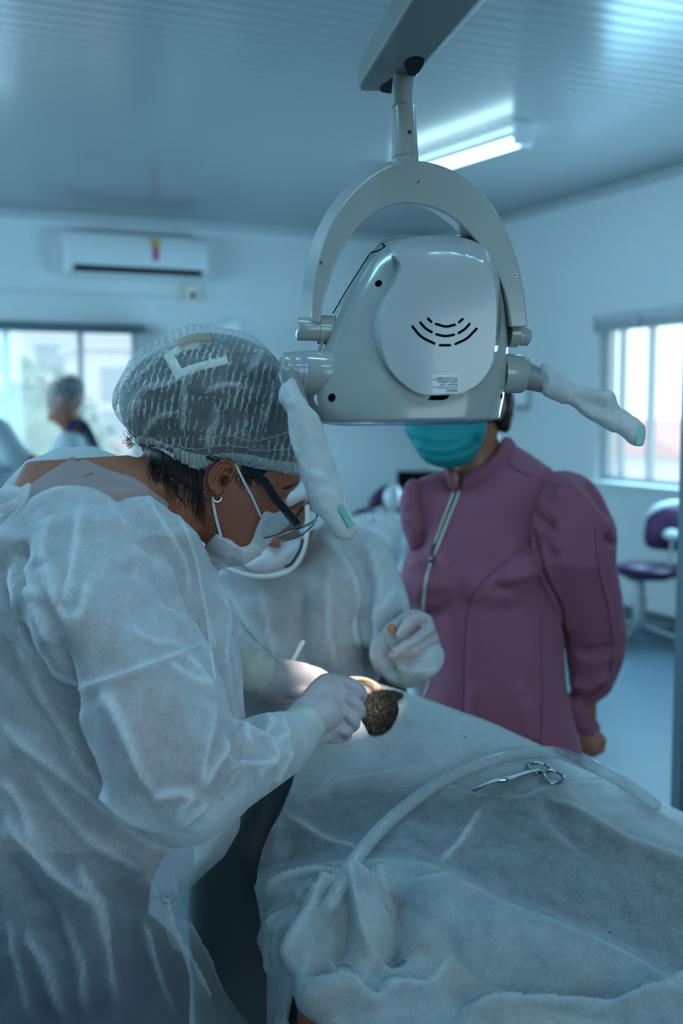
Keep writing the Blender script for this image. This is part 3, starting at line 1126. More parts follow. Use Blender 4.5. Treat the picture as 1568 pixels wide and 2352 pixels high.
# ------------------------------------------------------------------ ceiling lights
def fixture(label, p0, p1, group='fluorescent ceiling lights'):
    """batten fixture with two bare tubes, p0 and p1 its ends on the ceiling"""
    c = (p0 + p1) / 2
    t = thing('fluorescent_light', label, 'ceiling light', Vector((c.x, c.y, CEIL)), group)
    e = (p1 - p0).normalized()
    s = e.cross(UP)
    Lh = (p1 - p0).length / 2
    zt = CEIL - 0.10
    mk('batten', box(Vector((c.x, c.y, CEIL - 0.012)), e * Lh, s * 0.03, UP * 0.012), M['white'], t, smooth=False, bevel=0.004)
    for k in (-1, 1):
        q = Vector((c.x, c.y, zt)) + e * (Lh * k)
        mk('lamp_holder', box(q + UP * 0.035, e * 0.02, s * 0.06, UP * 0.065), M['white'], t, smooth=False, bevel=0.008)
    for k in (-1, 1):
        a = Vector((c.x, c.y, zt)) + s * 0.038 * k
        mk('tube', tube([a - e * (Lh - 0.02), a + e * (Lh - 0.02)], 0.016, 12, samples=4), M['tube_light'], t)

pa, pb = on_z(1200, 322, CEIL - 0.10), on_z(1003, 384, CEIL - 0.10)
e = (pb - pa).normalized()
fixture('fluorescent light with two tubes above the dental lamp', Vector((pa.x, pa.y, 0)), Vector((pa.x, pa.y, 0)) + e * 1.24)
pl = on_z(-70, 205, CEIL - 0.10)
fixture('fluorescent light just past the left edge of the ceiling, its glow on the boards', Vector((pl.x, pl.y, 0)), Vector((pl.x, pl.y, 0)) + e * 1.24)
# ------------------------------------------------------------------ dental lamp
LAMP = thing('dental_lamp', 'grey dental lamp on a jointed arm hanging above the patient', 'dental lamp', at(930, 760, 1.38))

# head: rear shell, wide at the bottom
rows = [(918, 541, 1055, 541, 1.375, .022), (893, 545, 1085, 546, 1.375, .036), (872, 556, 1108, 560, 1.375, .046), (852, 580, 1135, 580, 1.375, .056), (834, 612, 1147, 612, 1.375, .062),
        (808, 655, 1156, 655, 1.375, .067), (781, 700, 1161, 700, 1.375, .071), (760, 750, 1164, 745, 1.375, .075), (744, 800, 1165, 795, 1.375, .079), (722, 850, 1163, 843, 1.375, .083),
        (705, 890, 1159, 885, 1.375, .086), (703, 920, 1155, 912, 1.375, .088), (712, 945, 1150, 938, 1.375, .089), (724, 964, 1146, 957, 1.375, .089), (731, 971, 1142, 965, 1.375, .088)]
head_geo = loft(rows, 56, 2.7)
head = mk('lamp_head', head_geo, M['lamp'], LAMP, bevel=0.003)
HB = bvh_geo(head_geo)
# clear front lens under the head
lens_rows = [(734, 969, 1138, 963, 1.375, .086), (742, 974, 1128, 968, 1.375, .083), (790, 979, 1085, 975, 1.375, .06)]
mk('lamp_lens', loft(lens_rows, 48, 2.6), M['lamp_lens'], LAMP)

# raised rear cover
outer = [(893, 572), (909, 608), (897, 650), (872, 690), (852, 735), (849, 785), (868, 840), (905, 888), (955, 921), (1032, 923), (1062, 908), (1108, 880), (1140, 830), (1150, 760), (1150, 680), (1140, 615), (1108, 566), (1060, 546), (985, 541), (920, 553)]
inner = [(910, 588), (921, 612), (909, 650), (890, 690), (877, 735), (876, 785), (891, 840), (925, 880), (972, 906), (1052, 904), (1068, 900), (1104, 876), (1131, 830), (1139, 760), (1138, 680), (1128, 625), (1092, 592), (1042, 579), (990, 579), (940, 583)]
po, pi = closed_spline(outer, 5), closed_spline(inner, 5)
# keep the corners of the lower notch crisp
rings = [[at(x, y, 1.335) for x, y in po], [at(x, y, 1.318) for x, y in po], [at(x, y, 1.282) for x, y in pi]]
cov_geo = join(rings_to_mesh(rings), inflate(inner, 1.282, 0.003, 5.0, back=0.0, per=5, expo=1.0))
cover = mk('rear_cover', cov_geo, M['lamp_panel'], LAMP)
CB = bvh_geo(cov_geo)
BOTH = bvh_geo(join(head_geo, cov_geo))

def plate(bv, pts, off, depth=0.002):
    """thin plate lying on the surface under px outline pts"""
    P = [hit(bv, x, y, off, 1.28) for x, y in pts]
    n = sum((q[1] for q in P), Vector()).normalized()
    top = [p for p, _ in P]
    return rings_to_mesh([[p - n * depth for p in top], top])

def slot_geo(pts, r):
    P = spline(pts, 14)
    L, R = [], []
    for i in range(len(P)):
        a, b = P[max(i - 1, 0)], P[min(i + 1, len(P) - 1)]
        tt = (b - a) / (np.linalg.norm(b - a) + 1e-9)
        nn = np.array([-tt[1], tt[0]])
        L.append(P[i] + nn * r)
        R.append(P[i] - nn * r)
    t0 = (P[0] - P[1]) / np.linalg.norm(P[0] - P[1])
    t1 = (P[-1] - P[-2]) / np.linalg.norm(P[-1] - P[-2])
    n0, n1 = np.array([-t0[1], t0[0]]), np.array([-t1[1], t1[0]])
    e1 = [P[-1] + r * (n1 * math.cos(a) + t1 * math.sin(a)) for a in (0.5, 1.0, 1.57, 2.14, 2.64)]
    e0 = [P[0] + r * (n0 * math.cos(a) + t0 * math.sin(a)) for a in (0.5, 1.0, 1.57, 2.14, 2.64)]
    return plate(CB, L + e1 + R[::-1] + e0, 0.0004)

slots = [[(983, 732), (990, 739)], [(1001, 744), (1023, 750), (1044, 746)], [(1054, 740), (1062, 733)],
         [(965, 741), (977, 754), (991, 763)], [(1002, 768), (1022, 772), (1042, 769)], [(1053, 765), (1067, 756), (1078, 744)],
         [(947, 750), (967, 773), (997, 789)], [(1010, 793), (1033, 793)], [(1046, 790), (1072, 777), (1094, 755)]]
for s in slots:
    mk('vent_slot', slot_geo(s, 2.9), M['lamp_dark'], LAMP, smooth=False)
mk('latch_recess', plate(BOTH, [(983, 919), (988, 911), (1000, 908.5), (1030, 908.5), (1031, 911), (1025, 916.5), (1014, 919.5)], 0.0008), M['lamp_dark'], LAMP, smooth=False)

# maker's label, upside down
lab = mk('rating_label', plate(CB, [(995, 862), (1053, 861), (1055, 863), (1055, 902), (1053, 904), (995, 904), (993, 902), (993, 864)], 0.0006), M['label'], LAMP, smooth=False, label='white printed label on the rear cover')
o0, n0 = hit(CB, 1053, 864, 0.001)
oX, _ = hit(CB, 995, 864, 0.001)
oY, _ = hit(CB, 1053, 902, 0.001)
ex = (oX - o0)
wlab = ex.length
ex.normalize()
ey = (oY - o0)
ey = (ey - ex * ey.dot(ex))
hlab = ey.length
ey.normalize()
ez = ex.cross(ey)

def text_mesh(body, size, x, y, parent, mat, bold=0.0, name='printed_text'):
    cu = bpy.data.curves.new('t', 'FONT')
    cu.body = body
    cu.size = size
    cu.extrude = 0.00002
    cu.offset = bold
    o = bpy.data.objects.new('t', cu)
    COL.objects.link(o)
    dg = bpy.context.evaluated_depsgraph_get()
    dg.update()
    me = bpy.data.meshes.new_from_object(o.evaluated_get(dg))
    COL.objects.unlink(o)
    bpy.data.objects.remove(o)
    B = o0 + ex * x + ey * y
    me.transform(Matrix(((ex.x, ey.x, ez.x, B.x), (ex.y, ey.y, ez.y, B.y), (ex.z, ey.z, ez.z, B.z), (0, 0, 0, 1))))
    me.name = name
    return link(name, me, mat, parent, smooth=False)

hl = hlab
text_mesh('SAEVO', hl * 0.23, wlab * 0.03, hl * 0.80, lab, M['ink'], 0.00003)
for k_, (tx, ty) in enumerate((('SAE. REF. SIRIUS LED SN. 0176', .615), ('00000246004   118007', .47), ('26.02.2017   1000001157', .335), ('VOLTS. 24VDC~ 50/60HZ 0.4A', .19), ('\u2022 C.N.P.J. 46.215.178/0001-54', .055))):
    text_mesh(tx, hl * 0.118, wlab * 0.03, hl * ty, lab, M['ink'])
for yy in (0.745, 0.155, 0.30):
    mk('printed_rule', box(o0 + ex * wlab * 0.47 + ey * hl * yy, ex * wlab * 0.44, ey * hl * 0.008, ez * 0.00003), M['ink'], lab, smooth=False)

# screw holes and screws
def disc(bv, px, py, r, off=0.0005):
    c, n = hit(bv, px, py, off, 1.3)
    return lathe(c - n * 0.003, n, [(0, r), (0.003, r)], 20), c, n

for px, py, r in ((869, 651, 8.5), (762, 913, 9.5)):
    g, c, n = disc(HB, px, py, r * 1.3 / FPX)
    mk('screw_hole', g, M['lamp_dark'], LAMP, smooth=False)
for px, py, r in ((1146, 668, 6), (1151, 910, 6)):
    g, c, n = disc(HB, px, py, r * 1.3 / FPX)
    mk('screw_hole', g, M['lamp_dark'], LAMP, smooth=False)

def screw(bv, px, py, r):
    g, c, n = disc(bv, px, py, r * 1.36 / FPX, 0.0006)
    s = mk('screw', g, M['screw'], LAMP, smooth=False)
    u = n.cross(UP).normalized()
    w = n.cross(u)
    rr = r * 1.36 / FPX
    mk('screw_cross', join(box(c, u * rr * .62, w * rr * .16, n * 0.0003), box(c, w * rr * .62, u * rr * .16, n * 0.0003)), M['lamp_dark'], s, smooth=False)

# seam between the rear shell and the front housing
for seam in ([(849, 583), (820, 628), (790, 676), (765, 719)], [(850, 581), (872, 575), (884, 566)], [(884, 566), (878, 560)]):
    P = [hit(HB, x, y, 0.0003)[0] for x, y in spline(seam, 16)]
    mk('seam', tube(P, 0.0008, 6), M['lamp_dark'], LAMP)

# yoke: half ring of box section
yo = [(716, 742), (718, 690), (727, 620), (748, 545), (782, 478), (828, 424), (880, 387), (930, 371), (985, 373), (1040, 392), (1095, 432), (1145, 495), (1182, 580), (1203, 665), (1212, 752)]
yi = [(1173, 752), (1163, 690), (1147, 640), (1120, 590), (1082, 540), (1040, 502), (990, 476), (940, 468), (895, 474), (850, 497), (808, 540), (775, 598), (753, 660), (741, 705), (737, 742)]
f = np.vstack([spline(yo, 70), spline(yi, 70)])
shift = np.array([-27, -2])
m_ = len(f)
ringsY = [[at(x, y, 1.335) for x, y in f], [at(x + shift[0], y + shift[1], 1.385) for x, y in f]]
nq = 70
Vy = ringsY[0] + ringsY[1]
Fy = []
for i in range(nq - 1):
    a, b, c, d = i, i + 1, m_ - 2 - i, m_ - 1 - i
    Fy.append((a, d, c, b))
    Fy.append((m_ + a, m_ + b, m_ + c, m_ + d))
for i in range(m_):
    j = (i + 1) % m_
    Fy.append((i, j, m_ + j, m_ + i))
yoke = mk('yoke', (Vy, Fy), M['lamp'], LAMP, bevel=0.0022, segs=3)
YB = bvh_geo((Vy, Fy))
for px, py in ((737, 603), (961, 418), (1182, 632)):
    screw(YB, px, py, 5)

# pivots (axis roughly across the picture)
AX = (CR + CF * 0.22 + CU * 0.0).normalized()
def drum(name, px, py, d, prof, m, axis=AX):
    k = d / FPX
    return mk(name, lathe(at(px, py, d), axis, [(t_ * k, r_ * k) for t_, r_ in prof], 40), m, LAMP)
drum('yoke_pivot', 681, 755, 1.345, [(0, 20), (1.5, 25), (5, 27), (50, 27)], M['lamp'])
drum('yoke_pivot', 727, 757, 1.355, [(0, 26), (0.5, 30), (3, 33), (50, 33), (52, 31)], M['lamp'])
drum('yoke_pivot', 1166, 767, 1.37, [(0, 30), (22, 30), (25, 27)], M['lamp'])
drum('yoke_pivot', 1188, 772, 1.37, [(0, 22), (24, 22), (28, 19), (29, 14)], M['lamp'])
drum('handle_pivot', 697, 856, 1.33, [(0, 45), (1, 49), (4, 51), (90, 52)], M['lamp'])
drum('handle_ring', 668, 853, 1.325, [(0, 40), (1, 45), (4, 46), (22, 47), (23, 49), (31, 49), (33, 46)], M['lamp_blue'])
drum('handle_cap', 644, 852, 1.32, [(-3, 12), (-1, 28), (3, 38), (8, 43), (12, 44), (30, 44)], M['lamp'])
drum('handle_pivot', 1150, 857, 1.37, [(0, 46), (48, 45), (58, 40), (62, 30)], M['lamp'])
mk('handle', pxtube([(1196, 860, 1.372, 33), (1215, 865, 1.37, 31), (1245, 876, 1.365, 26), (1300, 896, 1.36, 20), (1400, 940, 1.35, 17)], 20), M['lamp_grey'], LAMP)
mk('handle', pxtube([(664, 862, 1.31, 26), (690, 950, 1.30, 24), (720, 1040, 1.29, 22), (752, 1120, 1.28, 19)], 20), M['lamp_grey'], LAMP)
# link rod between yoke pivot and handle pivot
mk('link_rod', pxtube([(740, 785, 1.35, 4), (733, 806, 1.35, 4)], 10), M['lamp'], LAMP)

# neck and arm
mk('neck', pxtube([(935, 130, 1.40, 24), (924, 200, 1.395, 24), (923, 262, 1.39, 24)], 32, round_ends=False), M['lamp'], LAMP)
nk = pxtube([(925, 256, 1.39, 27), (926, 260, 1.39, 28), (929, 352, 1.375, 31), (930, 358, 1.375, 31)], 36, round_ends=False)
mk('neck_collar', nk, M['lamp'], LAMP, bevel=0.001)
mk('neck_seam', pxtube([(929.5, 356, 1.375, 30.0), (930, 361, 1.375, 30.0)], 36, round_ends=False), M['lamp_dark'], LAMP)
mk('neck_foot', pxtube([(930, 360, 1.375, 30.5), (931, 392, 1.372, 30.5)], 36, round_ends=False), M['lamp'], LAMP)
screw(bvh_geo(nk), 940, 304, 5.5)

# straight hollow beam, nearly level, coming forward over the viewer to a post under the ceiling
A1, A2 = at(896, 174, 1.40), at(1028, 0, 0.98)
AD = (A2 - A1).normalized()
AW = (CR - AD * CR.dot(AD)).normalized()
AH = AW.cross(AD)
if AH.z < 0:
    AH = -AH

def arm_ring(t_, k, lift=0.0):
    c = A1 + AD * t_ + AH * lift
    w, h = .0315 * k, .040
    pts = [(-w, 0), (w, 0), (w, h * .72), (w * .72, h), (-w * .72, h), (-w, h * .72)]
    return [c + AW * x + AH * (y if k > .98 else h * .5 + (y - h * .5) * k) for x, y in pts]
arm_len = (A2 - A1).length * 1.75
rA = [(-.205, .42), (-.200, .56), (-.178, .72), (-.140, .86), (-.095, .96), (-.060, 1.0), (.2, 1.0), (arm_len, 1.0)]
arm_geo = rings_to_mesh([arm_ring(*r_) for r_ in rA])
mk('lamp_arm', arm_geo, M['lamp_arm'], LAMP, bevel=.004, segs=3)
AE = A1 + AD * (arm_len - .03)
mk('ceiling_post', tube([AE + UP * .02, Vector((AE.x, AE.y, CEIL - .01))], .026, 20, samples=4, round_ends=False), M['lamp'], LAMP)
mk('ceiling_flange', lathe(Vector((AE.x, AE.y, CEIL - .03)), UP, [(0, .05), (.01, .085), (.03, .09)], 28), M['lamp'], LAMP)
AB = bvh_geo(arm_geo)
def armplate(pts, off):
    P = [on_plane(x, y, A1 - AH * .0012, AH) for x, y in closed_spline(pts, 4)]
    return rings_to_mesh([[p + AH * .003 for p in P], P])
mk('arm_slot', armplate([(928, 150), (938, 137), (955, 133), (970, 136), (974, 143), (966, 160), (950, 178), (946, 186), (938, 172)], 0.0025), M['lamp_dark'], LAMP, smooth=False)
mk('arm_slot', armplate([(874, 210), (876, 200), (893, 188), (902, 184), (902, 212), (890, 214)], 0.0025), M['lamp_dark'], LAMP, smooth=False)
mk('arm_rim_highlight', tube([A1 + AD * t_ + AW * .0315 + AH * .002 for t_ in (0.0, .2, arm_len * .9)], 0.0018, 8, samples=20), M['white'], LAMP)  # bright rim of the arm's right edge, painted on as a white tube

# the lamp's own beam, thrown down on the patient's head
sp = bpy.data.lights.new('dental_lamp_beam', 'SPOT')
sp.energy = 24
sp.color = (1.0, 0.93, 0.82)
sp.spot_size = math.radians(23)
sp.spot_blend = 0.18
sp.shadow_soft_size = 0.03
so = bpy.data.objects.new('dental_lamp_beam', sp)
COL.objects.link(so)
so.location = at(930, 990, 1.50)
so.rotation_euler = (at(775, 1562, 1.70) - so.location).to_track_quat('-Z', 'Y').to_euler()

# disposable sleeves on the two handles
def sleeve(label, outline, d, H, strip, tape, folds, open_end):
    t = thing('handle_cover', label, 'handle cover', at(*outline[0], d(*outline[0])), 'handle covers of the lamp')
    me = fuse('cloth_sleeve', [inflate(outline, d, H, 5.0, smooth=False)], 0.0028, 3)
    creases(me, folds, 1.3)
    crumple(me, 0.0012, 26, seed=1.7)
    facets(me, 0.0032, 14, 4, 16, .3)
    link('cloth_sleeve', me, M['wrap'], t)
    bv = bvh_of(me)
    dt_ = min((hit(bv, x, y, 0.0, d(x, y))[0] - EYE).dot(CF) for x, y in tape) - .001
    mk('green_tape', rings_to_mesh([[at(x, y, dt_ + .012) for x, y in tape], [at(x, y, dt_) for x, y in tape]]), M['tape'], t, smooth=False, label='pale green adhesive strip')
    return t
sleeve('white cloth sleeve hanging on the lamp handle before the hair-capped head',
       [(645, 893), (652, 880), (660, 866), (675, 854), (683, 872), (692, 890), (702, 917), (708, 926), (716, 943), (726, 967), (742, 1010), (757, 1045), (767, 1072), (778, 1110), (787, 1146), (786, 1160), (806, 1192), (823, 1208), (814, 1222), (799, 1236), (792, 1231), (784, 1237), (768, 1228), (745, 1205), (724, 1180), (707, 1140), (694, 1095), (681, 1050), (668, 1000), (658, 955), (650, 930), (642, 915)],
       lambda x, y: 1.305 - (y - 850) * 0.00009, 0.026, None, [(775, 1165), (786, 1159), (812, 1205), (801, 1213)],
       [([(705, 925), (740, 1010), (770, 1085), (782, 1145)], .004, .003, 'sharp'), ([(652, 930), (690, 918), (704, 920)], .004, .002, 'sharp'), ([(690, 1065), (715, 1085), (755, 1098)], .005, .0028, 'sharp'), ([(730, 1120), (760, 1135), (785, 1160)], .004, .0022, 'sharp'), ([(655, 880), (680, 925)], .003, .0015, 'sharp'), ([(700, 1000), (740, 1010)], .006, .002)], None)
sleeve('white cloth sleeve bunched on the lamp handle pointing at the bright window',
       [(1236, 862), (1240, 838), (1250, 831), (1262, 839), (1275, 851), (1298, 868), (1310, 880), (1335, 892), (1362, 900), (1399, 895), (1410, 908), (1417, 930), (1430, 940), (1450, 957), (1478, 980), (1474, 1023), (1446, 1020), (1432, 1003), (1418, 986), (1405, 987), (1380, 974), (1352, 962), (1330, 946), (1316, 936), (1305, 926), (1292, 930), (1268, 918), (1246, 906)],
       lambda x, y: 1.36 - (x - 1240) * 0.00006, 0.022, None, [(1464, 978), (1477, 979), (1473, 1022), (1460, 1022)],
       [([(1300, 925), (1312, 900), (1340, 893)], .004, .005, 'sharp'), ([(1310, 905), (1350, 925), (1400, 940)], .008, -.006), ([(1320, 930), (1370, 955), (1410, 965)], .005, .003, 'sharp'), ([(1412, 985), (1415, 940), (1425, 935)], .004, -.004, 'sharp'), ([(1262, 840), (1260, 880), (1250, 905)], .004, .002, 'sharp'), ([(1335, 893), (1380, 910), (1405, 930)], .007, .005)], None)
# ------------------------------------------------------------------ people
def head_geos(c, fwd, up, H, ears=True, ear_side=(-1, 1)):
    """skull, jaw, nose, brow, lips, eyes, chin and ears about the head centre c"""
    f = Vector(fwd).normalized()
    u = Vector(up)
    u = (u - f * u.dot(f)).normalized()
    l = u.cross(f)
    k = H / 0.23
    P = lambda x, y, z: Vector(c) + (f * x + l * y + u * z) * k
    E = lambda x, y, z, a, b, d: ellipsoid(P(x, y, z), f * a * k, l * b * k, u * d * k, 20, 14)
    g = [E(-.012, 0, .028, .098, .077, .088), E(.026, 0, -.045, .062, .056, .070), E(.06, 0, -.088, .026, .026, .02),
         E(.048, .03, -.03, .036, .03, .035), E(.048, -.03, -.03, .036, .03, .035), E(.066, 0, .022, .024, .055, .016),
         tube([P(.084, 0, .012), P(.098, 0, -.01), P(.112, 0, -.03)], [.008 * k, .010 * k, .013 * k], 12, samples=8),
         E(.100, .012, -.033, .010, .009, .008), E(.100, -.012, -.033, .010, .009, .008),
         E(.088, 0, -.058, .012, .024, .006), E(.085, 0, -.067, .012, .021, .007),
         E(.066, .032, .0, .016, .016, .012), E(.066, -.032, .0, .016, .016, .012)]
    if ears:
        for s in ear_side:
            g += [E(-.004, s * .078, -.012, .020, .007, .031), E(-.012, s * .084, -.006, .013, .006, .024)]
    return g

# ================================================================== the dentist, bent over the patient
DENT = thing('person', 'person in a white gown and hair cap, glasses and mask, bending over the patient', 'person', Vector((-0.22, 1.42, 0)))
# body: profile head, neck, back, torso, arms, legs
prof = [(318, 1010), (300, 930), (330, 850), (410, 800), (520, 790), (620, 840), (672, 940), (692, 1040), (693, 1088), (690, 1106), (678, 1120), (662, 1136), (657, 1150), (662, 1168), (672, 1188), (662, 1206), (640, 1216),
        (628, 1232), (617, 1250), (600, 1262), (585, 1280), (555, 1295), (515, 1290), (480, 1262), (452, 1215), (420, 1170), (380, 1110)]
dh = lambda x, y: 1.47
geos = [inflate(prof, dh, .078, 6.0, per=3)]
geos.append(pxtube([(470, 1080, 1.47, 110), (400, 1140, 1.465, 112), (320, 1180, 1.455, 125), (240, 1230, 1.44, 150)], 28))
# shoulders, back and trunk
geos.append(loft([(60, 1060, 300, 1045, 1.46, .07), (20, 1130, 400, 1120, 1.44, .13), (-40, 1250, 420, 1230, 1.44, .13), (-60, 1400, 470, 1400, 1.44, .13), (-60, 1650, 480, 1650, 1.44, .125), (-60, 1900, 360, 1930, 1.44, .118), (-50, 2030, 300, 2030, 1.44, .118),
                  (-40, 2150, 322, 2150, 1.44, .130), (-20, 2352, 420, 2352, 1.44, .135), (0, 2520, 440, 2520, 1.44, .135)]))
# legs down to the floor
def wpt(x, y, z):
    return Vector((x, y, z))
hipx = at(210, 2400, 1.43)
for s in (-1, 1):
    hx = hipx + Vector((0, 0.09 * s, 0))
    geos.append(tube([wpt(hx.x, hx.y, .72), wpt(hx.x + .02, hx.y, .46), wpt(hx.x + .0, hx.y, .10)], [.095, .062, .042], 16, samples=14))
    geos.append(tube([wpt(hx.x - .06, hx.y, .045), wpt(hx.x + .15, hx.y, .040)], [.040, .034], 12, samples=6))
# arms under the sleeves
geos.append(pxtube([(215, 1330, 1.31, 105), (300, 1560, 1.23, 92), (395, 1780, 1.215, 76), (530, 1738, 1.305, 56), (670, 1675, 1.42, 36), (735, 1640, 1.465, 36)], 20, samples=40))
geos.append(pxtube([(380, 1330, 1.57, 70), (450, 1530, 1.61, 56), (560, 1552, 1.64, 38), (640, 1560, 1.65, 34)], 18, samples=30))
bm_ = fuse('body', geos, .0055, 3)
# ear, as relief on the side of the head
HEADV = bvh_of(bm_)
ear_out = [(474, 1112), (476, 1092), (482, 1074), (494, 1060), (508, 1052), (522, 1052), (534, 1058), (542, 1072), (541, 1088), (533, 1102), (523, 1112), (514, 1120), (511, 1130), (505, 1138), (496, 1140), (487, 1134), (479, 1124)]
def gauss_line(pts, w):
    P = spline(pts, 40)
    def fn(x, y):
        dd = np.min(np.hypot(P[:, 0] - x, P[:, 1] - y))
        return math.exp(-(dd / w) ** 2)
    return fn
helix = gauss_line([(484, 1122), (480, 1105), (484, 1084), (494, 1068), (508, 1059), (522, 1058), (533, 1066), (537, 1080), (530, 1092)], 5.5)
antih = gauss_line([(496, 1122), (495, 1106), (500, 1092), (510, 1080), (520, 1074)], 5)
trag = gauss_line([(526, 1098), (522, 1108)], 4.5)
lobe = gauss_line([(497, 1128), (500, 1133)], 9)
pit = gauss_line([(513, 1102), (514, 1110)], 8)
pit2 = gauss_line([(520, 1080), (527, 1084)], 5)
px0 = hit(HEADV, 510, 1090, 0)[0]
d_head = (px0 - EYE).dot(CF)
poly = closed_spline(ear_out, 6)
xs, ys = np.arange(470, 548, 1.6), np.arange(1048, 1144, 1.6)
X, Y = np.meshgrid(xs, ys)
ins = inside(poly, X, Y)
dd, bx, by = dist_poly(poly, X, Y)
use = ins.copy()
for s in (1, -1):
    use |= np.roll(ins, s, 0) | np.roll(ins, s, 1)
edge = use & ~ins
X[edge], Y[edge] = bx[edge], by[edge]
idx = {}
Ve, Fe = [], []
for i, j in zip(*np.nonzero(use)):
    x, y = X[i, j], Y[i, j]
    h = .006 + .0075 * helix(x, y) + .005 * antih(x, y) + .006 * trag(x, y) + .004 * lobe(x, y) - .017 * pit(x, y) - .006 * pit2(x, y)
    h *= min(1, dd[i, j] / 4) if ins[i, j] else 0
    h += .004 * max(0, (530 - x) / 55)
    idx[i, j] = len(Ve)
    Ve.append(at(x, y, d_head - h - 0.002))
for (i, j) in list(idx):
    q = [(i, j), (i + 1, j), (i + 1, j + 1), (i, j + 1)]
    if all(k in idx for k in q):
        Fe.append(tuple(idx[k] for k in q))
n0 = len(Ve)
# close the ear backwards into the head
Ve2 = Ve + [v + CF * .02 for v in Ve]
cnt = {}
for q in Fe:
    for a, b in zip(q, q[1:] + q[:1]):
        cnt[(a, b)] = 1
Fe2 = list(Fe) + [tuple(reversed([a + n0 for a in q])) for q in Fe]
for (a, b) in cnt:
    if (b, a) not in cnt:
        Fe2.append((b, a, a + n0, b + n0))
ear_geo = (Ve2, Fe2)
V0 = [v.co.copy() for v in bm_.vertices]
F0 = [tuple(p.vertices) for p in bm_.polygons]
body_geo = join((V0, F0), ear_geo)
body = mk('body', body_geo, M['skin'], DENT)
bpy.data.meshes.remove(bm_)
HEADV = bvh_geo(body_geo)
mk('ear_shade', ellipsoid(at(515, 1106, d_head - .0008), CR * .0036, CU * .0068, CF * .0012, 14, 8), pbr('painted_ear_shade', (0.05, 0.02, 0.012), 0.6), body)  # dark ellipsoid standing in for the shade inside the ear

# hair: gathered mass under the cap and the nape below it
nape = [(312, 1000), (330, 1045), (352, 1075), (395, 1098), (425, 1122), (455, 1145), (470, 1128), (472, 1090), (480, 1064), (500, 1052), (530, 1050), (550, 1066), (560, 1092), (584, 1102), (604, 1096), (630, 1072), (684, 1060), (676, 990), (600, 960), (450, 930), (330, 940)]
hm = fuse('hair', [shell(nape, HEADV, .003, 1.47, 4.0, 3, edge_off=-.001),
                   inflate([(272, 930), (285, 880), (330, 830), (400, 785), (470, 765), (560, 775), (625, 815), (660, 880), (676, 960), (684, 1040), (600, 1040), (480, 1040), (350, 1030), (300, 1000)], 1.47, .0855, 6.0, per=4)], .004, 2)
crumple(hm, .003, 14, (1, 1, 2.5), 3.0, False)
hair = link('hair', hm, M['hair'], DENT)
HAIRB = bvh_geo(join(body_geo, ([v.co.copy() for v in hm.vertices], [tuple(p.vertices) for p in hm.polygons])))
rr = random.Random(4)
gs = []
for k in range(190):
    x0 = rr.uniform(345, 470)
    y0 = 1068 + (x0 - 345) * 0.62 + rr.uniform(-16, 6)
    L = rr.uniform(12, 70)
    pts = [(x0, y0), (x0 + rr.uniform(-14, 6), y0 + L * .5), (x0 + rr.uniform(-14, 16), y0 + L)]
    P = [hit(HEADV, x, y, .0012, 1.4)[0] for x, y in pts]
    gs.append(tube(P, [.00035, .0003, .0001], 5, samples=7))
for k in range(46):
    x0, y0 = rr.uniform(548, 600), rr.uniform(1072, 1090)
    L = rr.uniform(10, 40)
    pts = [(x0, y0), (x0 + rr.uniform(-10, 8), y0 + L * .5), (x0 + rr.uniform(-22, 10), y0 + L)]
    P = [hit(HEADV, x, y, .0012, 1.4)[0] for x, y in pts]
    gs.append(tube(P, [.0007, .0006, .0002], 5, samples=7))
for k in range(16):
    x0, y0 = 302 + rr.uniform(-4, 10), 1010 + rr.uniform(-10, 14)
    gs.append(pxtube([(x0, y0, 1.45, .8), (x0 - rr.uniform(6, 14), y0 - rr.uniform(-8, 10), 1.45, .7), (x0 - rr.uniform(8, 22), y0 - rr.uniform(-12, 24), 1.45, .3)], 5, samples=7))
st = mk('loose_hairs', join(*gs), M['hair'], DENT)
st['kind'] = 'stuff'

# claw clip seen through the cap
def strip(pts, w, bv, off, th):
    P = spline(pts, 22)
    top = []
    for i in range(len(P)):
        a, b = P[max(i - 1, 0)], P[min(i + 1, len(P) - 1)]
        tt = (b - a) / (np.linalg.norm(b - a) + 1e-9)
        nn = np.array([-tt[1], tt[0]]) * w / 2
        row = []
        for s_ in (-1, -.4, .4, 1):
            p, n = hit(bv, P[i][0] + nn[0] * s_, P[i][1] + nn[1] * s_, off, 1.4)
            row.append((p, n))
        top.append([row[0][0] - row[0][1] * th, row[0][0], row[1][0] + row[1][1] * .001, row[2][0] + row[2][1] * .001, row[3][0], row[3][0] - row[3][1] * th])
    return rings_to_mesh(top)
mk('hair_clip', join(strip([(386, 816), (400, 838), (414, 868)], 22, HAIRB, .002, .003), strip([(405, 864), (450, 846), (522, 828)], 17, HAIRB, .002, .003), strip([(388, 816), (420, 800), (458, 793)], 15, HAIRB, .002, .003),
                     strip([(410, 792), (445, 780), (486, 776)], 26, HAIRB, .001, .003)), M['cream'], DENT)

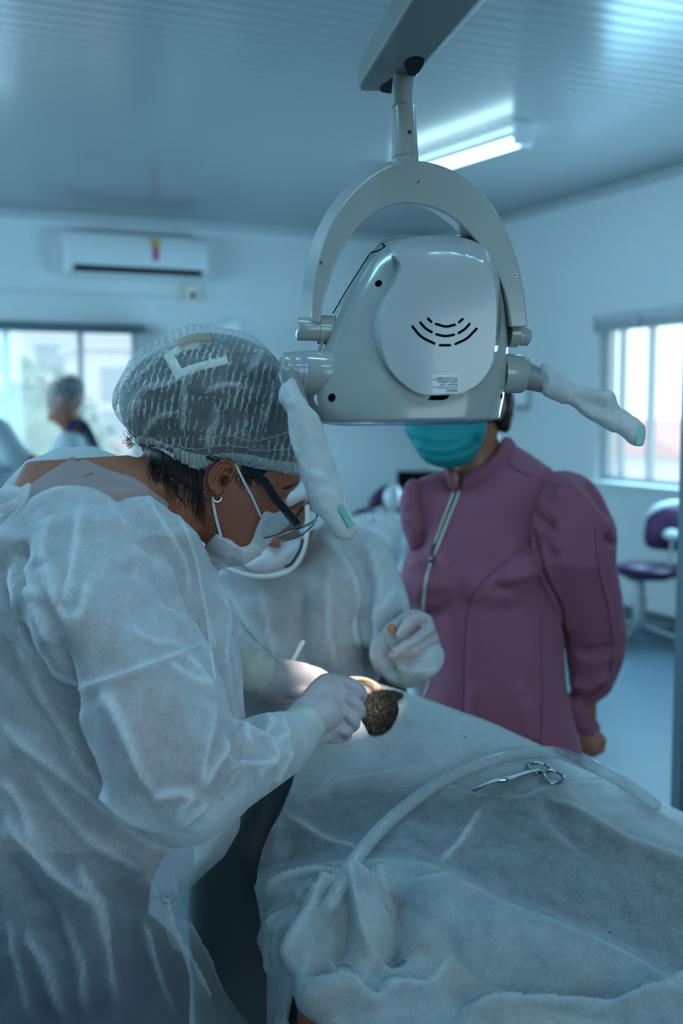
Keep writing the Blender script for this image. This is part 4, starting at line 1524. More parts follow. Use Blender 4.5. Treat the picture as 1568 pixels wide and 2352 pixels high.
# glasses
def bar(p, q, w, th):
    """flat bar between px points p and q (px,py,d), w px wide"""
    a, b = np.array(p[:2], float), np.array(q[:2], float)
    t_ = (b - a) / np.linalg.norm(b - a)
    n_ = np.array([-t_[1], t_[0]])
    A, B = [], []
    for (pp, ww) in ((p, w[0]), (q, w[1])):
        for s in (1, -1):
            A.append(at(pp[0] + n_[0] * s * ww / 2, pp[1] + n_[1] * s * ww / 2, pp[2]))
            B.append(at(pp[0] + n_[0] * s * ww / 2, pp[1] + n_[1] * s * ww / 2, pp[2] + th))
    return [A[0], A[1], A[3], A[2], B[0], B[1], B[3], B[2]], [(0, 1, 2, 3), (7, 6, 5, 4), (0, 4, 5, 1), (1, 5, 6, 2), (2, 6, 7, 3), (3, 7, 4, 0)]
GL = mk('eyeglasses', join(bar((570, 1074, 1.392), (606, 1104, 1.385), (13, 16), .003), bar((602, 1097, 1.385), (640, 1156, 1.378), (19, 20), .0035), bar((637, 1150, 1.378), (684, 1206, 1.372), (19, 21), .004)), M['black'], DENT, smooth=False, bevel=.0012)
mk('temple', pxtube([(500, 1055, 1.376, 6), (488, 1053, 1.374, 6), (477, 1050, 1.376, 4)], 10), M['black'], GL)
mk('rim', pxtube([(672, 1216, 1.370, 3.6), (690, 1211, 1.385, 3.4), (708, 1204, 1.41, 3.2), (726, 1193, 1.44, 3.2), (728, 1184, 1.455, 3.4), (723, 1174, 1.47, 3), (718, 1166, 1.48, 2.6)], 8), M['black'], GL)
mk('rim', pxtube([(606, 1236, 1.372, 2.2), (640, 1228, 1.368, 2.4), (678, 1213, 1.366, 2.4)], 8), M['steel'], GL, label='bright lower rim of the nearer lens')
mk('rim', pxtube([(652, 1243, 1.40, 1.8), (690, 1230, 1.42, 1.8), (720, 1205, 1.44, 1.6)], 8), M['steel'], GL)
def lens(pts, d):
    p = closed_spline(pts, 5)
    return rings_to_mesh([[at(x, y, d(x, y)) for x, y in p], [at(x, y, d(x, y) + .002) for x, y in p]])
mk('lens', lens([(605, 1236), (599, 1214), (602, 1198), (626, 1184), (652, 1176), (672, 1198), (680, 1212), (642, 1227)], lambda x, y: 1.369), M['lens'], GL, smooth=False)
mk('lens', lens([(640, 1240), (650, 1226), (680, 1217), (705, 1208), (724, 1195), (722, 1206), (705, 1222), (678, 1238), (652, 1246)], lambda x, y: 1.40 + (x - 650) * .0006), M['lens'], GL, smooth=False)

# mask with pleats and ear loops
mk_out = [(462, 1262), (478, 1244), (497, 1224), (511, 1234), (528, 1238), (545, 1252), (553, 1257), (566, 1252), (579, 1238), (586, 1216), (596, 1195), (606, 1171), (616, 1174), (628, 1180), (645, 1172), (658, 1178), (668, 1192), (662, 1208), (640, 1222), (626, 1238), (610, 1260), (582, 1284), (556, 1299), (520, 1304), (490, 1308), (476, 1288)]
mm = fuse('face_mask', [shell(mk_out, HEADV, .0085, 1.47, 3.0, 1, relax=10, smooth=False, edge_off=.001)], .0028, 2)
creases(mm, [([(510, 1300), (530, 1285), (548, 1258)], .004, -.003), ([(560, 1298), (556, 1280), (560, 1262)], .004, .003, 'sharp'), ([(600, 1262), (590, 1250), (560, 1258)], .003, -.003, 'sharp'), ([(572, 1255), (590, 1262), (600, 1275)], .003, .003, 'sharp'),
                ([(475, 1280), (500, 1290), (545, 1294)], .004, .002), ([(600, 1200), (620, 1215), (640, 1205)], .004, .0025, 'sharp'), ([(585, 1225), (610, 1235), (622, 1240)], .003, -.002)], 1.4)
maskp = link('face_mask', mm, M['mask'], DENT)
MB_ = bvh_of(mm)
dots = []
for r_ in range(4):
    for k in range(13):
        x = 470 + k * 2.9 + r_ * 4.2
        y = 1268 - k * 2.9 + r_ * 4.0
        c, n = hit(MB_, x, y, .0002, 1.4)
        dots.append(lathe(c - n * .0005, n, [(0, .0005), (.0006, .0005)], 6))
mk('stitch_dots', join(*dots), M['greymetal'], maskp, smooth=False)
P = [hit(HEADV, x, y, .002, 1.39)[0] for x, y in spline([(489, 1140), (492, 1160), (498, 1190)], 10)] + [hit(MB_, 506, 1232, .001, 1.39)[0]]
mk('ear_loop', tube(P, .0019, 8, samples=24), M['white'], maskp)
P = [hit(HEADV, x, y, .002, 1.39)[0] for x, y in spline([(541, 1066), (549, 1084), (563, 1112), (578, 1140)], 10)] + [hit(MB_, 600, 1186, .001, 1.39)[0]]
mk('ear_loop', tube(P, .0017, 8, samples=24), M['white'], maskp)
# hoop earring
c, n = hit(HEADV, 500, 1141, .003, 1.38)
ex_, ey_ = (CR * .9 + CF * .3).normalized(), CU
mk('earring', tube([c + (ex_ * math.cos(a) + ey_ * math.sin(a)) * .0055 for a in np.linspace(0, 2 * math.pi, 25)[:-1]], .0011, 8, closed=True, round_ends=False), M['steel'], DENT)

# eye and brow showing beside the temple of the glasses
def skin_line(pts, r, m, name, off=.0006):
    P = [hit(HEADV, x, y, off, 1.42)[0] for x, y in spline(pts, 12)]
    return mk(name, tube(P, r, 6), m, DENT)
bw_ = []
for k in range(26):
    x0 = rr.uniform(646, 680)
    y0 = 1125 - (x0 - 646) * .38 + rr.uniform(-2.5, 2.5)
    P = [hit(HEADV, x0 + a, y0 - a * .55, .0004, 1.42)[0] for a in (0, 4, 8)]
    bw_.append(tube(P, [.0004, .0004, .00015], 5, samples=5))
mk('eyebrow', join(*bw_), M['hair'], DENT)
skin_line([(640, 1142), (650, 1140), (656, 1137)], .0007, M['hair'], 'eyelashes')

# hair cap
cap_out = [(258, 925), (262, 895), (278, 862), (300, 828), (330, 800), (362, 780), (400, 758), (455, 745), (500, 752), (548, 762), (588, 776), (612, 805), (632, 836), (645, 862), (652, 905), (660, 960), (675, 1010), (684, 1060), (690, 1086), (655, 1085),
           (620, 1074), (592, 1067), (560, 1058), (520, 1052), (490, 1058), (466, 1071), (440, 1068), (410, 1053), (396, 1030), (360, 1020), (318, 1018), (312, 1000), (290, 975), (268, 955)]
cm = fuse('hair_cap', [shell(cap_out, HAIRB, .009, 1.47, 4.0, 4, relax=14, puff=.009, edge_off=.003)], .0036, 2)
crumple(cm, .0035, 22, (1, 1, 1), 5.0)
creases(cm, [([(300, 960), (330, 900), (400, 880), (440, 850)], .006, .005, 'sharp'), ([(290, 900), (340, 850), (395, 800), (450, 780)], .006, .004, 'sharp'), ([(420, 1000), (425, 930), (430, 870), (480, 830)], .006, .006, 'sharp'), ([(470, 900), (520, 885), (560, 892)], .005, .005, 'sharp'),
             ([(480, 1040), (480, 1000), (500, 960), (490, 920)], .006, .005, 'sharp'), ([(330, 1000), (360, 960), (410, 945)], .005, .005, 'sharp'), ([(560, 860), (590, 830), (600, 800)], .005, .005, 'sharp'), ([(600, 980), (620, 920), (625, 870)], .006, .004, 'sharp'), ([(262, 940), (275, 900), (300, 850)], .006, .004, 'sharp')], 1.39)
capo = link('hair_cap', cm, M['cap'], DENT)
CAPB = bvh_of(cm)
def band(bv, up_, lo_, off, n=60):
    A, B = spline(up_, n), spline(lo_, n)
    V, F = [], []
    k = 6
    for i in range(n):
        for j in range(k + 1):
            t_ = j / k
            x, y = A[i] * (1 - t_) + B[i] * t_
            wob = math.sin(i * 1.9) * .0012 + math.sin(i * 0.83 + 1) * .0012
            p, nn = hit(bv, x, y, off + wob, 1.385)
            V.append(p)
    for i in range(n - 1):
        for j in range(k):
            a = i * (k + 1) + j
            F.append((a, a + 1, a + k + 2, a + k + 1))
    return V, F
for pts in ([(300, 965), (328, 905), (395, 882), (440, 852)], [(288, 905), (335, 852), (395, 802), (455, 780)], [(422, 1005), (426, 930), (432, 872), (480, 832)], [(470, 902), (520, 886), (562, 893)], [(480, 1042), (480, 1000), (500, 960), (490, 920)],
            [(330, 1000), (362, 958), (412, 944)], [(562, 862), (592, 830), (602, 802)], [(600, 985), (622, 922), (626, 872)], [(264, 940), (276, 900), (300, 852)], [(455, 1010), (520, 1000), (580, 1012), (640, 1000), (668, 990)], [(400, 1020), (450, 1032), (520, 1022), (600, 1035), (676, 1030)], [(520, 1000), (512, 950), (530, 905)], [(570, 1010), (560, 960), (575, 915)]):
    P = np.array([list(hit(CAPB, x + math.sin(k * 1.7) * 2.5, y + math.sin(k * 2.3) * 2, .0004, 1.39)[0]) for k, (x, y) in enumerate(spline(pts, 26))])
    mk('cap_fold', tube([Vector(p) for p in P], .0011, 6, flat=.5), M['capband'], capo)
bg = band(CAPB, [(320, 1000), (360, 1010), (400, 1025), (440, 1040), (480, 1045), (520, 1040), (570, 1044), (620, 1055), (682, 1064)], [(318, 1020), (360, 1030), (398, 1052), (440, 1074), (466, 1074), (500, 1060), (545, 1064), (600, 1076), (692, 1088)], .0015, 120)
o = mk('elastic_band', bg, M['capband'], capo)
sm = o.modifiers.new('thick', 'SOLIDIFY')
sm.thickness = .001

# shirt at the open back of the gown
shm = fuse('undershirt', [shell([(50, 1170), (62, 1122), (108, 1086), (156, 1056), (166, 1045), (174, 1058), (184, 1069), (191, 1052), (222, 1067), (270, 1085), (312, 1098), (350, 1128), (390, 1165), (300, 1190), (100, 1210)], HEADV, .007, 1.46, 4.0, 3, relax=3, edge_off=.004)], .0035, 2)
creases(shm, [([(80, 1160), (140, 1115), (210, 1090)], .003, .004, 'sharp'), ([(100, 1140), (170, 1098), (225, 1075)], .003, -.004, 'sharp'), ([(190, 1056), (240, 1080), (320, 1108)], .003, .003, 'sharp'), ([(200, 1068), (250, 1090), (320, 1116)], .003, -.003, 'sharp')], 1.35)
link('undershirt', shm, M['shirt'], DENT)

# shirt and dark trousers under the gown
link('shirt', fuse('shirt', [loft([(20, 1150, 370, 1150, 1.44, .10), (-50, 1250, 435, 1230, 1.44, .138), (-70, 1400, 482, 1400, 1.44, .138), (-70, 1650, 492, 1650, 1.44, .133), (-70, 1880, 410, 1900, 1.44, .13), (-60, 2060, 330, 2060, 1.44, .132)]),
     pxtube([(215, 1330, 1.31, 112), (290, 1500, 1.25, 104), (318, 1580, 1.23, 98)], 20, samples=16)], .008, 3), M['shirt'], DENT)
tg_ = [loft([(-60, 1950, 372, 1950, 1.44, .138), (-60, 2040, 345, 2040, 1.44, .140), (-50, 2150, 335, 2150, 1.44, .140), (-30, 2352, 432, 2352, 1.44, .146), (-10, 2540, 452, 2540, 1.44, .146)])]
for s in (-1, 1):
    hx = hipx + Vector((0, 0.09 * s, 0))
    tg_.append(tube([wpt(hx.x, hx.y, .72), wpt(hx.x + .02, hx.y, .46), wpt(hx.x + .0, hx.y, .09)], [.115, .082, .065], 16, samples=14))
link('trousers', fuse('trousers', tg_, .009, 3), M['navy_trousers'], DENT)
for s in (-1, 1):
    mk('shoe', tube([wpt(hipx.x - .06, hipx.y + 0.09 * s, .05), wpt(hipx.x + .16, hipx.y + 0.09 * s, .043)], [.048, .042], 14, samples=8), M['white'], DENT)
# gown
gg = []
gg.append(loft([(70, 1160, 300, 1130, 1.37, .05), (0, 1180, 380, 1160, 1.36, .10), (-60, 1240, 455, 1225, 1.37, .15), (-100, 1330, 492, 1310, 1.41, .175), (-130, 1400, 527, 1385, 1.42, .18), (-140, 1480, 543, 1470, 1.43, .18), (-150, 1560, 550, 1560, 1.43, .18), (-150, 1660, 557, 1660, 1.43, .175), (-150, 1800, 545, 1800, 1.43, .175),
               (-150, 1900, 545, 1900, 1.43, .175), (-140, 1970, 510, 1970, 1.43, .175), (-130, 2010, 465, 2012, 1.43, .175), (-130, 2050, 425, 2055, 1.43, .18), (-130, 2150, 440, 2150, 1.43, .19), (-130, 2250, 500, 2250, 1.43, .20), (-130, 2352, 562, 2352, 1.43, .21), (-130, 2450, 590, 2450, 1.43, .22), (-100, 2650, 600, 2650, 1.43, .22)], 64, 2.2))
# far side of the neckline, standing behind the shirt
gg.append(loft([(150, 1022, 215, 1024, 1.55, .02), (60, 1055, 262, 1045, 1.54, .04), (10, 1110, 340, 1090, 1.53, .05), (-30, 1180, 400, 1160, 1.51, .08), (-80, 1300, 480, 1290, 1.48, .10)], 40))
# sleeve over the nearer arm
gg.append(pxtube([(165, 1260, 1.31, 150), (215, 1350, 1.27, 168), (262, 1430, 1.235, 172), (325, 1540, 1.21, 163), (365, 1650, 1.195, 158), (400, 1770, 1.195, 148), (420, 1815, 1.20, 126)], 40, samples=40))
gg.append(pxtube([(405, 1800, 1.195, 128), (450, 1812, 1.22, 112), (520, 1780, 1.27, 92), (590, 1738, 1.33, 84), (640, 1712, 1.37, 74), (668, 1696, 1.395, 64), (684, 1686, 1.405, 58)], 36, samples=34))
# far sleeve
gg.append(pxtube([(400, 1340, 1.57, 105), (470, 1500, 1.61, 90), (540, 1540, 1.63, 66), (572, 1545, 1.635, 60)], 24, samples=24))
gm = fuse('gown', gg, .0042, 6)
S, SH = 'soft', 'sharp'
creases(gm, [
    # shoulder seam and sleeve seam
    ([(165, 1588), (250, 1560), (350, 1525), (460, 1485)], 0.0024, 0.0070, SH),
    ([(400, 1160), (430, 1230), (450, 1300), (470, 1400), (478, 1470), (490, 1560)], 0.0024, 0.0070, SH),
    ([(240, 1110), (290, 1180), (340, 1240), (390, 1330), (430, 1390), (455, 1420)], 0.0100, -0.0095, S),
    ([(60, 1280), (90, 1350), (120, 1440), (135, 1480)], 0.0072, 0.0169, SH),
    ([(40, 1240), (60, 1330), (85, 1400)], 0.0150, -0.0143, S),
    ([(110, 1290), (130, 1340), (150, 1400), (175, 1440)], 0.0054, 0.0126, SH),
    ([(85, 1355), (115, 1370), (110, 1385)], 0.0036, 0.0084, SH),
    ([(185, 1150), (180, 1230), (165, 1350), (165, 1395)], 0.0060, 0.0099, SH),
    ([(130, 1450), (140, 1520), (165, 1590), (180, 1650), (230, 1760)], 0.0140, -0.0143, S),
    ([(30, 1400), (70, 1500), (100, 1600), (150, 1680), (200, 1760), (300, 1860), (380, 1920)], 0.0096, 0.0169, SH),
    ([(0, 1640), (60, 1700), (140, 1760), (240, 1840), (330, 1920), (420, 1960)], 0.0084, 0.0140, SH),
    ([(0, 1480), (60, 1560), (120, 1660), (170, 1740)], 0.0180, -0.0119, S),
    ([(230, 1560), (280, 1650), (320, 1740), (360, 1830)], 0.0072, 0.0113, SH),
    ([(380, 1520), (430, 1560), (490, 1580)], 0.0054, 0.0099, SH),
    ([(340, 1830), (400, 1815), (450, 1815)], 0.0048, 0.0099, SH),
    ([(480, 1610), (470, 1680), (460, 1740), (447, 1815)], 0.0060, 0.0169, SH),
    ([(450, 1815), (475, 1770), (510, 1720), (520, 1690)], 0.0042, 0.0126, SH),
    ([(520, 1650), (545, 1680), (580, 1690), (600, 1700), (610, 1740), (590, 1790)], 0.0054, 0.0140, SH),
    ([(515, 1700), (540, 1725), (580, 1735)], 0.0100, -0.0119, S),
    ([(560, 1640), (590, 1670), (600, 1700)], 0.0080, -0.0107, S),
    ([(650, 1640), (650, 1680), (655, 1720), (630, 1780)], 0.0036, 0.0099, SH),
    ([(655, 1720), (620, 1745), (600, 1760), (540, 1755), (510, 1780)], 0.0036, 0.0113, SH),
    ([(625, 1800), (640, 1770), (655, 1720)], 0.0036, 0.0084, SH),
    ([(400, 1900), (440, 1860), (480, 1840)], 0.0060, 0.0084, SH),
    ([(470, 1880), (520, 1830), (560, 1800)], 0.0100, -0.0095, S),
    ([(20, 1860), (80, 1940), (140, 2000), (240, 2080)], 0.0108, 0.0197, SH),
    ([(0, 1950), (60, 2040), (120, 2120), (180, 2230)], 0.0200, -0.0167, S),
    ([(330, 1990), (360, 2060), (380, 2150), (440, 2260), (500, 2352)], 0.0096, 0.0225, SH),
    ([(250, 2000), (290, 2090), (300, 2200), (330, 2320)], 0.0180, -0.0167, S),
    ([(180, 1960), (220, 2060), (250, 2180), (270, 2320)], 0.0096, 0.0169, SH),
    ([(420, 2060), (400, 2120), (420, 2200)], 0.0140, -0.0143, S),
    ([(60, 2120), (120, 2220), (160, 2340)], 0.0108, 0.0169, SH),
    ([(500, 1330), (515, 1420), (505, 1500), (530, 1600)], 0.0048, 0.0113, SH),
    ([(480, 1290), (500, 1380), (495, 1440)], 0.0080, -0.0083, S),
    ([(160, 1200), (240, 1210), (320, 1190)], 0.0140, 0.0071, S),
    ([(280, 1290), (360, 1330), (430, 1400)], 0.0180, -0.0095, S),
    # thinner secondary folds
    ([(250, 1115), (262, 1160), (300, 1230)], .004, .006, SH), ([(330, 1120), (360, 1180), (420, 1290), (440, 1380)], .004, .006, SH), ([(120, 1180), (100, 1250), (105, 1300)], .005, .007, SH),
    ([(205, 1330), (190, 1400), (170, 1430)], .004, .006, SH), ([(20, 1300), (45, 1370), (60, 1440), (110, 1530)], .006, .009, SH), ([(300, 1440), (350, 1470), (430, 1480)], .004, .004, SH),
    ([(420, 1500), (455, 1540), (480, 1600), (492, 1640)], .004, .006, SH), ([(255, 1580), (300, 1680), (345, 1800)], .005, .006, SH), ([(190, 1620), (215, 1700), (260, 1790)], .005, .007, SH),
    ([(400, 1890), (420, 1840), (450, 1815)], .004, .006, SH), ([(500, 1840), (530, 1800), (545, 1760)], .004, .006, SH), ([(600, 1800), (590, 1770), (605, 1745)], .004, .005, SH), ([(575, 1650), (560, 1690), (575, 1720)], .004, .006, SH),
    ([(620, 1640), (618, 1670), (600, 1700)], .004, .006, SH), ([(670, 1690), (640, 1700), (610, 1740)], .004, .005, SH), ([(90, 1760), (150, 1850), (230, 1930), (330, 1990)], .006, .009, SH), ([(10, 1780), (60, 1850), (90, 1930)], .006, .008, SH),
    ([(520, 1440), (528, 1510), (548, 1600)], .004, .006, SH), ([(400, 2000), (405, 2080), (440, 2160), (520, 2300)], .006, .010, SH), ([(320, 2100), (350, 2220), (400, 2340)], .006, .009, SH), ([(150, 2080), (190, 2200), (200, 2330)], .006, .009, SH), ([(20, 2100), (60, 2220), (80, 2340)], .006, .008, SH),
], 1.3)
facets(gm, .0036, 5.0, 3, 9.0, .1)
facets(gm, .0007, 22, 5, 20.0, .1)
relax_mesh(gm, 1, .4)
# single cloth towards the hem, opacity lowered further to paint in the shade
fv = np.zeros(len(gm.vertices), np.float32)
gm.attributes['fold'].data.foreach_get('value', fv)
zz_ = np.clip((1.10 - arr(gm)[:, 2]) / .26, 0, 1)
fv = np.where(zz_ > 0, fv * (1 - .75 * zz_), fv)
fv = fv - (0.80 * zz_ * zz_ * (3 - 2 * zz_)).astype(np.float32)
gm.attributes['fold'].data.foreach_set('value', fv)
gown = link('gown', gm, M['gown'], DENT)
GB = bvh_of(gm)
def seam(bv, pts, w, name, par, m, off=.0008, fb=1.3):
    P = [hit(bv, x, y, off, fb)[0] for x, y in spline(pts, 10 * len(pts))]
    P = np.array([list(p) for p in P])
    for it in range(3):
        P[1:-1] = .5 * P[1:-1] + .25 * (P[:-2] + P[2:])
    return mk(name, tube([Vector(p) for p in P], w, 8, flat=.5), m, par)
for pts in ([(165, 1588), (250, 1560), (350, 1525), (460, 1485)], [(400, 1165), (430, 1232), (452, 1305), (470, 1400), (480, 1470), (492, 1560)], [(235, 1103), (300, 1106), (345, 1124), (400, 1165)]):
    seam(GB, pts, .0010, 'seam', gown, M['gown_seam'])
# neck tie knot at the back edge
mk('neck_tie', join(pxtube([(-10, 1150, 1.30, 16), (20, 1135, 1.295, 20), (50, 1130, 1.295, 12), (62, 1118, 1.30, 7)], 14), pxtube([(0, 1170, 1.292, 10), (30, 1160, 1.288, 13), (52, 1140, 1.29, 8)], 12), pxtube([(66, 1115, 1.30, 6), (55, 1150, 1.288, 7), (20, 1200, 1.285, 8), (-10, 1240, 1.285, 9)], 10)), M['gown'], gown)

# nearer gloved hand
hand = []
hand.append(inflate([(662, 1630), (690, 1598), (705, 1578), (735, 1550), (760, 1545), (790, 1552), (812, 1566), (820, 1590), (828, 1612), (826, 1635), (818, 1660), (806, 1680), (780, 1694), (745, 1710), (715, 1718), (700, 1690), (684, 1660)], lambda x, y: 1.452 + (x - 740) * .0002, .021, 4.0, per=3))
hand.append(pxtube([(640, 1690, 1.41, 42), (680, 1668, 1.425, 43), (715, 1646, 1.44, 46), (740, 1632, 1.447, 50)], 22))
# four curled fingers, knuckles towards the right
for q in ([(778, 1562, 1.455, 14), (808, 1572, 1.452, 14.5), (829, 1590, 1.46, 14), (828, 1606, 1.485, 12.5), (815, 1612, 1.50, 11)],
          [(785, 1600, 1.450, 14), (812, 1610, 1.446, 14.5), (827, 1629, 1.452, 13.5), (822, 1645, 1.475, 12.5), (808, 1648, 1.495, 11)],
          [(780, 1632, 1.450, 14), (805, 1642, 1.446, 14), (816, 1660, 1.450, 13), (808, 1672, 1.472, 12), (795, 1672, 1.49, 10.5)],
          [(765, 1668, 1.450, 13), (785, 1676, 1.448, 12.5), (798, 1681, 1.455, 11.5), (793, 1688, 1.475, 10.5), (782, 1686, 1.49, 9.5)],
          [(735, 1690, 1.46, 16), (765, 1696, 1.475, 13), (790, 1694, 1.485, 11.5), (800, 1690, 1.49, 10)]):
    hand.append(pxtube(q, 14, samples=26))
gl = fuse('glove', hand, .0026, 2)
creases(gl, [([(690, 1612), (708, 1640), (722, 1680), (727, 1712)], .0022, .0022, SH), ([(698, 1606), (718, 1640), (730, 1680), (734, 1708)], .0018, -.0014), ([(720, 1640), (735, 1675), (737, 1700)], .0018, .0016, SH), ([(772, 1613), (780, 1640), (784, 1680)], .0020, .0022, SH), ([(778, 1615), (787, 1645), (790, 1672)], .0018, -.0016), ([(797, 1628), (802, 1650), (800, 1674)], .0018, .0018, SH), ([(809, 1635), (808, 1652), (804, 1668)], .0018, .0012, SH)], 1.42)
link('glove', gl, M['glove'], DENT, label='nearer lilac white latex glove, knuckles turned up')
cuffg = pxtube([(676, 1684, 1.405, 60), (692, 1672, 1.415, 55), (706, 1662, 1.425, 50)], 30, samples=14, round_ends=False)
cuff = fuse('glove_cuff', [pxtube([(668, 1690, 1.40, 56), (690, 1676, 1.414, 52), (700, 1668, 1.42, 49)], 30, samples=14)], .003, 2)
creases(cuff, [([(668, 1630), (690, 1660), (700, 1700)], .003, .003, SH), ([(680, 1640), (700, 1680)], .003, .002, SH)], 1.38)
link('glove_cuff', cuff, M['glovecuff'], DENT, label='rolled cream cuff of the nearer glove')

# farther gloved hand
hand = [pxtube([(560, 1550, 1.635, 48), (600, 1560, 1.64, 50), (650, 1562, 1.645, 48), (690, 1562, 1.65, 42)], 22), inflate([(600, 1505), (650, 1515), (690, 1520), (712, 1528), (730, 1545), (738, 1560), (735, 1590), (710, 1610), (660, 1615), (610, 1610)], 1.65, .022, 4.0, per=3)]
for q in ([(700, 1540, 1.655, 17), (738, 1552, 1.67, 15), (765, 1575, 1.69, 13), (775, 1590, 1.70, 11)], [(700, 1560, 1.655, 17), (740, 1575, 1.665, 15), (768, 1595, 1.685, 13), (778, 1606, 1.695, 11)],
          [(690, 1580, 1.65, 16), (730, 1595, 1.66, 14), (758, 1610, 1.675, 12)], [(680, 1598, 1.65, 15), (715, 1612, 1.655, 13), (740, 1620, 1.665, 11)], [(650, 1590, 1.64, 18), (675, 1592, 1.625, 15), (700, 1590, 1.625, 12)]):
    hand.append(pxtube(q, 12, samples=20))
gl2 = fuse('glove', hand, .003, 2)
link('glove', gl2, M['glove'], DENT, label='farther latex glove caught in the lamp beam')
cuff2 = fuse('glove_cuff', [pxtube([(535, 1500, 1.63, 38), (556, 1530, 1.632, 58), (585, 1550, 1.636, 56), (606, 1556, 1.64, 50)], 30, samples=20)], .0035, 2)
creases(cuff2, [([(560, 1490), (575, 1540), (570, 1600)], .004, .004, SH), ([(580, 1500), (592, 1545), (585, 1600)], .004, .004, SH), ([(600, 1505), (600, 1550), (592, 1590)], .003, .004, SH), ([(548, 1490), (556, 1550)], .004, -.004)], 1.6)
link('glove_cuff', cuff2, M['glovecuff'], DENT, label='gathered cream cuff of the farther glove')
# ================================================================== the assistant on the far side of the patient
ASST = thing('person', 'person in a pale grey gown and white mask behind the patient, one gloved hand raised', 'person', Vector((at(690, 1400, 2.02).x, at(690, 1400, 2.02).y, 0)))
hc = at(614, 1125, 1.915)
hf = (CR * -.08 + CF * -.72 + CU * -.66).normalized()
hu = (CR * .12 + CF * -.62 + CU * .76).normalized()
geos = head_geos(hc, hf, hu, .225)
tor = [(470, 1330), (520, 1290), (600, 1270), (680, 1230), (760, 1205), (820, 1225), (870, 1290), (890, 1400), (880, 1520), (885, 1640), (890, 1800), (880, 2000), (500, 2000), (490, 1800), (470, 1600), (450, 1450)]
geos.append(inflate(tor, 2.07, .07, 9.0, per=3))
geos.append(tube([hc - hf * .02 - hu * .07, at(655, 1320, 2.03)], [.052, .05], 18, samples=8))
geos.append(pxtube([(835, 1300, 2.05, 40), (872, 1420, 1.98, 34), (905, 1510, 1.90, 30), (930, 1510, 1.875, 28), (960, 1470, 1.86, 32)], 16, samples=30))
geos.append(pxtube([(540, 1340, 2.03, 46), (520, 1480, 1.95, 38), (600, 1580, 1.86, 30), (660, 1590, 1.80, 30)], 16, samples=24))
bx_ = at(690, 1900, 2.06)
for s in (-1, 1):
    geos.append(tube([Vector((bx_.x + .09 * s, bx_.y, .9)), Vector((bx_.x + .10 * s, bx_.y - .01, .48)), Vector((bx_.x + .10 * s, bx_.y, .09))], [.10, .062, .042], 14, samples=14))
    geos.append(tube([Vector((bx_.x + .10 * s, bx_.y + .03, .045)), Vector((bx_.x + .11 * s, bx_.y - .15, .04))], [.04, .034], 10, samples=6))
am = fuse('body', geos, .007, 2)
abody = link('body', am, M['skin2'], ASST)
AB_ = bvh_of(am)
tl_ = [tube([Vector((bx_.x + .09 * s, bx_.y, .95)), Vector((bx_.x + .10 * s, bx_.y - .01, .48)), Vector((bx_.x + .10 * s, bx_.y, .09))], [.115, .075, .062], 14, samples=14) for s in (-1, 1)]
link('trousers', fuse('trousers', tl_, .009, 2), M['trousers'], ASST)
for s in (-1, 1):
    mk('shoe', tube([Vector((bx_.x + .10 * s, bx_.y + .03, .05)), Vector((bx_.x + .11 * s, bx_.y - .16, .043))], [.047, .042], 14, samples=8), M['white'], ASST)
# gown of the assistant
go = [(455, 1350), (500, 1310), (560, 1290), (620, 1300), (700, 1255), (735, 1205), (772, 1185), (806, 1195), (840, 1226), (866, 1262), (890, 1308), (915, 1360), (935, 1398), (932, 1420), (905, 1440), (885, 1480), (880, 1540), (895, 1600), (900, 1800), (900, 2050), (480, 2050), (460, 1800), (440, 1600), (430, 1450)]
gg = [inflate(go, 2.04, .135, 7.0, per=3)]
gg.append(pxtube([(838, 1280, 2.02, 60), (880, 1400, 1.96, 62), (900, 1500, 1.89, 52), (930, 1535, 1.875, 48), (962, 1522, 1.86, 45), (980, 1512, 1.85, 44)], 26, samples=34))
gg.append(inflate([(878, 1450), (900, 1425), (960, 1440), (1005, 1490), (1012, 1498), (1019, 1532), (1000, 1541), (982, 1550), (965, 1566), (940, 1575), (905, 1580), (880, 1560), (868, 1500)], 1.885, .05, 5.0, per=2))
gg.append(pxtube([(520, 1380, 2.0, 70), (530, 1500, 1.93, 55), (600, 1570, 1.86, 45)], 20, samples=18))
gm2 = fuse('gown', gg, .007, 4)
creases(gm2, [([(740, 1230), (790, 1300), (820, 1400), (828, 1560)], .012, .024, 'sharp'), ([(770, 1215), (840, 1330), (850, 1450), (845, 1570)], .014, -.022), ([(830, 1230), (870, 1340), (862, 1450), (866, 1560)], .012, .020, 'sharp'),
               ([(930, 1400), (890, 1430), (860, 1465)], .006, -.018), ([(905, 1350), (880, 1400), (855, 1440)], .010, .006, 'sharp'), ([(600, 1350), (620, 1450), (640, 1560)], .014, .016, 'sharp'), ([(700, 1330), (690, 1440), (700, 1560)], .016, -.016), ([(520, 1350), (560, 1420), (590, 1500)], .012, .016, 'sharp'),
               ([(900, 1530), (950, 1540), (1010, 1530)], .006, .005, 'sharp'), ([(960, 1560), (990, 1540), (1014, 1532)], .005, .005, 'sharp'), ([(880, 1470), (890, 1520), (905, 1570)], .008, -.016), ([(760, 1300), (750, 1420), (770, 1560)], .014, .016, 'sharp')], 1.95)
facets(gm2, .005, 5, 9, 8, .15)
link('gown', gm2, M['gown2'], ASST)
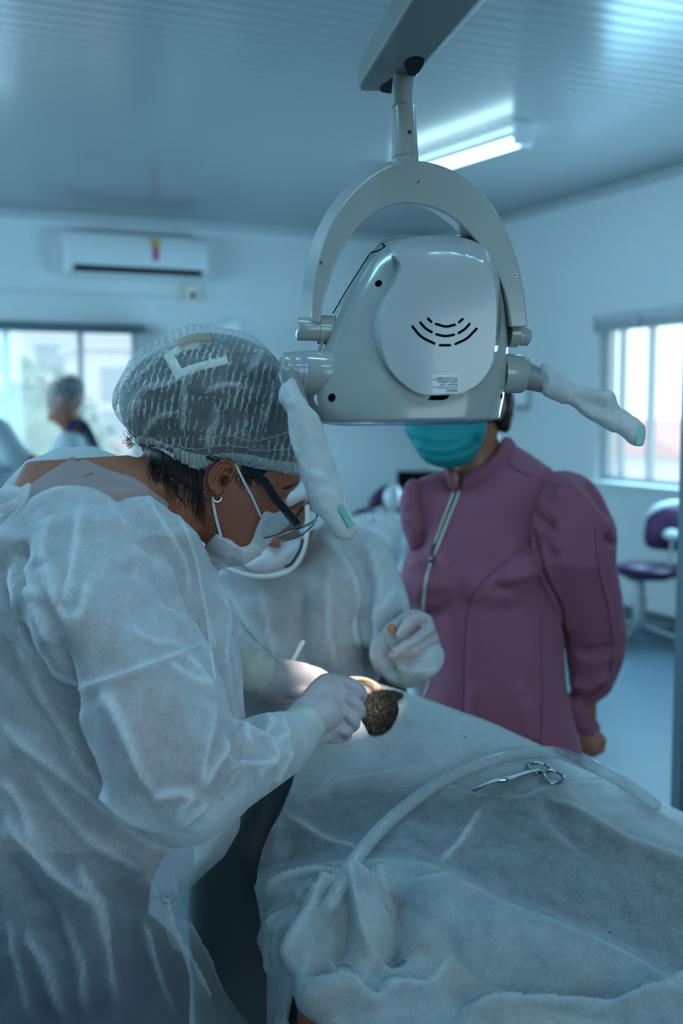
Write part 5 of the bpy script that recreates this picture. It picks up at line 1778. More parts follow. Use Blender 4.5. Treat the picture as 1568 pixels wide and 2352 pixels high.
# cap edge over the brow, mask, face shield rim
capm = fuse('hair_cap', [ellipsoid(hc + hu * .045 - hf * .025, hf * .100, hu.cross(hf) * .086, hu * .090, 28, 20)], .005, 2)
crumple(capm, .004, 26)
link('hair_cap', capm, M['mask'], ASST)
mko = [(560, 1290), (600, 1262), (640, 1240), (668, 1238), (698, 1228), (704, 1250), (694, 1280), (676, 1300), (650, 1312), (615, 1318), (580, 1312)]
mm2 = fuse('face_mask', [inflate(mko, 1.86, .035, 4.0, per=3)], .0035, 3)
creases(mm2, [([(580, 1290), (630, 1275), (690, 1255)], .004, .003, 'sharp'), ([(600, 1305), (650, 1295), (690, 1275)], .004, .003, 'sharp')], 1.84)
link('face_mask', mm2, M['mask'], ASST)
ns = fuse('nose', [pxtube([(640, 1200, 1.835, 12), (634, 1225, 1.825, 14), (628, 1243, 1.82, 14)], 14), pxtube([(619, 1246, 1.83, 8), (620, 1250, 1.83, 7)], 10), pxtube([(636, 1250, 1.83, 8), (637, 1253, 1.83, 7)], 10)], .002, 2)
link('nose', ns, pbr('reddened_nose', (0.36, 0.12, 0.09), 0.45), ASST)
def rimtube(pts, r, m, name, d=1.80):
    return mk(name, tube([at(x, y, d + (k * 0)) for k, (x, y) in enumerate(spline(pts, 40))], r, 10), m, ASST)
rimtube([(512, 1302), (540, 1312), (575, 1322), (610, 1324), (645, 1318), (672, 1303), (690, 1280), (699, 1255), (704, 1230), (707, 1200), (706, 1165)], .0042, M['white'], 'face_shield_rim')
rimtube([(655, 1302), (668, 1295), (680, 1278), (689, 1260), (694, 1240)], .0022, M['black'], 'face_shield_seal', 1.797)
# brow
mk('eyebrow', tube([at(x, y, 1.808) for x, y in spline([(682, 1184), (689, 1175), (696, 1166)], 8)], .0022, 6), M['hair'], ASST)
fm = fuse('brow_skin', [inflate([(664, 1166), (690, 1154), (704, 1146), (703, 1180), (700, 1200), (690, 1215), (676, 1200)], 1.835, .022, 3.0, per=2)], .003, 2)
link('brow_skin', fm, M['skin2'], ASST)
pk = fuse('cap_edge', [inflate([(647, 1140), (660, 1132), (678, 1126), (690, 1108), (698, 1112), (705, 1140), (700, 1146), (680, 1156), (664, 1165), (656, 1152)], 1.818, .018, 2.5, per=2)], .0025, 2)
creases(pk, [([(690, 1115), (680, 1135), (684, 1152)], .003, .003, 'sharp'), ([(700, 1125), (694, 1145)], .003, .003, 'sharp'), ([(668, 1132), (668, 1158)], .003, .003, 'sharp')], 1.8)
link('cap_edge', pk, M['mask'], ASST)

# raised gloved hand: thumb in front, four curled fingers stacked down to the right
hand = [inflate([(905, 1425), (925, 1408), (950, 1399), (972, 1405), (992, 1418), (998, 1440), (1008, 1465), (1013, 1490), (1008, 1505), (990, 1512), (965, 1505), (940, 1480), (915, 1455)], 1.868, .026, 3.5, per=3)]
hand.append(pxtube([(985, 1500, 1.875, 26), (970, 1480, 1.87, 28)], 14))
hand.append(pxtube([(965, 1420, 1.842, 16), (945, 1425, 1.826, 15), (928, 1444, 1.822, 12.5), (917, 1458, 1.824, 9.5)], 14, samples=22))
hand.append(pxtube([(985, 1445, 1.845, 15), (955, 1468, 1.826, 14.5), (925, 1488, 1.824, 13), (903, 1503, 1.828, 11)], 14, samples=22))
hand.append(pxtube([(995, 1468, 1.85, 14), (965, 1488, 1.832, 14), (935, 1500, 1.832, 12), (915, 1508, 1.836, 9)], 14, samples=22))
hand.append(pxtube([(1000, 1490, 1.856, 13), (975, 1502, 1.842, 13), (955, 1507, 1.842, 11), (945, 1508, 1.845, 9)], 14, samples=22))
hand.append(pxtube([(935, 1425, 1.87, 17), (915, 1432, 1.855, 15), (903, 1442, 1.842, 14), (899, 1450, 1.838, 12.5)], 14, samples=20))
hg = fuse('glove', hand, .0028, 2)
creases(hg, [([(985, 1440), (960, 1458), (930, 1470)], .003, -.003), ([(990, 1460), (965, 1480), (940, 1492)], .003, -.0035), ([(998, 1480), (975, 1494), (955, 1502)], .003, -.0035)], 1.83)
hgo = link('glove', hg, M['glove'], ASST, label='white latex glove with stained thumb and fingertip')
mk('stain', ellipsoid(at(899, 1444, 1.8315), CR * .0075, CU * .0085, CF * .004, 16, 10), M['stained'], hgo, label='orange stain on the thumb')
mk('stain', ellipsoid(at(900, 1498, 1.8215), CR * .0022, CU * .0022, CF * .0016, 10, 8), M['stained'], hgo)

# clear suction tip standing up behind the farther glove
t = mk('suction_tip', pxtube([(672, 1518, 1.74, 4.5), (682, 1500, 1.74, 5), (691, 1482, 1.74, 5.5), (695, 1476, 1.74, 5.5)], 12), M['tube'])
tag(t, 'short clear suction tip held above the far gloved hand', 'suction tip')

# ================================================================== woman in the plum blouse
WOM = thing('person', 'person in a plum zipped blouse and teal mask, hands clasped behind', 'person', Vector((at(1120, 1400, 2.36).x, at(1120, 1400, 2.36).y, 0)))
whc = at(1058, 925, 2.36)
wf = (CR * -.42 + CF * -.80 + CU * -.42).normalized()
wu = (CR * -.12 + CF * -.32 + CU * .93).normalized()
geos = head_geos(whc, wf, wu, .235)
geos.append(tube([at(1085, 1000, 2.39), at(1090, 1060, 2.40), at(1095, 1110, 2.40)], [.056, .057, .07], 20, samples=12))
geos.append(inflate([(975, 1150), (1040, 1110), (1090, 1085), (1170, 1100), (1240, 1150), (1250, 1300), (1262, 1500), (1300, 1700), (1310, 1900), (980, 1900), (985, 1600), (980, 1400)], 2.43, .07, 10.0, per=3))
geos.append(pxtube([(1290, 1190, 2.43, 40), (1345, 1340, 2.45, 38), (1370, 1480, 2.49, 34), (1345, 1590, 2.52, 28), (1345, 1660, 2.54, 25), (1352, 1690, 2.54, 30)], 18, samples=36))
geos.append(pxtube([(975, 1190, 2.46, 36), (985, 1350, 2.56, 34), (1050, 1520, 2.62, 32), (1240, 1670, 2.62, 30), (1320, 1700, 2.57, 28)], 16, samples=30))
# hand holding the other wrist, fingers showing at its edge
for q in ([(1345, 1665, 2.53, 20), (1362, 1680, 2.52, 11), (1378, 1692, 2.52, 9.5), (1386, 1698, 2.53, 7)], [(1340, 1690, 2.53, 20), (1362, 1706, 2.515, 11), (1378, 1706, 2.515, 10), (1386, 1702, 2.525, 8)],
          [(1340, 1705, 2.53, 18), (1358, 1718, 2.515, 11), (1374, 1722, 2.515, 10), (1384, 1720, 2.525, 8)], [(1335, 1712, 2.535, 16), (1352, 1728, 2.52, 10), (1366, 1731, 2.52, 9)], [(1335, 1690, 2.55, 18), (1360, 1676, 2.56, 10), (1372, 1680, 2.56, 8)]):
    geos.append(pxtube(q, 12, samples=18))
wm = fuse('body', geos, .005, 2)
link('body', wm, M['skin2'], WOM)
WB = bvh_of(wm)
# trousers and shoes
geos = [inflate([(975, 1800), (1300, 1800), (1330, 1950), (1310, 2100), (980, 2100), (960, 1950)], 2.44, .12, 10.0, per=2)]
wx = at(1140, 2000, 2.44)
for s in (-1, 1):
    geos.append(tube([Vector((wx.x + .085 * s, wx.y, wx.z)), Vector((wx.x + .09 * s, wx.y, .42)), Vector((wx.x + .09 * s, wx.y + .01, .07))], [.105, .075, .06], 18, samples=14))
link('trousers', fuse('trousers', geos, .008, 3), M['trousers'], WOM)
for s in (-1, 1):
    mk('shoe', tube([Vector((wx.x + .09 * s, wx.y + .05, .045)), Vector((wx.x + .09 * s - .03, wx.y - .15, .038))], [.044, .036], 14, samples=8), M['white'], WOM)
# hair
hg_ = [ellipsoid(whc + wu * .028 - wf * .02, wf * .095, wu.cross(wf) * .086, wu * .098, 28, 20), inflate([(1118, 860), (1150, 850), (1176, 890), (1181, 925), (1176, 960), (1168, 985), (1158, 992), (1140, 985), (1134, 960), (1122, 930)], 2.40, .06, 4.0, per=3)]
hm2 = fuse('hair', hg_, .005, 2)
crumple(hm2, .004, 22, (1, 1, .5), 3.0)
link('hair', hm2, M['hair'], WOM)
# teal mask
tm = [(928, 975), (925, 900), (980, 885), (1060, 885), (1117, 905), (1119, 960), (1117, 985), (1110, 1008), (1102, 1030), (1090, 1050), (1080, 1062), (1062, 1070), (1040, 1075), (1015, 1074), (990, 1066), (970, 1052), (955, 1030), (944, 1012), (930, 992)]
tmm = fuse('face_mask', [inflate(tm, 2.285, .055, 4.0, per=2)], .004, 3)
creases(tmm, [([(944, 1015), (985, 1030), (1040, 1030), (1095, 1000)], .006, .006, 'sharp'), ([(955, 1035), (1000, 1052), (1050, 1048), (1098, 1030)], .006, .006, 'sharp'), ([(935, 985), (985, 1005), (1050, 1005), (1105, 985)], .006, .005, 'sharp'), ([(1085, 1000), (1100, 1020), (1108, 1010)], .005, -.008)], 2.24)
TMK = link('face_mask', tmm, M['teal'], WOM)
mk('ear_loop', tube([at(1112, 995, 2.27), at(1105, 975, 2.28), at(1098, 955, 2.29)], .0025, 8, samples=10), M['teal'], TMK)
# blouse body
bo = [(1022, 1078), (1030, 1066), (1060, 1085), (1100, 1066), (1142, 1034), (1150, 1015), (1165, 1012), (1180, 1020), (1215, 1040), (1258, 1070), (1275, 1085), (1262, 1130), (1240, 1180), (1225, 1230), (1228, 1300), (1262, 1370), (1290, 1440), (1297, 1500), (1300, 1560), (1310, 1620), (1325, 1680), (1338, 1740), (1350, 1850), (1350, 1960), (960, 1960), (958, 1800), (962, 1600), (958, 1500), (940, 1420), (925, 1370), (920, 1320), (925, 1290), (938, 1262), (950, 1235), (944, 1190), (934, 1140), (945, 1110), (985, 1090)]
gB = [inflate(bo, 2.40, .150, 7.0, per=2)]
gB.append(inflate([(1022, 1080), (1030, 1068), (1040, 1078), (1050, 1104), (1062, 1104), (1090, 1088), (1142, 1055), (1153, 1020), (1160, 1006), (1178, 1012), (1190, 1060), (1150, 1110), (1080, 1135), (1050, 1125), (1035, 1105)], lambda x, y: 2.345 + max(0, x - 1040) * .0006, .05, 5.0, per=2))
# bust
gB.append(pxtube([(975, 1340, 2.31, 58), (1000, 1345, 2.30, 62), (1030, 1335, 2.31, 60)], 22))
gB.append(pxtube([(1090, 1345, 2.30, 66), (1130, 1350, 2.31, 72), (1160, 1335, 2.33, 66)], 22))
bl = fuse('blouse', gB, .006, 6)
creases(bl, [([(1225, 1240), (1160, 1290), (1110, 1335), (1080, 1380), (1068, 1450), (1065, 1560), (1062, 1640)], .0025, -.004, 'sharp'), ([(1242, 1390), (1242, 1500), (1245, 1620), (1240, 1720)], .0025, -.004, 'sharp'),
             ([(1235, 1320), (1190, 1330), (1150, 1340)], .010, .018, 'sharp'), ([(1230, 1290), (1190, 1300), (1150, 1285)], .010, .016, 'sharp'), ([(1235, 1335), (1180, 1352), (1130, 1345)], .010, -.014), ([(960, 1360), (990, 1375), (1030, 1370)], .02, -.008),
             ([(1225, 1100), (1170, 1080), (1160, 1040)], .003, -.003, 'sharp'), ([(1180, 1560), (1200, 1640), (1215, 1710)], .016, .008), ([(1100, 1560), (1090, 1620), (1085, 1680)], .016, .007), ([(1215, 1600), (1225, 1660), (1228, 1720)], .008, .016, 'sharp'), ([(950, 1230), (985, 1290), (1000, 1320)], .02, -.008)], 2.27)
blo = link('blouse', bl, M['pink'], WOM)
BLB = bvh_of(bl)
def on_blouse(pts, r, m, name, off=.0012, par=None, lab=None):
    P = [hit(BLB, x, y, off, 2.27)[0] for x, y in spline(pts, 30)]
    return mk(name, tube(P, r, 6), m, par or blo, label=lab)
on_blouse([(1041, 1134), (1030, 1165), (1015, 1205), (1003, 1240), (996, 1258)], .0034, M['zip'], 'zip_tape')
on_blouse([(1053, 1132), (1040, 1165), (1022, 1212), (1008, 1250), (998, 1275)], .0034, M['zip'], 'zip_tape')
on_blouse([(1047, 1138), (1033, 1172), (1018, 1210), (1004, 1248)], .0042, M['black'], 'zip_opening', .0006)
on_blouse([(993, 1285), (984, 1310), (977, 1340), (974, 1370), (972, 1410), (974, 1470), (982, 1540), (985, 1570), (976, 1600)], .0036, M['zip'], 'zip_tape')
on_blouse([(1000, 1250), (996, 1270), (990, 1300)], .0048, M['steel'], 'zip_slider', .003)
# stand collar, open at the zip
def collar(pts, d, H):
    return link('collar', fuse('collar', [inflate(pts, d, H, 3.0, per=2)], .0035, 3), M['pink'], WOM)
collar([(1058, 1108), (1060, 1093), (1090, 1080), (1120, 1056), (1142, 1030), (1152, 1008), (1165, 1002), (1180, 1012), (1190, 1040), (1165, 1080), (1115, 1116), (1060, 1132)], lambda x, y: 2.315 + max(0, x - 1060) * .0005, .028)
collar([(1021, 1082), (1030, 1070), (1038, 1080), (1044, 1104), (1047, 1132), (1034, 1124)], lambda x, y: 2.305, .02)
# throat at the open collar
mk('throat', ellipsoid(at(1040, 1100, 2.298), CR * .012, CU * .022, CF * .006, 14, 10), M['skin2'], WOM)
on_blouse([(1225, 1240), (1160, 1290), (1110, 1335), (1080, 1380), (1068, 1450), (1065, 1560), (1062, 1640)], .0011, M['pinkdark'], 'seam', .0002)
on_blouse([(1244, 1400), (1243, 1500), (1245, 1620), (1240, 1720)], .0011, M['pinkdark'], 'seam', .0002)
on_blouse([(1222, 1095), (1185, 1078), (1165, 1062)], .0011, M['pinkdark'], 'seam', .0002)
# puffed sleeves
so_ = [(1262, 1088), (1285, 1080), (1310, 1082), (1345, 1095), (1378, 1128), (1398, 1170), (1414, 1205), (1418, 1240), (1415, 1290), (1424, 1340), (1434, 1400), (1440, 1460), (1436, 1500), (1424, 1540), (1400, 1590), (1372, 1612), (1350, 1636), (1330, 1646), (1316, 1630), (1310, 1590), (1300, 1520), (1296, 1490), (1278, 1440), (1250, 1390), (1228, 1330), (1212, 1290), (1205, 1230), (1212, 1170), (1236, 1120)]
sl = fuse('sleeve', [inflate(so_, lambda x, y: 2.40 + max(0, y - 1300) * .0004 - max(0, 1262 - x) * .0006, .088, 6.0, per=3)], .004, 5)
creases(sl, [([(1250, 1105), (1270, 1115), (1300, 1120)], 0.0054, 0.0126, 'sharp'), ([(1240, 1130), (1265, 1145), (1290, 1140)], 0.0045, 0.0126, 'sharp'), ([(1232, 1160), (1262, 1175), (1285, 1200)], 0.0045, 0.0126, 'sharp'), ([(1228, 1180), (1255, 1200), (1275, 1220)], 0.0045, -0.0126), ([(1225, 1210), (1260, 1230), (1290, 1270)], 0.0054, 0.0126, 'sharp'),
             ([(1290, 1090), (1330, 1140), (1370, 1190), (1410, 1240)], 0.0108, 0.0180, 'sharp'), ([(1345, 1100), (1375, 1150), (1395, 1180)], 0.0090, -0.0180), ([(1365, 1210), (1372, 1300), (1395, 1390), (1405, 1480), (1400, 1560)], 0.0036, 0.0108, 'sharp'), ([(1380, 1230), (1418, 1250)], 0.0072, -0.0216), ([(1235, 1260), (1280, 1380), (1310, 1460)], 0.0108, 0.0144, 'sharp'),
             ([(1320, 1500), (1370, 1500), (1420, 1480)], 0.0144, -0.0180), ([(1310, 1560), (1350, 1570), (1400, 1540)], 0.0108, 0.0180, 'sharp'), ([(1320, 1610), (1350, 1600), (1390, 1560)], 0.0090, -0.0144), ([(1225, 1220), (1245, 1300), (1290, 1400), (1300, 1480)], 0.0045, -0.0144)], 2.33)
slo = link('sleeve', sl, M['pink'], WOM)
SB = bvh_of(sl)
P = [hit(SB, x, y, .0008, 2.33)[0] for x, y in spline([(1366, 1212), (1373, 1300), (1395, 1390), (1406, 1480), (1402, 1540)], 24)]
mk('seam', tube(P, .001, 6), M['pinkdark'], slo)
s2 = fuse('sleeve', [inflate([(950, 1098), (932, 1110), (920, 1135), (917, 1165), (922, 1210), (934, 1245), (946, 1268), (968, 1260), (980, 1215), (972, 1180), (966, 1150), (966, 1120)], 2.36, .055, 4.0, per=3)], .004, 3)
creases(s2, [([(930, 1120), (945, 1135)], .004, .006, 'sharp'), ([(922, 1150), (940, 1165)], .004, .006, 'sharp'), ([(922, 1185), (940, 1200)], .004, .005, 'sharp')], 2.33)
link('sleeve', s2, M['pink'], WOM)
link('cuff', fuse('cuff', [pxtube([(1318, 1620, 2.52, 32), (1335, 1655, 2.53, 30), (1352, 1675, 2.535, 27), (1348, 1690, 2.535, 26)], 20, samples=16), pxtube([(1300, 1690, 2.56, 30), (1335, 1700, 2.55, 26), (1348, 1706, 2.545, 22)], 18, samples=10)], .004, 2), M['pink'], WOM)
# ================================================================== patient, chair and drape
PAT = thing('person', 'person lying under the drape, only cropped dark hair, brow and an elbow showing', 'person', at(1100, 2050, 1.42))
# the drape: a sheet over the patient, fixed by where its folds and edges lie in the room
ctrl = [(792, 1556, 1.745), (860, 1568, 1.74), (905, 1577, 1.735), (1000, 1607, 1.72), (1150, 1666, 1.70), (1300, 1737, 1.675), (1420, 1803, 1.645), (1568, 1864, 1.62), (1700, 1922, 1.60), (1900, 2010, 1.58),
        (760, 1640, 1.66), (960, 1680, 1.63), (830, 1720, 1.60), (1050, 1740, 1.585), (1200, 1770, 1.575), (1000, 1800, 1.52), (850, 1790, 1.52), (720, 1760, 1.55), (1300, 1840, 1.51), (1450, 1900, 1.50), (1150, 1830, 1.50),
        (1100, 1900, 1.43), (1300, 1930, 1.42), (1420, 2000, 1.40), (900, 1920, 1.41), (760, 1900, 1.435), (680, 1850, 1.47), (1568, 2010, 1.43), (1700, 2060, 1.42), (1900, 2140, 1.41),
        (1000, 2000, 1.35), (1200, 2040, 1.345), (1400, 2100, 1.33), (1568, 2200, 1.31), (1700, 2260, 1.30), (850, 1990, 1.36), (720, 2000, 1.37), (620, 1960, 1.41), (590, 2040, 1.39),
        (640, 2100, 1.33), (760, 2100, 1.30), (900, 2100, 1.285), (1050, 2150, 1.27), (1250, 2200, 1.255), (1450, 2260, 1.24), (1000, 2250, 1.225), (800, 2220, 1.24), (680, 2200, 1.26), (600, 2180, 1.34), (620, 2250, 1.32),
        (700, 2300, 1.215), (850, 2330, 1.19), (1050, 2340, 1.185), (1300, 2330, 1.19), (1568, 2352, 1.19), (1000, 2450, 1.15), (1400, 2450, 1.15), (1800, 2400, 1.18), (760, 2450, 1.16), (640, 2352, 1.31), (645, 2450, 1.31), (1900, 2350, 1.25)]
C_ = np.array(ctrl, float)
Sx = C_[:, :2] / 300.0

def tps(r2):
    return np.where(r2 > 1e-9, r2 * np.log(r2 + 1e-12) * 0.5, 0.0)
n_ = len(C_)
K = tps(((Sx[:, None] - Sx[None]) ** 2).sum(2)) + np.eye(n_) * 0.02
Pm = np.hstack([np.ones((n_, 1)), Sx])
A_ = np.zeros((n_ + 3, n_ + 3))
A_[:n_, :n_] = K
A_[:n_, n_:] = Pm
A_[n_:, :n_] = Pm.T
W_ = np.linalg.solve(A_, np.concatenate([C_[:, 2], np.zeros(3)]))

def drape_d(X, Y):
    q = np.stack([np.ravel(X) / 300.0, np.ravel(Y) / 300.0], 1)
    r2 = ((q[:, None] - Sx[None]) ** 2).sum(2)
    return (tps(r2) @ W_[:n_] + W_[n_] + q @ W_[n_ + 1:]).reshape(np.shape(X))

edge_far = [(700, 1600), (760, 1562), (800, 1556), (850, 1562), (905, 1577), (1000, 1607), (1150, 1666), (1300, 1737), (1420, 1803), (1500, 1836), (1568, 1864), (1700, 1922), (1850, 1990)]
out_ = edge_far + [(1850, 2480), (770, 2480), (745, 2352), (722, 2330), (700, 2308), (682, 2284), (668, 2256), (664, 2262), (652, 2310), (644, 2352), (640, 2480), (622, 2480), (618, 2352), (616, 2290), (618, 2240), (606, 2190), (596, 2160), (606, 2125), (598, 2080), (588, 2040), (592, 1995), (604, 1950), (625, 1900), (648, 1855), (670, 1800), (690, 1730), (690, 1660)]
hole = [(838, 1668), (822, 1640), (818, 1610), (822, 1588), (833, 1576), (848, 1572), (862, 1571), (880, 1577), (898, 1590), (909, 1604), (916, 1622), (914, 1640), (905, 1662), (893, 1678), (876, 1688), (858, 1690), (846, 1684)]
poly = np.array(out_, float)
hpoly = closed_spline(hole, 3)
st_ = 3.4
X, Y = np.meshgrid(np.arange(580, 1856, st_), np.arange(1548, 2484, st_))
ins = inside(poly, X, Y) & ~inside(hpoly, X, Y)
use = ins.copy()
for ax in (0, 1):
    for s in (1, -1):
        use |= np.roll(ins, s, ax)
edge = use & ~ins
d1, bx1, by1 = dist_poly(poly, X[edge], Y[edge])
d2, bx2, by2 = dist_poly(hpoly, X[edge], Y[edge])
k = d1 < d2
X[edge] = np.where(k, bx1, bx2)
Y[edge] = np.where(k, by1, by2)
D = drape_d(X, Y)
# the cloth rolls over at its far edge and hangs down behind
fe = spline(edge_far, 200)
ef = np.interp(X, fe[:, 0], fe[:, 1])
near = np.clip(1 - (Y - ef) / 60.0, 0, 1)
D = D + 0.035 * near ** 3
# at the near left side it turns down and away
# main overlapping fold: the lower layer stands proud of the upper one
fold = spline([(585, 2030), (610, 2008), (660, 1992), (720, 1980), (790, 1972), (850, 1968), (905, 1968), (970, 1974), (1030, 1998), (1150, 2060), (1280, 2110), (1420, 2172), (1568, 2258), (1700, 2330), (1860, 2410)], 200)
ff = np.interp(X, fold[:, 0], fold[:, 1])
below = (Y - ff)
D = D - 0.030 / (1 + np.exp(-np.clip(below / 5.0, -40, 40))) * np.exp(-np.clip(below, 0, None) / 160.0)
idx = -np.ones(X.shape, int)
V, F = [], []
for i, j in zip(*np.nonzero(use)):
    idx[i, j] = len(V)
    V.append(at(X[i, j], Y[i, j], D[i, j]))
for i in range(X.shape[0] - 1):
    for j in range(X.shape[1] - 1):
        q = (idx[i, j], idx[i + 1, j], idx[i + 1, j + 1], idx[i, j + 1])
        if min(q) >= 0 and (ins[i, j] or ins[i + 1, j + 1] or ins[i + 1, j] or ins[i, j + 1]):
            F.append(tuple(int(a) for a in q))
dm = bpy.data.meshes.new('surgical_drape')
dm.from_pydata([tuple(p) for p in V], [], F)
dm.update()
creases(dm, [
    ([(1235, 1818), (1320, 1868), (1400, 1915), (1450, 1942), (1568, 1985), (1700, 2040)], 0.0055, 0.0196, SH),
    ([(1240, 1822), (1300, 1900), (1380, 1960)], 0.0176, -0.0115, S),
    ([(1105, 1858), (1080, 1900), (1050, 1945), (1000, 1990)], 0.0046, 0.0074, SH),
    ([(1130, 1830), (1200, 1832), (1240, 1816), (1330, 1800), (1412, 1796)], 0.0046, 0.0049, SH),
    ([(1010, 1795), (1060, 1820), (1130, 1832)], 0.0055, 0.0034, SH),
    ([(700, 1830), (790, 1795), (900, 1775), (1015, 1752)], 0.0055, 0.0040, SH),
    ([(690, 1850), (760, 1830), (860, 1820)], 0.0110, -0.0069, S),
    ([(650, 1862), (700, 1905), (760, 1942), (850, 1968)], 0.0074, 0.0123, SH),
    ([(735, 1820), (760, 1790), (790, 1775)], 0.0055, 0.0030, SH),
    ([(960, 1715), (1000, 1748), (1030, 1772)], 0.0046, 0.0030, SH),
    ([(905, 1760), (960, 1740), (980, 1720)], 0.0064, 0.0025, SH),
    ([(840, 1700), (890, 1740), (950, 1745)], 0.0132, -0.0058, S),
    ([(915, 1640), (990, 1680), (1070, 1700)], 0.0092, 0.0049, SH),
    ([(1420, 1805), (1480, 1850), (1568, 1900)], 0.0110, 0.0069, S),
    # gathers at the lower left
    ([(835, 1985), (870, 2030), (905, 2070), (912, 2085)], 0.0099, -0.0184, S),
    ([(815, 1985), (822, 2060), (828, 2130), (850, 2190), (885, 2225)], 0.0064, 0.0196, SH),
    ([(865, 1990), (890, 2040)], 0.0064, 0.0123, SH),
    ([(905, 2085), (920, 2120), (905, 2180), (892, 2222)], 0.0110, -0.0138, S),
    ([(778, 2035), (755, 2080), (735, 2130), (715, 2180), (690, 2250)], 0.0064, 0.0221, SH),
    ([(772, 2030), (800, 2042), (818, 2055)], 0.0046, 0.0123, SH),
    ([(795, 2080), (780, 2140), (770, 2190), (740, 2245)], 0.0154, -0.0162, S),
    ([(690, 2255), (740, 2262), (790, 2245)], 0.0064, 0.0123, SH),
    ([(755, 2185), (780, 2215), (800, 2260), (830, 2320)], 0.0064, 0.0147, SH),
    ([(612, 2060), (650, 2040), (710, 2030), (760, 2025)], 0.0064, 0.0147, SH),
    ([(618, 2120), (650, 2080), (690, 2055), (750, 2040)], 0.0064, 0.0147, SH),
    ([(615, 2150), (660, 2110), (700, 2085)], 0.0066, -0.0138, S),
    ([(640, 2140), (680, 2105), (715, 2085)], 0.0046, 0.0110, SH),
    ([(625, 2250), (630, 2190), (640, 2140), (680, 2110)], 0.0055, 0.0147, SH),
    ([(655, 2250), (650, 2200), (665, 2150), (690, 2120)], 0.0055, 0.0110, SH),
    ([(700, 2115), (730, 2100), (742, 2110)], 0.0046, 0.0099, SH),
    ([(860, 2290), (920, 2268), (975, 2272), (995, 2272)], 0.0074, 0.0147, SH),
    ([(985, 2275), (1010, 2240), (1030, 2205)], 0.0055, 0.0123, SH),
    ([(830, 2330), (880, 2300), (930, 2270)], 0.0092, 0.0123, SH),
    ([(1060, 2352), (1100, 2325), (1145, 2300), (1300, 2305), (1450, 2300), (1568, 2300), (1700, 2300)], 0.0074, 0.0196, SH),
    ([(1070, 2370), (1160, 2330), (1300, 2330), (1568, 2330)], 0.0154, -0.0138, S),
    ([(1115, 2080), (1130, 2130), (1090, 2180), (1040, 2210)], 0.0220, 0.0081, S),
    ([(1300, 2240), (1400, 2290), (1480, 2300), (1530, 2280)], 0.0132, -0.0162, S),
    ([(1455, 2300), (1500, 2278), (1568, 2290)], 0.0074, 0.0123, SH),
    ([(1150, 2250), (1300, 2280), (1440, 2300)], 0.0220, -0.0092, S),
    ([(650, 1870), (670, 1930), (660, 1990)], 0.0110, -0.0092, S),
    # broad billows of the folded part
    ([(832, 1985), (842, 2100), (872, 2205)], .018, .026, S), ([(900, 2040), (922, 2120), (892, 2225)], .015, -.026, S), ([(965, 2010), (1005, 2100), (965, 2200)], .030, .018, S), ([(782, 2035), (735, 2140), (692, 2250)], .014, .026, S),
    ([(802, 2095), (772, 2195), (742, 2262)], .013, -.022, S), ([(622, 2068), (700, 2028), (792, 2018)], .010, .018, S), ([(620, 2098), (700, 2052), (772, 2040)], .008, -.013, S), ([(616, 2150), (680, 2092), (742, 2068)], .008, .014, S),
    ([(1000, 2290), (1200, 2282), (1450, 2272)], .030, -.018, S), ([(1040, 2352), (1150, 2312), (1350, 2312), (1568, 2312), (1700, 2315)], .014, .026, S), ([(1020, 2130), (1200, 2180), (1400, 2240)], .035, .014, S),
    ([(700, 2300), (760, 2285), (820, 2300), (860, 2350)], .014, .016, S), ([(760, 2120), (765, 2180), (740, 2230)], .008, .010, S),
], 1.35)
facets(dm, .0020, 4.5, 12, 7, .1)
facets(dm, .0005, 20, 13, 16, .1)
relax_mesh(dm, 9, .5)
drape = link('surgical_drape', dm, M['drape'])
tag(drape, 'thin white surgical drape with a hole for the head, spread over the patient', 'drape')
DB0 = bvh_of(dm)
# the sheet is folded over on itself below the long fold: a second layer
A3 = arr(dm)
scr_ = []
for p in dm.vertices:
    v = p.co - EYE
    dz = v.dot(CF)
    scr_.append((CX + v.dot(CR) / dz * FPX, CY - v.dot(CU) / dz * FPX))
scr_ = np.array(scr_)
vf = scr_[:, 1] - np.interp(scr_[:, 0], fold[:, 0], fold[:, 1])
nn_ = nrm(dm)
flip = np.sign(-(nn_ @ np.array(list(CF))))
sel = vf > 2
remap = -np.ones(len(A3), int)
remap[sel] = np.arange(sel.sum())
V2 = A3[sel] + nn_[sel] * flip[sel][:, None] * (.0028 * np.clip(vf[sel] / 12, 0.25, 1))[:, None]
F2 = [tuple(int(remap[i]) for i in p.vertices) for p in dm.polygons if all(sel[i] for i in p.vertices)]
def feather(o, val):
    at_ = o.data.attributes.new('fold', 'FLOAT', 'POINT')
    at_.data.foreach_set('value', val.astype(np.float32))
fo = mk('folded_layer', ([Vector(v) for v in V2], F2), M['drape2'], drape)
feather(fo, -np.clip(1 - (vf[sel] - 2) / 9.0, 0, 1))
under_line = spline([(560, 1850), (700, 1832), (850, 1822), (1010, 1838), (1130, 1832), (1240, 1820), (1320, 1868), (1450, 1942), (1568, 1988), (1870, 2110)], 120)
uv_ = scr_[:, 1] - np.interp(scr_[:, 0], under_line[:, 0], under_line[:, 1])
sel = uv_ < 0
remap = -np.ones(len(A3), int)
remap[sel] = np.arange(sel.sum())
V2 = A3[sel] - nn_[sel] * flip[sel][:, None] * .003
F2 = [tuple(int(remap[i]) for i in p.vertices) for p in dm.polygons if all(sel[i] for i in p.vertices)]
uo = mk('under_layer', ([Vector(v) for v in V2], F2), M['drape3'], drape)
feather(uo, -np.clip(1 + uv_[sel] / 70.0, 0, 1))
DB = bvh_of(dm)

def under(px, py, gap):
    return at(px, py, float(drape_d(np.array([px], float), np.array([py], float))[0]) + gap)
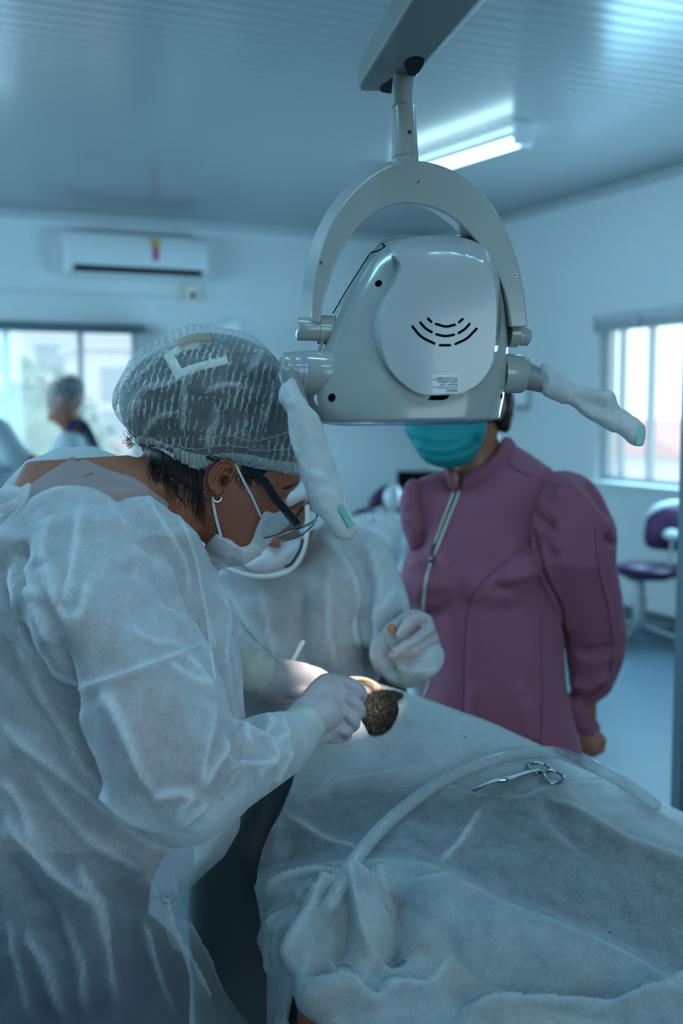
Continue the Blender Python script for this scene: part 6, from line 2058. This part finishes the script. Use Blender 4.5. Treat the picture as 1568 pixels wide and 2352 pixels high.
# head on its side, crown towards the camera, and the trunk below the cloth
pc_ = at(850, 1702, 1.772)
pf = (CR * -.35 + CF * .35 + CU * .87).normalized()
pu = (CR * .25 + CF * -.93 + CU * .10).normalized()
pg = [ellipsoid(pc_, pf * .088, pu * .100, pu.cross(pf) * .075, 26, 18)]
pg += head_geos(pc_ - pu * .02, pf, pu, .225)
pg.append(tube([pc_ - pu * .09, at(960, 1720, 1.78), at(1040, 1800, 1.74)], [.055, .06, .09], 16, samples=14))
for px, py, r_ in ((1000, 1880, .115), (1120, 1950, .14), (1280, 2010, .15), (1450, 2090, .155), (1600, 2180, .155), (1760, 2240, .15)):
    c = under(px, py, 0.12) + ray(px, py) * r_ * .8 - CU * r_ * .55
    pg.append(ellipsoid(c, CR * r_ * 1.15, CF * r_, CU * r_ * .95, 20, 14))
# nearer arm: shoulder, elbow at the open edge of the drape, forearm along the side
arm_pts = [(860, 2100, 1.40, 70), (780, 2220, 1.34, 66), (742, 2310, 1.30, 56), (760, 2390, 1.265, 50), (900, 2440, 1.25, 46), (1080, 2460, 1.25, 38)]
pg.append(pxtube(arm_pts, 18, samples=36))
pm_ = fuse('body', pg, .006, 3)
link('body', pm_, M['skin3'], PAT)
PB = bvh_of(pm_)
mk('arm_skin', pxtube([(775, 2225, 1.338, 68), (741, 2310, 1.297, 58.5), (757, 2392, 1.262, 53), (900, 2442, 1.247, 49)], 20, samples=20), M['skin'], PAT, label='brown elbow at the open edge of the drape')
# cropped hair on the crown
hp = fuse('hair', [ellipsoid(pc_ + pu * .004, pf * .1010, pu * .112, pu.cross(pf) * .090, 36, 26)] + head_geos(pc_ - pu * .014, pf, pu, .246, ears=False), .003, 1)
A2 = arr(hp)
keep = bvh_of(hp)
import bmesh
bmh = bmesh.new()
bmh.from_mesh(hp)
cut_c, cut_n = at(862, 1581, 1.71), (CU * .88 + CF * .45 - CR * .12).normalized()
bmesh.ops.bisect_plane(bmh, geom=bmh.verts[:] + bmh.edges[:] + bmh.faces[:], plane_co=cut_c, plane_no=cut_n, clear_outer=True)
bmh.to_mesh(hp)
bmh.free()
crumple(hp, .0006, 60, (1, 1, 1), 2.0)
pho = link('hair', hp, M['hair_short'], PAT)
HPB = bvh_of(hp)
rr = random.Random(11)
gs = []
for k in range(1100):
    x, y = rr.uniform(818, 918), rr.uniform(1568, 1692)
    r_ = ray(x, y)
    h = HPB.ray_cast(EYE, r_)
    if h[0] is None or (h[0] - EYE).dot(CF) > 1.8:
        continue
    n = h[1] if h[1].dot(r_) < 0 else -h[1]
    dr = (n * .5 + pf * -.4 + pu * .25 + Vector((rr.gauss(0, .35), rr.gauss(0, .35), rr.gauss(0, .35)))).normalized()
    gs.append(tube([h[0] - n * .001, h[0] + dr * .004 + n * .001, h[0] + dr * .008], [.0003, .00025, .0001], 4, samples=4))
sh_ = mk('cropped_hairs', join(*gs), M['hair_short'], PAT)
sh_['kind'] = 'stuff'
# reddened brow in the beam
eb = pbr('reddened_skin', (0.62, 0.26, 0.19), 0.45, var=0.3, vscale=120, sss=.1)
bs = fuse('brow', [pxtube([(800, 1570, 1.715, 16), (825, 1568, 1.712, 15), (850, 1574, 1.712, 14), (868, 1582, 1.715, 10)], 16, samples=16), pxtube([(812, 1585, 1.712, 14), (840, 1588, 1.71, 12), (850, 1592, 1.712, 8)], 14, samples=14)], .003, 3)
link('brow', bs, M['skin3'], PAT)
mk('eyebrow', pxtube([(812, 1563, 1.702, 2), (832, 1562, 1.70, 3), (850, 1568, 1.70, 2.2), (858, 1575, 1.702, 1.2)], 8), pbr('fair_brow_hair', (0.30, 0.17, 0.06), 0.6), PAT)
# shirt under the cloth
dfs = lambda x, y: float(drape_d(np.array([x], float), np.array([y], float))[0]) + .092
pgs = [inflate([(670, 1810), (800, 1795), (1000, 1800), (1120, 1800), (1250, 1790), (1420, 1865), (1600, 1960), (1800, 2060), (1800, 2400), (1400, 2350), (1200, 2300), (1060, 2220), (1000, 2120), (850, 2060), (720, 2080), (620, 2060), (625, 1950)], dfs, .058, 9.0, back=1.6, per=2)]
link('shirt', fuse('shirt', pgs, .007, 3), M['shirt_dark'], PAT)

# dental chair below
CH = thing('dental_chair', 'grey green dental chair under the draped patient', 'dental chair', Vector((at(1250, 2150, 1.5).x, at(1250, 2150, 1.5).y, 0)))
def slab(pts, th, name, m, par):
    """padded slab through points (px,py,d) with half width vectors"""
    rings = []
    for (x, y, d, hw, zz) in pts:
        c = at(x, y, d)
        c.z = zz
        rings.append([c + CF * (hw * math.cos(a) ** 1 if abs(math.cos(a)) > 1e-6 else 0) + CU * (th * (1 if math.sin(a) > 0 else -1) * abs(math.sin(a)) ** .5) for a in np.linspace(0, 2 * math.pi, 25)[:-1]])
    return mk(name, rings_to_mesh(rings), m, par)
slab([(690, 1985, 1.76, .08, .82), (760, 1985, 1.74, .12, .78), (880, 2040, 1.68, .18, .70), (1050, 2130, 1.60, .22, .60), (1300, 2230, 1.56, .24, .56), (1600, 2330, 1.55, .25, .55), (1850, 2400, 1.55, .24, .55)], .04, 'backrest', M['chair_green'], CH)
mk('side_shell', inflate([(470, 1960), (530, 1880), (575, 1790), (640, 1745), (720, 1740), (740, 1800), (700, 1900), (660, 2000), (640, 2150), (640, 2420), (470, 2420), (440, 2250), (430, 2100), (440, 2000)], 1.73, .035, 8.0, per=3), M['chair_green'], CH)
cb_ = at(1250, 2260, 1.56)
mk('column', lathe(Vector((cb_.x, cb_.y, 0.06)), UP, [(0, .13), (.05, .11), (.42, .10)], 28), M['greymetal'], CH)
mk('base_plate', box(Vector((cb_.x, cb_.y, .03)), Vector((.42, 0, 0)), Vector((0, .26, 0)), UP * .03), M['greymetal'], CH, bevel=.02)
mk('armrest', pxtube([(668, 2290, 1.33, 22), (690, 2345, 1.31, 26), (760, 2440, 1.28, 28), (900, 2520, 1.27, 28)], 16, samples=18), M['black'], CH)
mk('armrest_bracket', tube([at(900, 2520, 1.27), Vector((cb_.x - .3, cb_.y - .1, .5)), Vector((cb_.x - .1, cb_.y - .04, .45))], .02, 12, samples=14), M['greymetal'], CH)

# milky suction tube over the drape
TP = [(1500, 1862), (1440, 1812), (1410, 1788), (1370, 1766), (1320, 1748), (1260, 1738), (1210, 1738), (1150, 1750), (1090, 1770), (1020, 1800), (960, 1842), (905, 1888), (850, 1940), (800, 2000), (765, 2050), (738, 2090), (716, 2118)]
rt = .0088
P = []
for x, y in spline(TP, 70):
    p, n = hit(DB, x, y, 0, 1.5)
    P.append(np.array(p + n * rt * .9 + UP * .001))
P = np.array(P)
for it in range(14):
    P[1:-1] = .5 * P[1:-1] + .25 * (P[:-2] + P[2:])
down = [list(at(690, 2170, 1.30)), list(at(668, 2230, 1.30)), list(at(655, 2290, 1.30)), list(at(640, 2380, 1.31)), list(at(635, 2470, 1.33)), list(at(700, 2700, 1.40))]
TT = spline(np.vstack([P[::5], np.array(down)]), 150)
tb = mk('suction_tube', tube([Vector(p) for p in TT], rt, 18), M['tube'])
tag(tb, 'milky plastic suction tube curving across the drape and down at its edge', 'tube')

# scissors lying on the drape
SCI = thing('surgical_scissors', 'curved steel surgical scissors with ring handles on the drape', 'scissors', hit(DB, 1190, 1785, .004)[0])
scn = Vector((0, 0, 0))
for x, y in ((1120, 1800), (1180, 1790), (1250, 1770), (1270, 1780)):
    scn += hit(DB, x, y)[1]
scn.normalize()
sc0 = hit(DB, 1190, 1785, .007)[0]
def onsc(x, y, off=0.0):
    return on_plane(x, y, sc0, scn) + scn * off
def ringh(cx, cy, pts, off, par):
    P = [onsc(x, y, off) for x, y in closed_spline(pts, 5)]
    return mk('finger_ring', tube(P, .0029, 12, closed=True, round_ends=False, flat=.8), M['steel'], par)
def bladeg(pts, ws, off, th=.0016):
    P = spline([(a, b, w) for (a, b), w in zip(pts, ws)], 30)
    L, R = [], []
    for i in range(len(P)):
        a, b = P[max(i - 1, 0), :2], P[min(i + 1, len(P) - 1), :2]
        tt = (b - a) / (np.linalg.norm(b - a) + 1e-9)
        nn = np.array([-tt[1], tt[0]])
        L.append(P[i, :2] + nn * P[i, 2])
        R.append(P[i, :2] - nn * P[i, 2])
    rings = []
    for l, r in zip(L, R):
        m_ = (l + r) / 2
        rings.append([onsc(*l, off), onsc(*(l * .6 + m_ * .4), off + th), onsc(*(r * .6 + m_ * .4), off + th), onsc(*r, off), onsc(*(r * .6 + m_ * .4), off - th), onsc(*(l * .6 + m_ * .4), off - th)])
    return rings_to_mesh(rings)
h1 = mk('blade', bladeg([(1083, 1817), (1098, 1811), (1120, 1802), (1145, 1795), (1165, 1792), (1190, 1784), (1220, 1775), (1240, 1772), (1252, 1776)], [.6, 2.0, 3.6, 4.4, 4.8, 4.2, 3.8, 3.4, 2.6], .0012), M['steel'], SCI)
h2 = mk('blade', bladeg([(1088, 1815), (1105, 1806), (1130, 1793), (1150, 1789), (1180, 1782), (1210, 1772), (1230, 1769), (1238, 1765)], [.6, 2.2, 3.6, 4.6, 4.4, 3.8, 3.4, 2.4], -.0018), M['steel'], SCI)
ringh(0, 0, [(1247, 1781), (1249, 1774), (1262, 1772), (1279, 1775), (1291, 1784), (1292, 1793), (1283, 1799), (1267, 1800), (1253, 1794)], .0012, h1)
ringh(0, 0, [(1212, 1759), (1216, 1753), (1232, 1751), (1252, 1755), (1263, 1763), (1262, 1770), (1248, 1772), (1230, 1773), (1218, 1767)], -.0010, h2)
mk('pivot_screw', lathe(onsc(1162, 1793, .0015), scn, [(0, .0028), (.0016, .0028), (.0022, .0020)], 18), M['screw'], SCI)
# small marks on the cloth: dried specks
spk = pbr('dried_speck', (0.12, 0.03, 0.02), 0.7)
for x, y, r_ in ((1068, 1692, .0016), (958, 1851, .0010), (1400, 2142, .0016)):
    c, n = hit(DB, x, y, .0006)
    s_ = mk('speck', lathe(c - n * .0006, n, [(0, r_), (.0008, r_ * .8)], 10), spk, drape)
# ================================================================== things in the back of the room
def basis_box(c, ax, ay, az, name, m, par=None, bevel=0.0):
    return mk(name, box(c, ax, ay, az), m, par, smooth=bool(bevel), bevel=bevel)

# wall air conditioner
a0, a1 = on_back(141, 590), on_back(462, 600)
acw = (a1 - a0).dot(-RV) if False else abs((a1 - a0).dot(RV))
ztop, zbot = on_back(145, 532).z, on_back(150, 636).z
b0, b1 = (a0 - RC).dot(RV), (a1 - RC).dot(RV)
bc, zc, hh = (b0 + b1) / 2, (ztop + zbot) / 2, (ztop - zbot) / 2
ac = thing('air_conditioner', 'white wall mounted air conditioner with a long dark outlet slot', 'air conditioner', RC + RV * bc + UP * zbot + RU * .1)
sec = [(.0, hh), (.13, hh), (.17, hh * .86), (.20, hh * .3), (.205, -hh * .35), (.19, -hh * .72), (.14, -hh), (.0, -hh)]
half = abs(b0 - b1) / 2
rings = [[RC + RV * (bc + s * half) + RU * (.012 + u * k) + UP * (zc + z * k2) for u, z in sec] for s, k, k2 in ((-1, .93, .95), (-.985, 1, 1), (.985, 1, 1), (1, .93, .95))]
mk('housing', rings_to_mesh(rings), M['white'], ac, bevel=.008)
mk('outlet_slot', box(RC + RV * bc + RU * .203 + UP * (zc - hh * .66), RV * half * .9, RU * .009 + UP * .006, UP * .034 - RU * .008), M['lamp_dark'], ac, smooth=False)
mk('outlet_flap', box(RC + RV * bc + RU * .19 + UP * (zc - hh * .9), RV * half * .92, RU * .022 + UP * .004, UP * .006), M['white'], ac, smooth=False)
sp_ = on_back(342, 578)
bs_ = (sp_ - RC).dot(RV)
e1 = mk('energy_sticker', box(RC + RV * bs_ + RU * .214 + UP * (on_back(342, 590).z), RV * .024, RU * .002, UP * .062), M['red'], ac, smooth=False, label='red hanging sticker')
mk('sticker_disc', lathe(RC + RV * bs_ + RU * .212 + UP * on_back(342, 566).z, RU, [(0, .034), (.006, .034)], 20), M['yellow'], e1, smooth=False, label='yellow round sticker')

# conduit along the wall and its outlet box
cz = on_back(200, 677).z
x1 = (on_back(412, 684) - RC).dot(RV)
ob = thing('outlet_box', 'cream outlet box with a long pale conduit under the air conditioner', 'outlet box', RC + RV * x1 + UP * cz)
mk('conduit', tube([RC + RV * (x1 + 0.02) + RU * .02 + UP * (on_back(420, 686).z), RC + RV * (RB - .02) + RU * .02 + UP * on_back(420, 686).z], .012, 12, samples=4), M['white'], ob)
bc2 = (on_back(436, 675) - RC).dot(RV)
mk('box_body', box(RC + RV * bc2 + RU * .03 + UP * on_back(436, 676).z, RV * .055, RU * .03, UP * .065), M['cream'], ob, bevel=.006)
mk('socket', lathe(RC + RV * (bc2 - .008) + RU * .06 + UP * on_back(436, 680).z, RU, [(0, .026), (.004, .026), (.004, .02)], 18), M['black'], ob, smooth=False)
mk('cable_loop', tube([RC + RV * (bc2 + .05 + .05 * math.sin(a)) + RU * .03 + UP * (on_back(418, 676).z + .065 * math.cos(a)) for a in np.linspace(.2, 2.9, 12)], .007, 8), M['white'], ob)

# glass cabinet door standing open behind the cap
cdm = at(520, 760, 8.3)
cab = thing('wall_cabinet', 'pale wall cabinet with its narrow door open, behind the hair cap', 'cabinet', at(500, 860, 8.6))
def quad_slab(pts, th, name, m, par):
    P = [at(*p) for p in pts]
    n = (P[1] - P[0]).cross(P[3] - P[0]).normalized() * th
    return mk(name, rings_to_mesh([[p - n for p in P], [p + n for p in P]]), m, par, smooth=False)
quad_slab([(470, 748, 9.0), (561, 727, 8.5), (561, 960, 8.5), (470, 962, 9.0)], .012, 'door', M['wall'], cab)
quad_slab([(468, 745, 9.0), (562, 725, 8.5), (562, 737, 8.5), (468, 757, 9.0)], .02, 'door_top_rail', M['alu'], cab)
quad_slab([(552, 729, 8.52), (563, 726, 8.49), (563, 960, 8.49), (552, 961, 8.52)], .018, 'door_stile', M['alu'], cab)
quad_slab([(400, 760, 9.35), (468, 765, 9.25), (468, 960, 9.25), (400, 955, 9.35)], .12, 'carcass', M['white'], cab)

# dark screen on the wall with its lead
b_s = (on_right(1000, 1100) - RC)
scr = thing('wall_screen', 'dark screen on the wall between the lamp and the plum blouse, lead hanging above', 'screen', at(985, 1130, 8.6))
mk('panel', prism([(914, 1083), (1085, 1083), (1085, 1175), (914, 1175)], 8.6, 8.68), M['lamp_dark'], scr, smooth=False, bevel=.01)
mk('frame', prism([(910, 1080), (1089, 1080), (1089, 1178), (910, 1178)], 8.63, 8.7), M['slate'], scr, smooth=False)
mk('lead', tube([at(927, 1083, 8.62), at(926, 1050, 8.62), at(930, 1015, 8.64), at(936, 980, 8.66), at(938, 930, 8.68)], .006, 8, samples=20), M['greymetal'], scr)
mk('wall_bracket', tube([at(1000, 1130, 8.68), at(1000, 1120, 9.6)], .03, 10, samples=4), M['slate'], scr)
# paper dispenser beside the lamp
pd = thing('paper_dispenser', 'grey white paper dispenser on the wall right of the lamp head', 'dispenser', on_right(1195, 938, .06))
cp = on_right(1185, 900, .06)
mk('body', box(cp, RU * .13, RV * .055, UP * .12), M['white'], pd, bevel=.03)
mk('outlet', box(cp - UP * .122 + RV * .01, RU * .12, RV * .045, UP * .014), M['greymetal'], pd, smooth=False)

# second dental chair far behind
D2 = thing('dental_chair', 'white and dark purple dental chair in the distance, between gown and plum blouse', 'dental chair', Vector((at(870, 1300, 5.4).x, at(870, 1300, 5.4).y, 0)))
mk('back_shell', inflate([(800, 1195), (820, 1183), (850, 1176), (885, 1180), (915, 1184), (935, 1205), (930, 1270), (905, 1320), (870, 1370), (840, 1330), (815, 1265)], 5.4, .06, 5.0, per=3), M['white'], D2)
mk('upholstery', pxtube([(795, 1200, 5.46, 7), (812, 1186, 5.46, 8), (835, 1175, 5.46, 8), (855, 1176, 5.46, 7)], 12, samples=20), M['purple'], D2)
mk('headrest', inflate([(842, 1160), (852, 1140), (870, 1122), (890, 1112), (905, 1115), (890, 1145), (870, 1165), (850, 1166)], 5.44, .05, 3.0, per=3), M['purple'], D2)
mk('headrest_cover', inflate([(880, 1150), (882, 1130), (893, 1115), (905, 1112), (916, 1118), (921, 1140), (918, 1160), (905, 1170), (888, 1165)], 5.38, .05, 3.0, per=3), M['white'], D2)
mk('headrest_stem', pxtube([(885, 1160, 5.44, 8), (880, 1185, 5.44, 8)], 10), M['greymetal'], D2)
mk('knob', ellipsoid(at(857, 1190, 5.30), CR * .025, CU * .02, CF * .02, 14, 10), M['white'], D2)
g5 = Vector((at(880, 1350, 5.5).x, at(880, 1350, 5.5).y, 0))
mk('seat', pxtube([(860, 1370, 5.45, 60), (930, 1395, 5.5, 62), (1030, 1400, 5.6, 58), (1120, 1405, 5.7, 50)], 20, samples=20, flat=.5), M['purple'], D2)
mk('column', lathe(g5 + UP * .05, UP, [(0, .16), (.2, .13), (.48, .12)], 24), M['white'], D2)
mk('base_plate', box(g5 + UP * .026, Vector((.36, 0, 0)), Vector((0, .26, 0)), UP * .025), M['greymetal'], D2, bevel=.01)
mk('tray_arm', inflate([(905, 1330), (925, 1265), (945, 1210), (955, 1240), (950, 1330)], 5.2, .04, 5.0, per=2), M['greymetal'], D2)

# operator stool
ST = on_z(1466, 1478, 0.0)
stl = thing('operator_stool', 'purple operator stool with small backrest by the right wall', 'stool', ST)
sd = (ST - EYE).dot(CF)
kk = sd / FPX
sc_ = at(1488, 1308, sd)
mk('seat', lathe(Vector((ST.x + .06, ST.y, sc_.z - .03)), UP, [(0, .08), (.0, .19), (.02, .215), (.045, .22), (.065, .20), (.075, .12), (.077, .02)], 36), M['purple'], stl)
mk('column', lathe(Vector((ST.x, ST.y, .10)), UP, [(0, .05), (.04, .045), (.2, .042), (.22, .032), (sc_.z - .15, .030)], 20), M['greymetal'], stl)
mk('seat_plate', box(Vector((ST.x + .03, ST.y, sc_.z - .045)), Vector((.11, 0, 0)), Vector((0, .08, 0)), UP * .014), M['slate'], stl, bevel=.006)
for k in range(5):
    a = 2 * math.pi * k / 5 + .35
    e = Vector((math.cos(a), math.sin(a), 0))
    L_ = mk('base_leg', tube([Vector((ST.x, ST.y, .125)) + e * .03, Vector((ST.x, ST.y, .085)) + e * .28], [.024, .016], 10, samples=6), M['greymetal'], stl)
    mk('caster', lathe(Vector((ST.x, ST.y, .034)) + e * .29 - e.cross(UP) * .018, e.cross(UP), [(0, .026), (.004, .034), (.032, .034), (.036, .026)], 16), M['slate'], L_)
    mk('caster_stem', tube([Vector((ST.x, ST.y, .05)) + e * .285, Vector((ST.x, ST.y, .092)) + e * .28], .009, 8, samples=3), M['greymetal'], L_)
bkd = sd - .10
bk = mk('backrest', inflate([(1478, 1240), (1482, 1200), (1494, 1180), (1520, 1167), (1560, 1162), (1600, 1167), (1616, 1190), (1618, 1230), (1606, 1256), (1570, 1266), (1520, 1264), (1490, 1258)], bkd, .035, 4.0, per=3), M['purple'], stl)
mk('backrest_trim', pxtube([(1487, 1186, bkd + .03, 5), (1505, 1168, bkd + .03, 7), (1540, 1158, bkd + .03, 8), (1575, 1157, bkd + .03, 7), (1600, 1164, bkd + .03, 5)], 12, samples=18), M['white'], stl)
mk('backrest_knob', ellipsoid(at(1541, 1228, bkd - .05), CR * .055, CU * .036, CF * .03, 18, 12), M['white'], stl)
mk('backrest_post', tube([at(1544, 1232, bkd - .045), at(1540, 1270, bkd - .06), at(1536, 1310, bkd - .06), at(1528, 1330, bkd), Vector((ST.x + .08, ST.y, sc_.z - .045))], .013, 10, samples=24), M['greymetal'], stl)
mk('adjuster_knob', ellipsoid(at(1544, 1313, bkd - .06), CR * .022, CU * .03, CF * .02, 12, 10), M['black'], stl)

# person standing by the left window
BP = thing('person', 'person in a hair cap and pale coat with a navy collar, by the left window', 'person', Vector((at(160, 1000, 5.7).x, at(160, 1000, 5.7).y, 0)))
c5 = at(150, 925, 5.7)
f5 = (CR * -.80 + CF * .10 + CU * -.45).normalized()
u5 = (CR * -.25 + CU * .9).normalized()
geos = head_geos(c5, f5, u5, .235)
geos.append(tube([at(158, 955, 5.72), at(168, 985, 5.75), at(176, 1010, 5.77)], [.055, .058, .08], 14, samples=8))
geos.append(inflate([(120, 1040), (150, 1000), (180, 980), (210, 1000), (240, 1060), (260, 1200), (265, 1400), (110, 1400), (105, 1200)], 5.78, .11, 8.0, per=2))
b5 = at(185, 1300, 5.78)
for s in (-1, 1):
    geos.append(tube([Vector((b5.x + .02, b5.y + .09 * s, .9)), Vector((b5.x, b5.y + .09 * s, .48)), Vector((b5.x, b5.y + .09 * s, .09))], [.10, .065, .042], 12, samples=12))
    geos.append(tube([Vector((b5.x + .03, b5.y + .09 * s, .045)), Vector((b5.x - .15, b5.y + .09 * s, .04))], [.04, .034], 10, samples=6))
link('body', fuse('body', geos, .010, 2), M['skin'], BP)
link('coat', fuse('coat', [inflate([(112, 1045), (135, 1010), (152, 985), (172, 972), (195, 978), (212, 1000), (238, 1035), (262, 1120), (275, 1300), (280, 1480), (90, 1480), (95, 1300), (100, 1120)], 5.78, .15, 6.0, per=2), pxtube([(160, 1030, 5.68, 40), (120, 1110, 5.62, 36), (80, 1160, 5.60, 30)], 14, samples=14)], .010, 3), M['pale_cloth'], BP)
mk('collar', pxtube([(158, 985, 5.66, 7), (172, 972, 5.68, 9), (190, 972, 5.72, 9), (204, 990, 5.72, 8), (220, 1022, 5.70, 6)], 12, samples=20), M['navy'], BP)
cap5 = fuse('hair_cap', [ellipsoid(c5 + u5 * .035 - f5 * .012, f5 * .108, u5.cross(f5) * .092, u5 * .095, 24, 18)], .008, 2)
crumple(cap5, .006, 16)
link('hair', fuse('hair', [ellipsoid(c5 + u5 * .03 - f5 * .015, f5 * .099, u5.cross(f5) * .084, u5 * .088, 24, 18)], .008, 2), M['hair'], BP)
link('hair_cap', cap5, M['cap'], BP)
mk('mask_loop', tube([c5 + u5 * -.01 + f5 * .0 - u5.cross(f5) * .085, c5 - u5 * .06 + f5 * .07 - u5.cross(f5) * .06], .006, 8, samples=4), M['white'], BP)
# person cut by the left edge, reaching an arm out
EP = thing('person', 'person in a pale coat at the left edge, forearm reaching out, mostly cut off', 'person', Vector((at(-60, 1050, 5.0).x, at(-60, 1050, 5.0).y, 0)))
geos = head_geos(at(-75, 900, 5.0), CR * .9 + CU * -.2, CU, .235)
geos.append(inflate([(-150, 1000), (-60, 970), (0, 1000), (10, 1150), (20, 1500), (-160, 1500), (-165, 1100)], 5.0, .11, 9.0, per=2))
geos.append(tube([at(-75, 930, 5.0), at(-72, 1000, 5.0)], [.055, .07], 12, samples=6))
geos.append(pxtube([(-10, 1010, 4.95, 34), (28, 1050, 4.9, 26), (70, 1062, 4.9, 20), (96, 1072, 4.9, 19)], 12, samples=16))
for k in range(4):
    geos.append(pxtube([(96, 1062 + k * 6, 4.9, 6), (116, 1070 + k * 7, 4.9, 5), (130, 1078 + k * 7, 4.9, 4)], 8, samples=8))
geos.append(pxtube([(92, 1060, 4.88, 7), (108, 1056, 4.87, 5)], 8))
b6 = at(-70, 1400, 5.0)
for s in (-1, 1):
    geos.append(tube([Vector((b6.x, b6.y + .09 * s, .85)), Vector((b6.x, b6.y + .09 * s, .46)), Vector((b6.x, b6.y + .09 * s, .09))], [.10, .065, .042], 12, samples=12))
    geos.append(tube([Vector((b6.x - .03, b6.y + .09 * s, .045)), Vector((b6.x + .15, b6.y + .09 * s, .04))], [.04, .034], 10, samples=6))
link('body', fuse('body', geos, .008, 2), M['skin'], EP)
link('coat', fuse('coat', [inflate([(-160, 1000), (-60, 955), (-10, 965), (15, 1010), (38, 1060), (40, 1120), (30, 1200), (40, 1500), (-180, 1500), (-180, 1100)], 4.98, .15, 8.0, per=2), pxtube([(-10, 1000, 4.93, 42), (25, 1040, 4.9, 34), (50, 1056, 4.9, 28)], 14, samples=12)], .009, 3), M['pale_cloth'], EP)
link('hair_cap', fuse('hair_cap', [ellipsoid(at(-80, 885, 5.0), CR * .105, CF * .09, CU * .095, 20, 14)], .009, 2), M['cap'], EP)
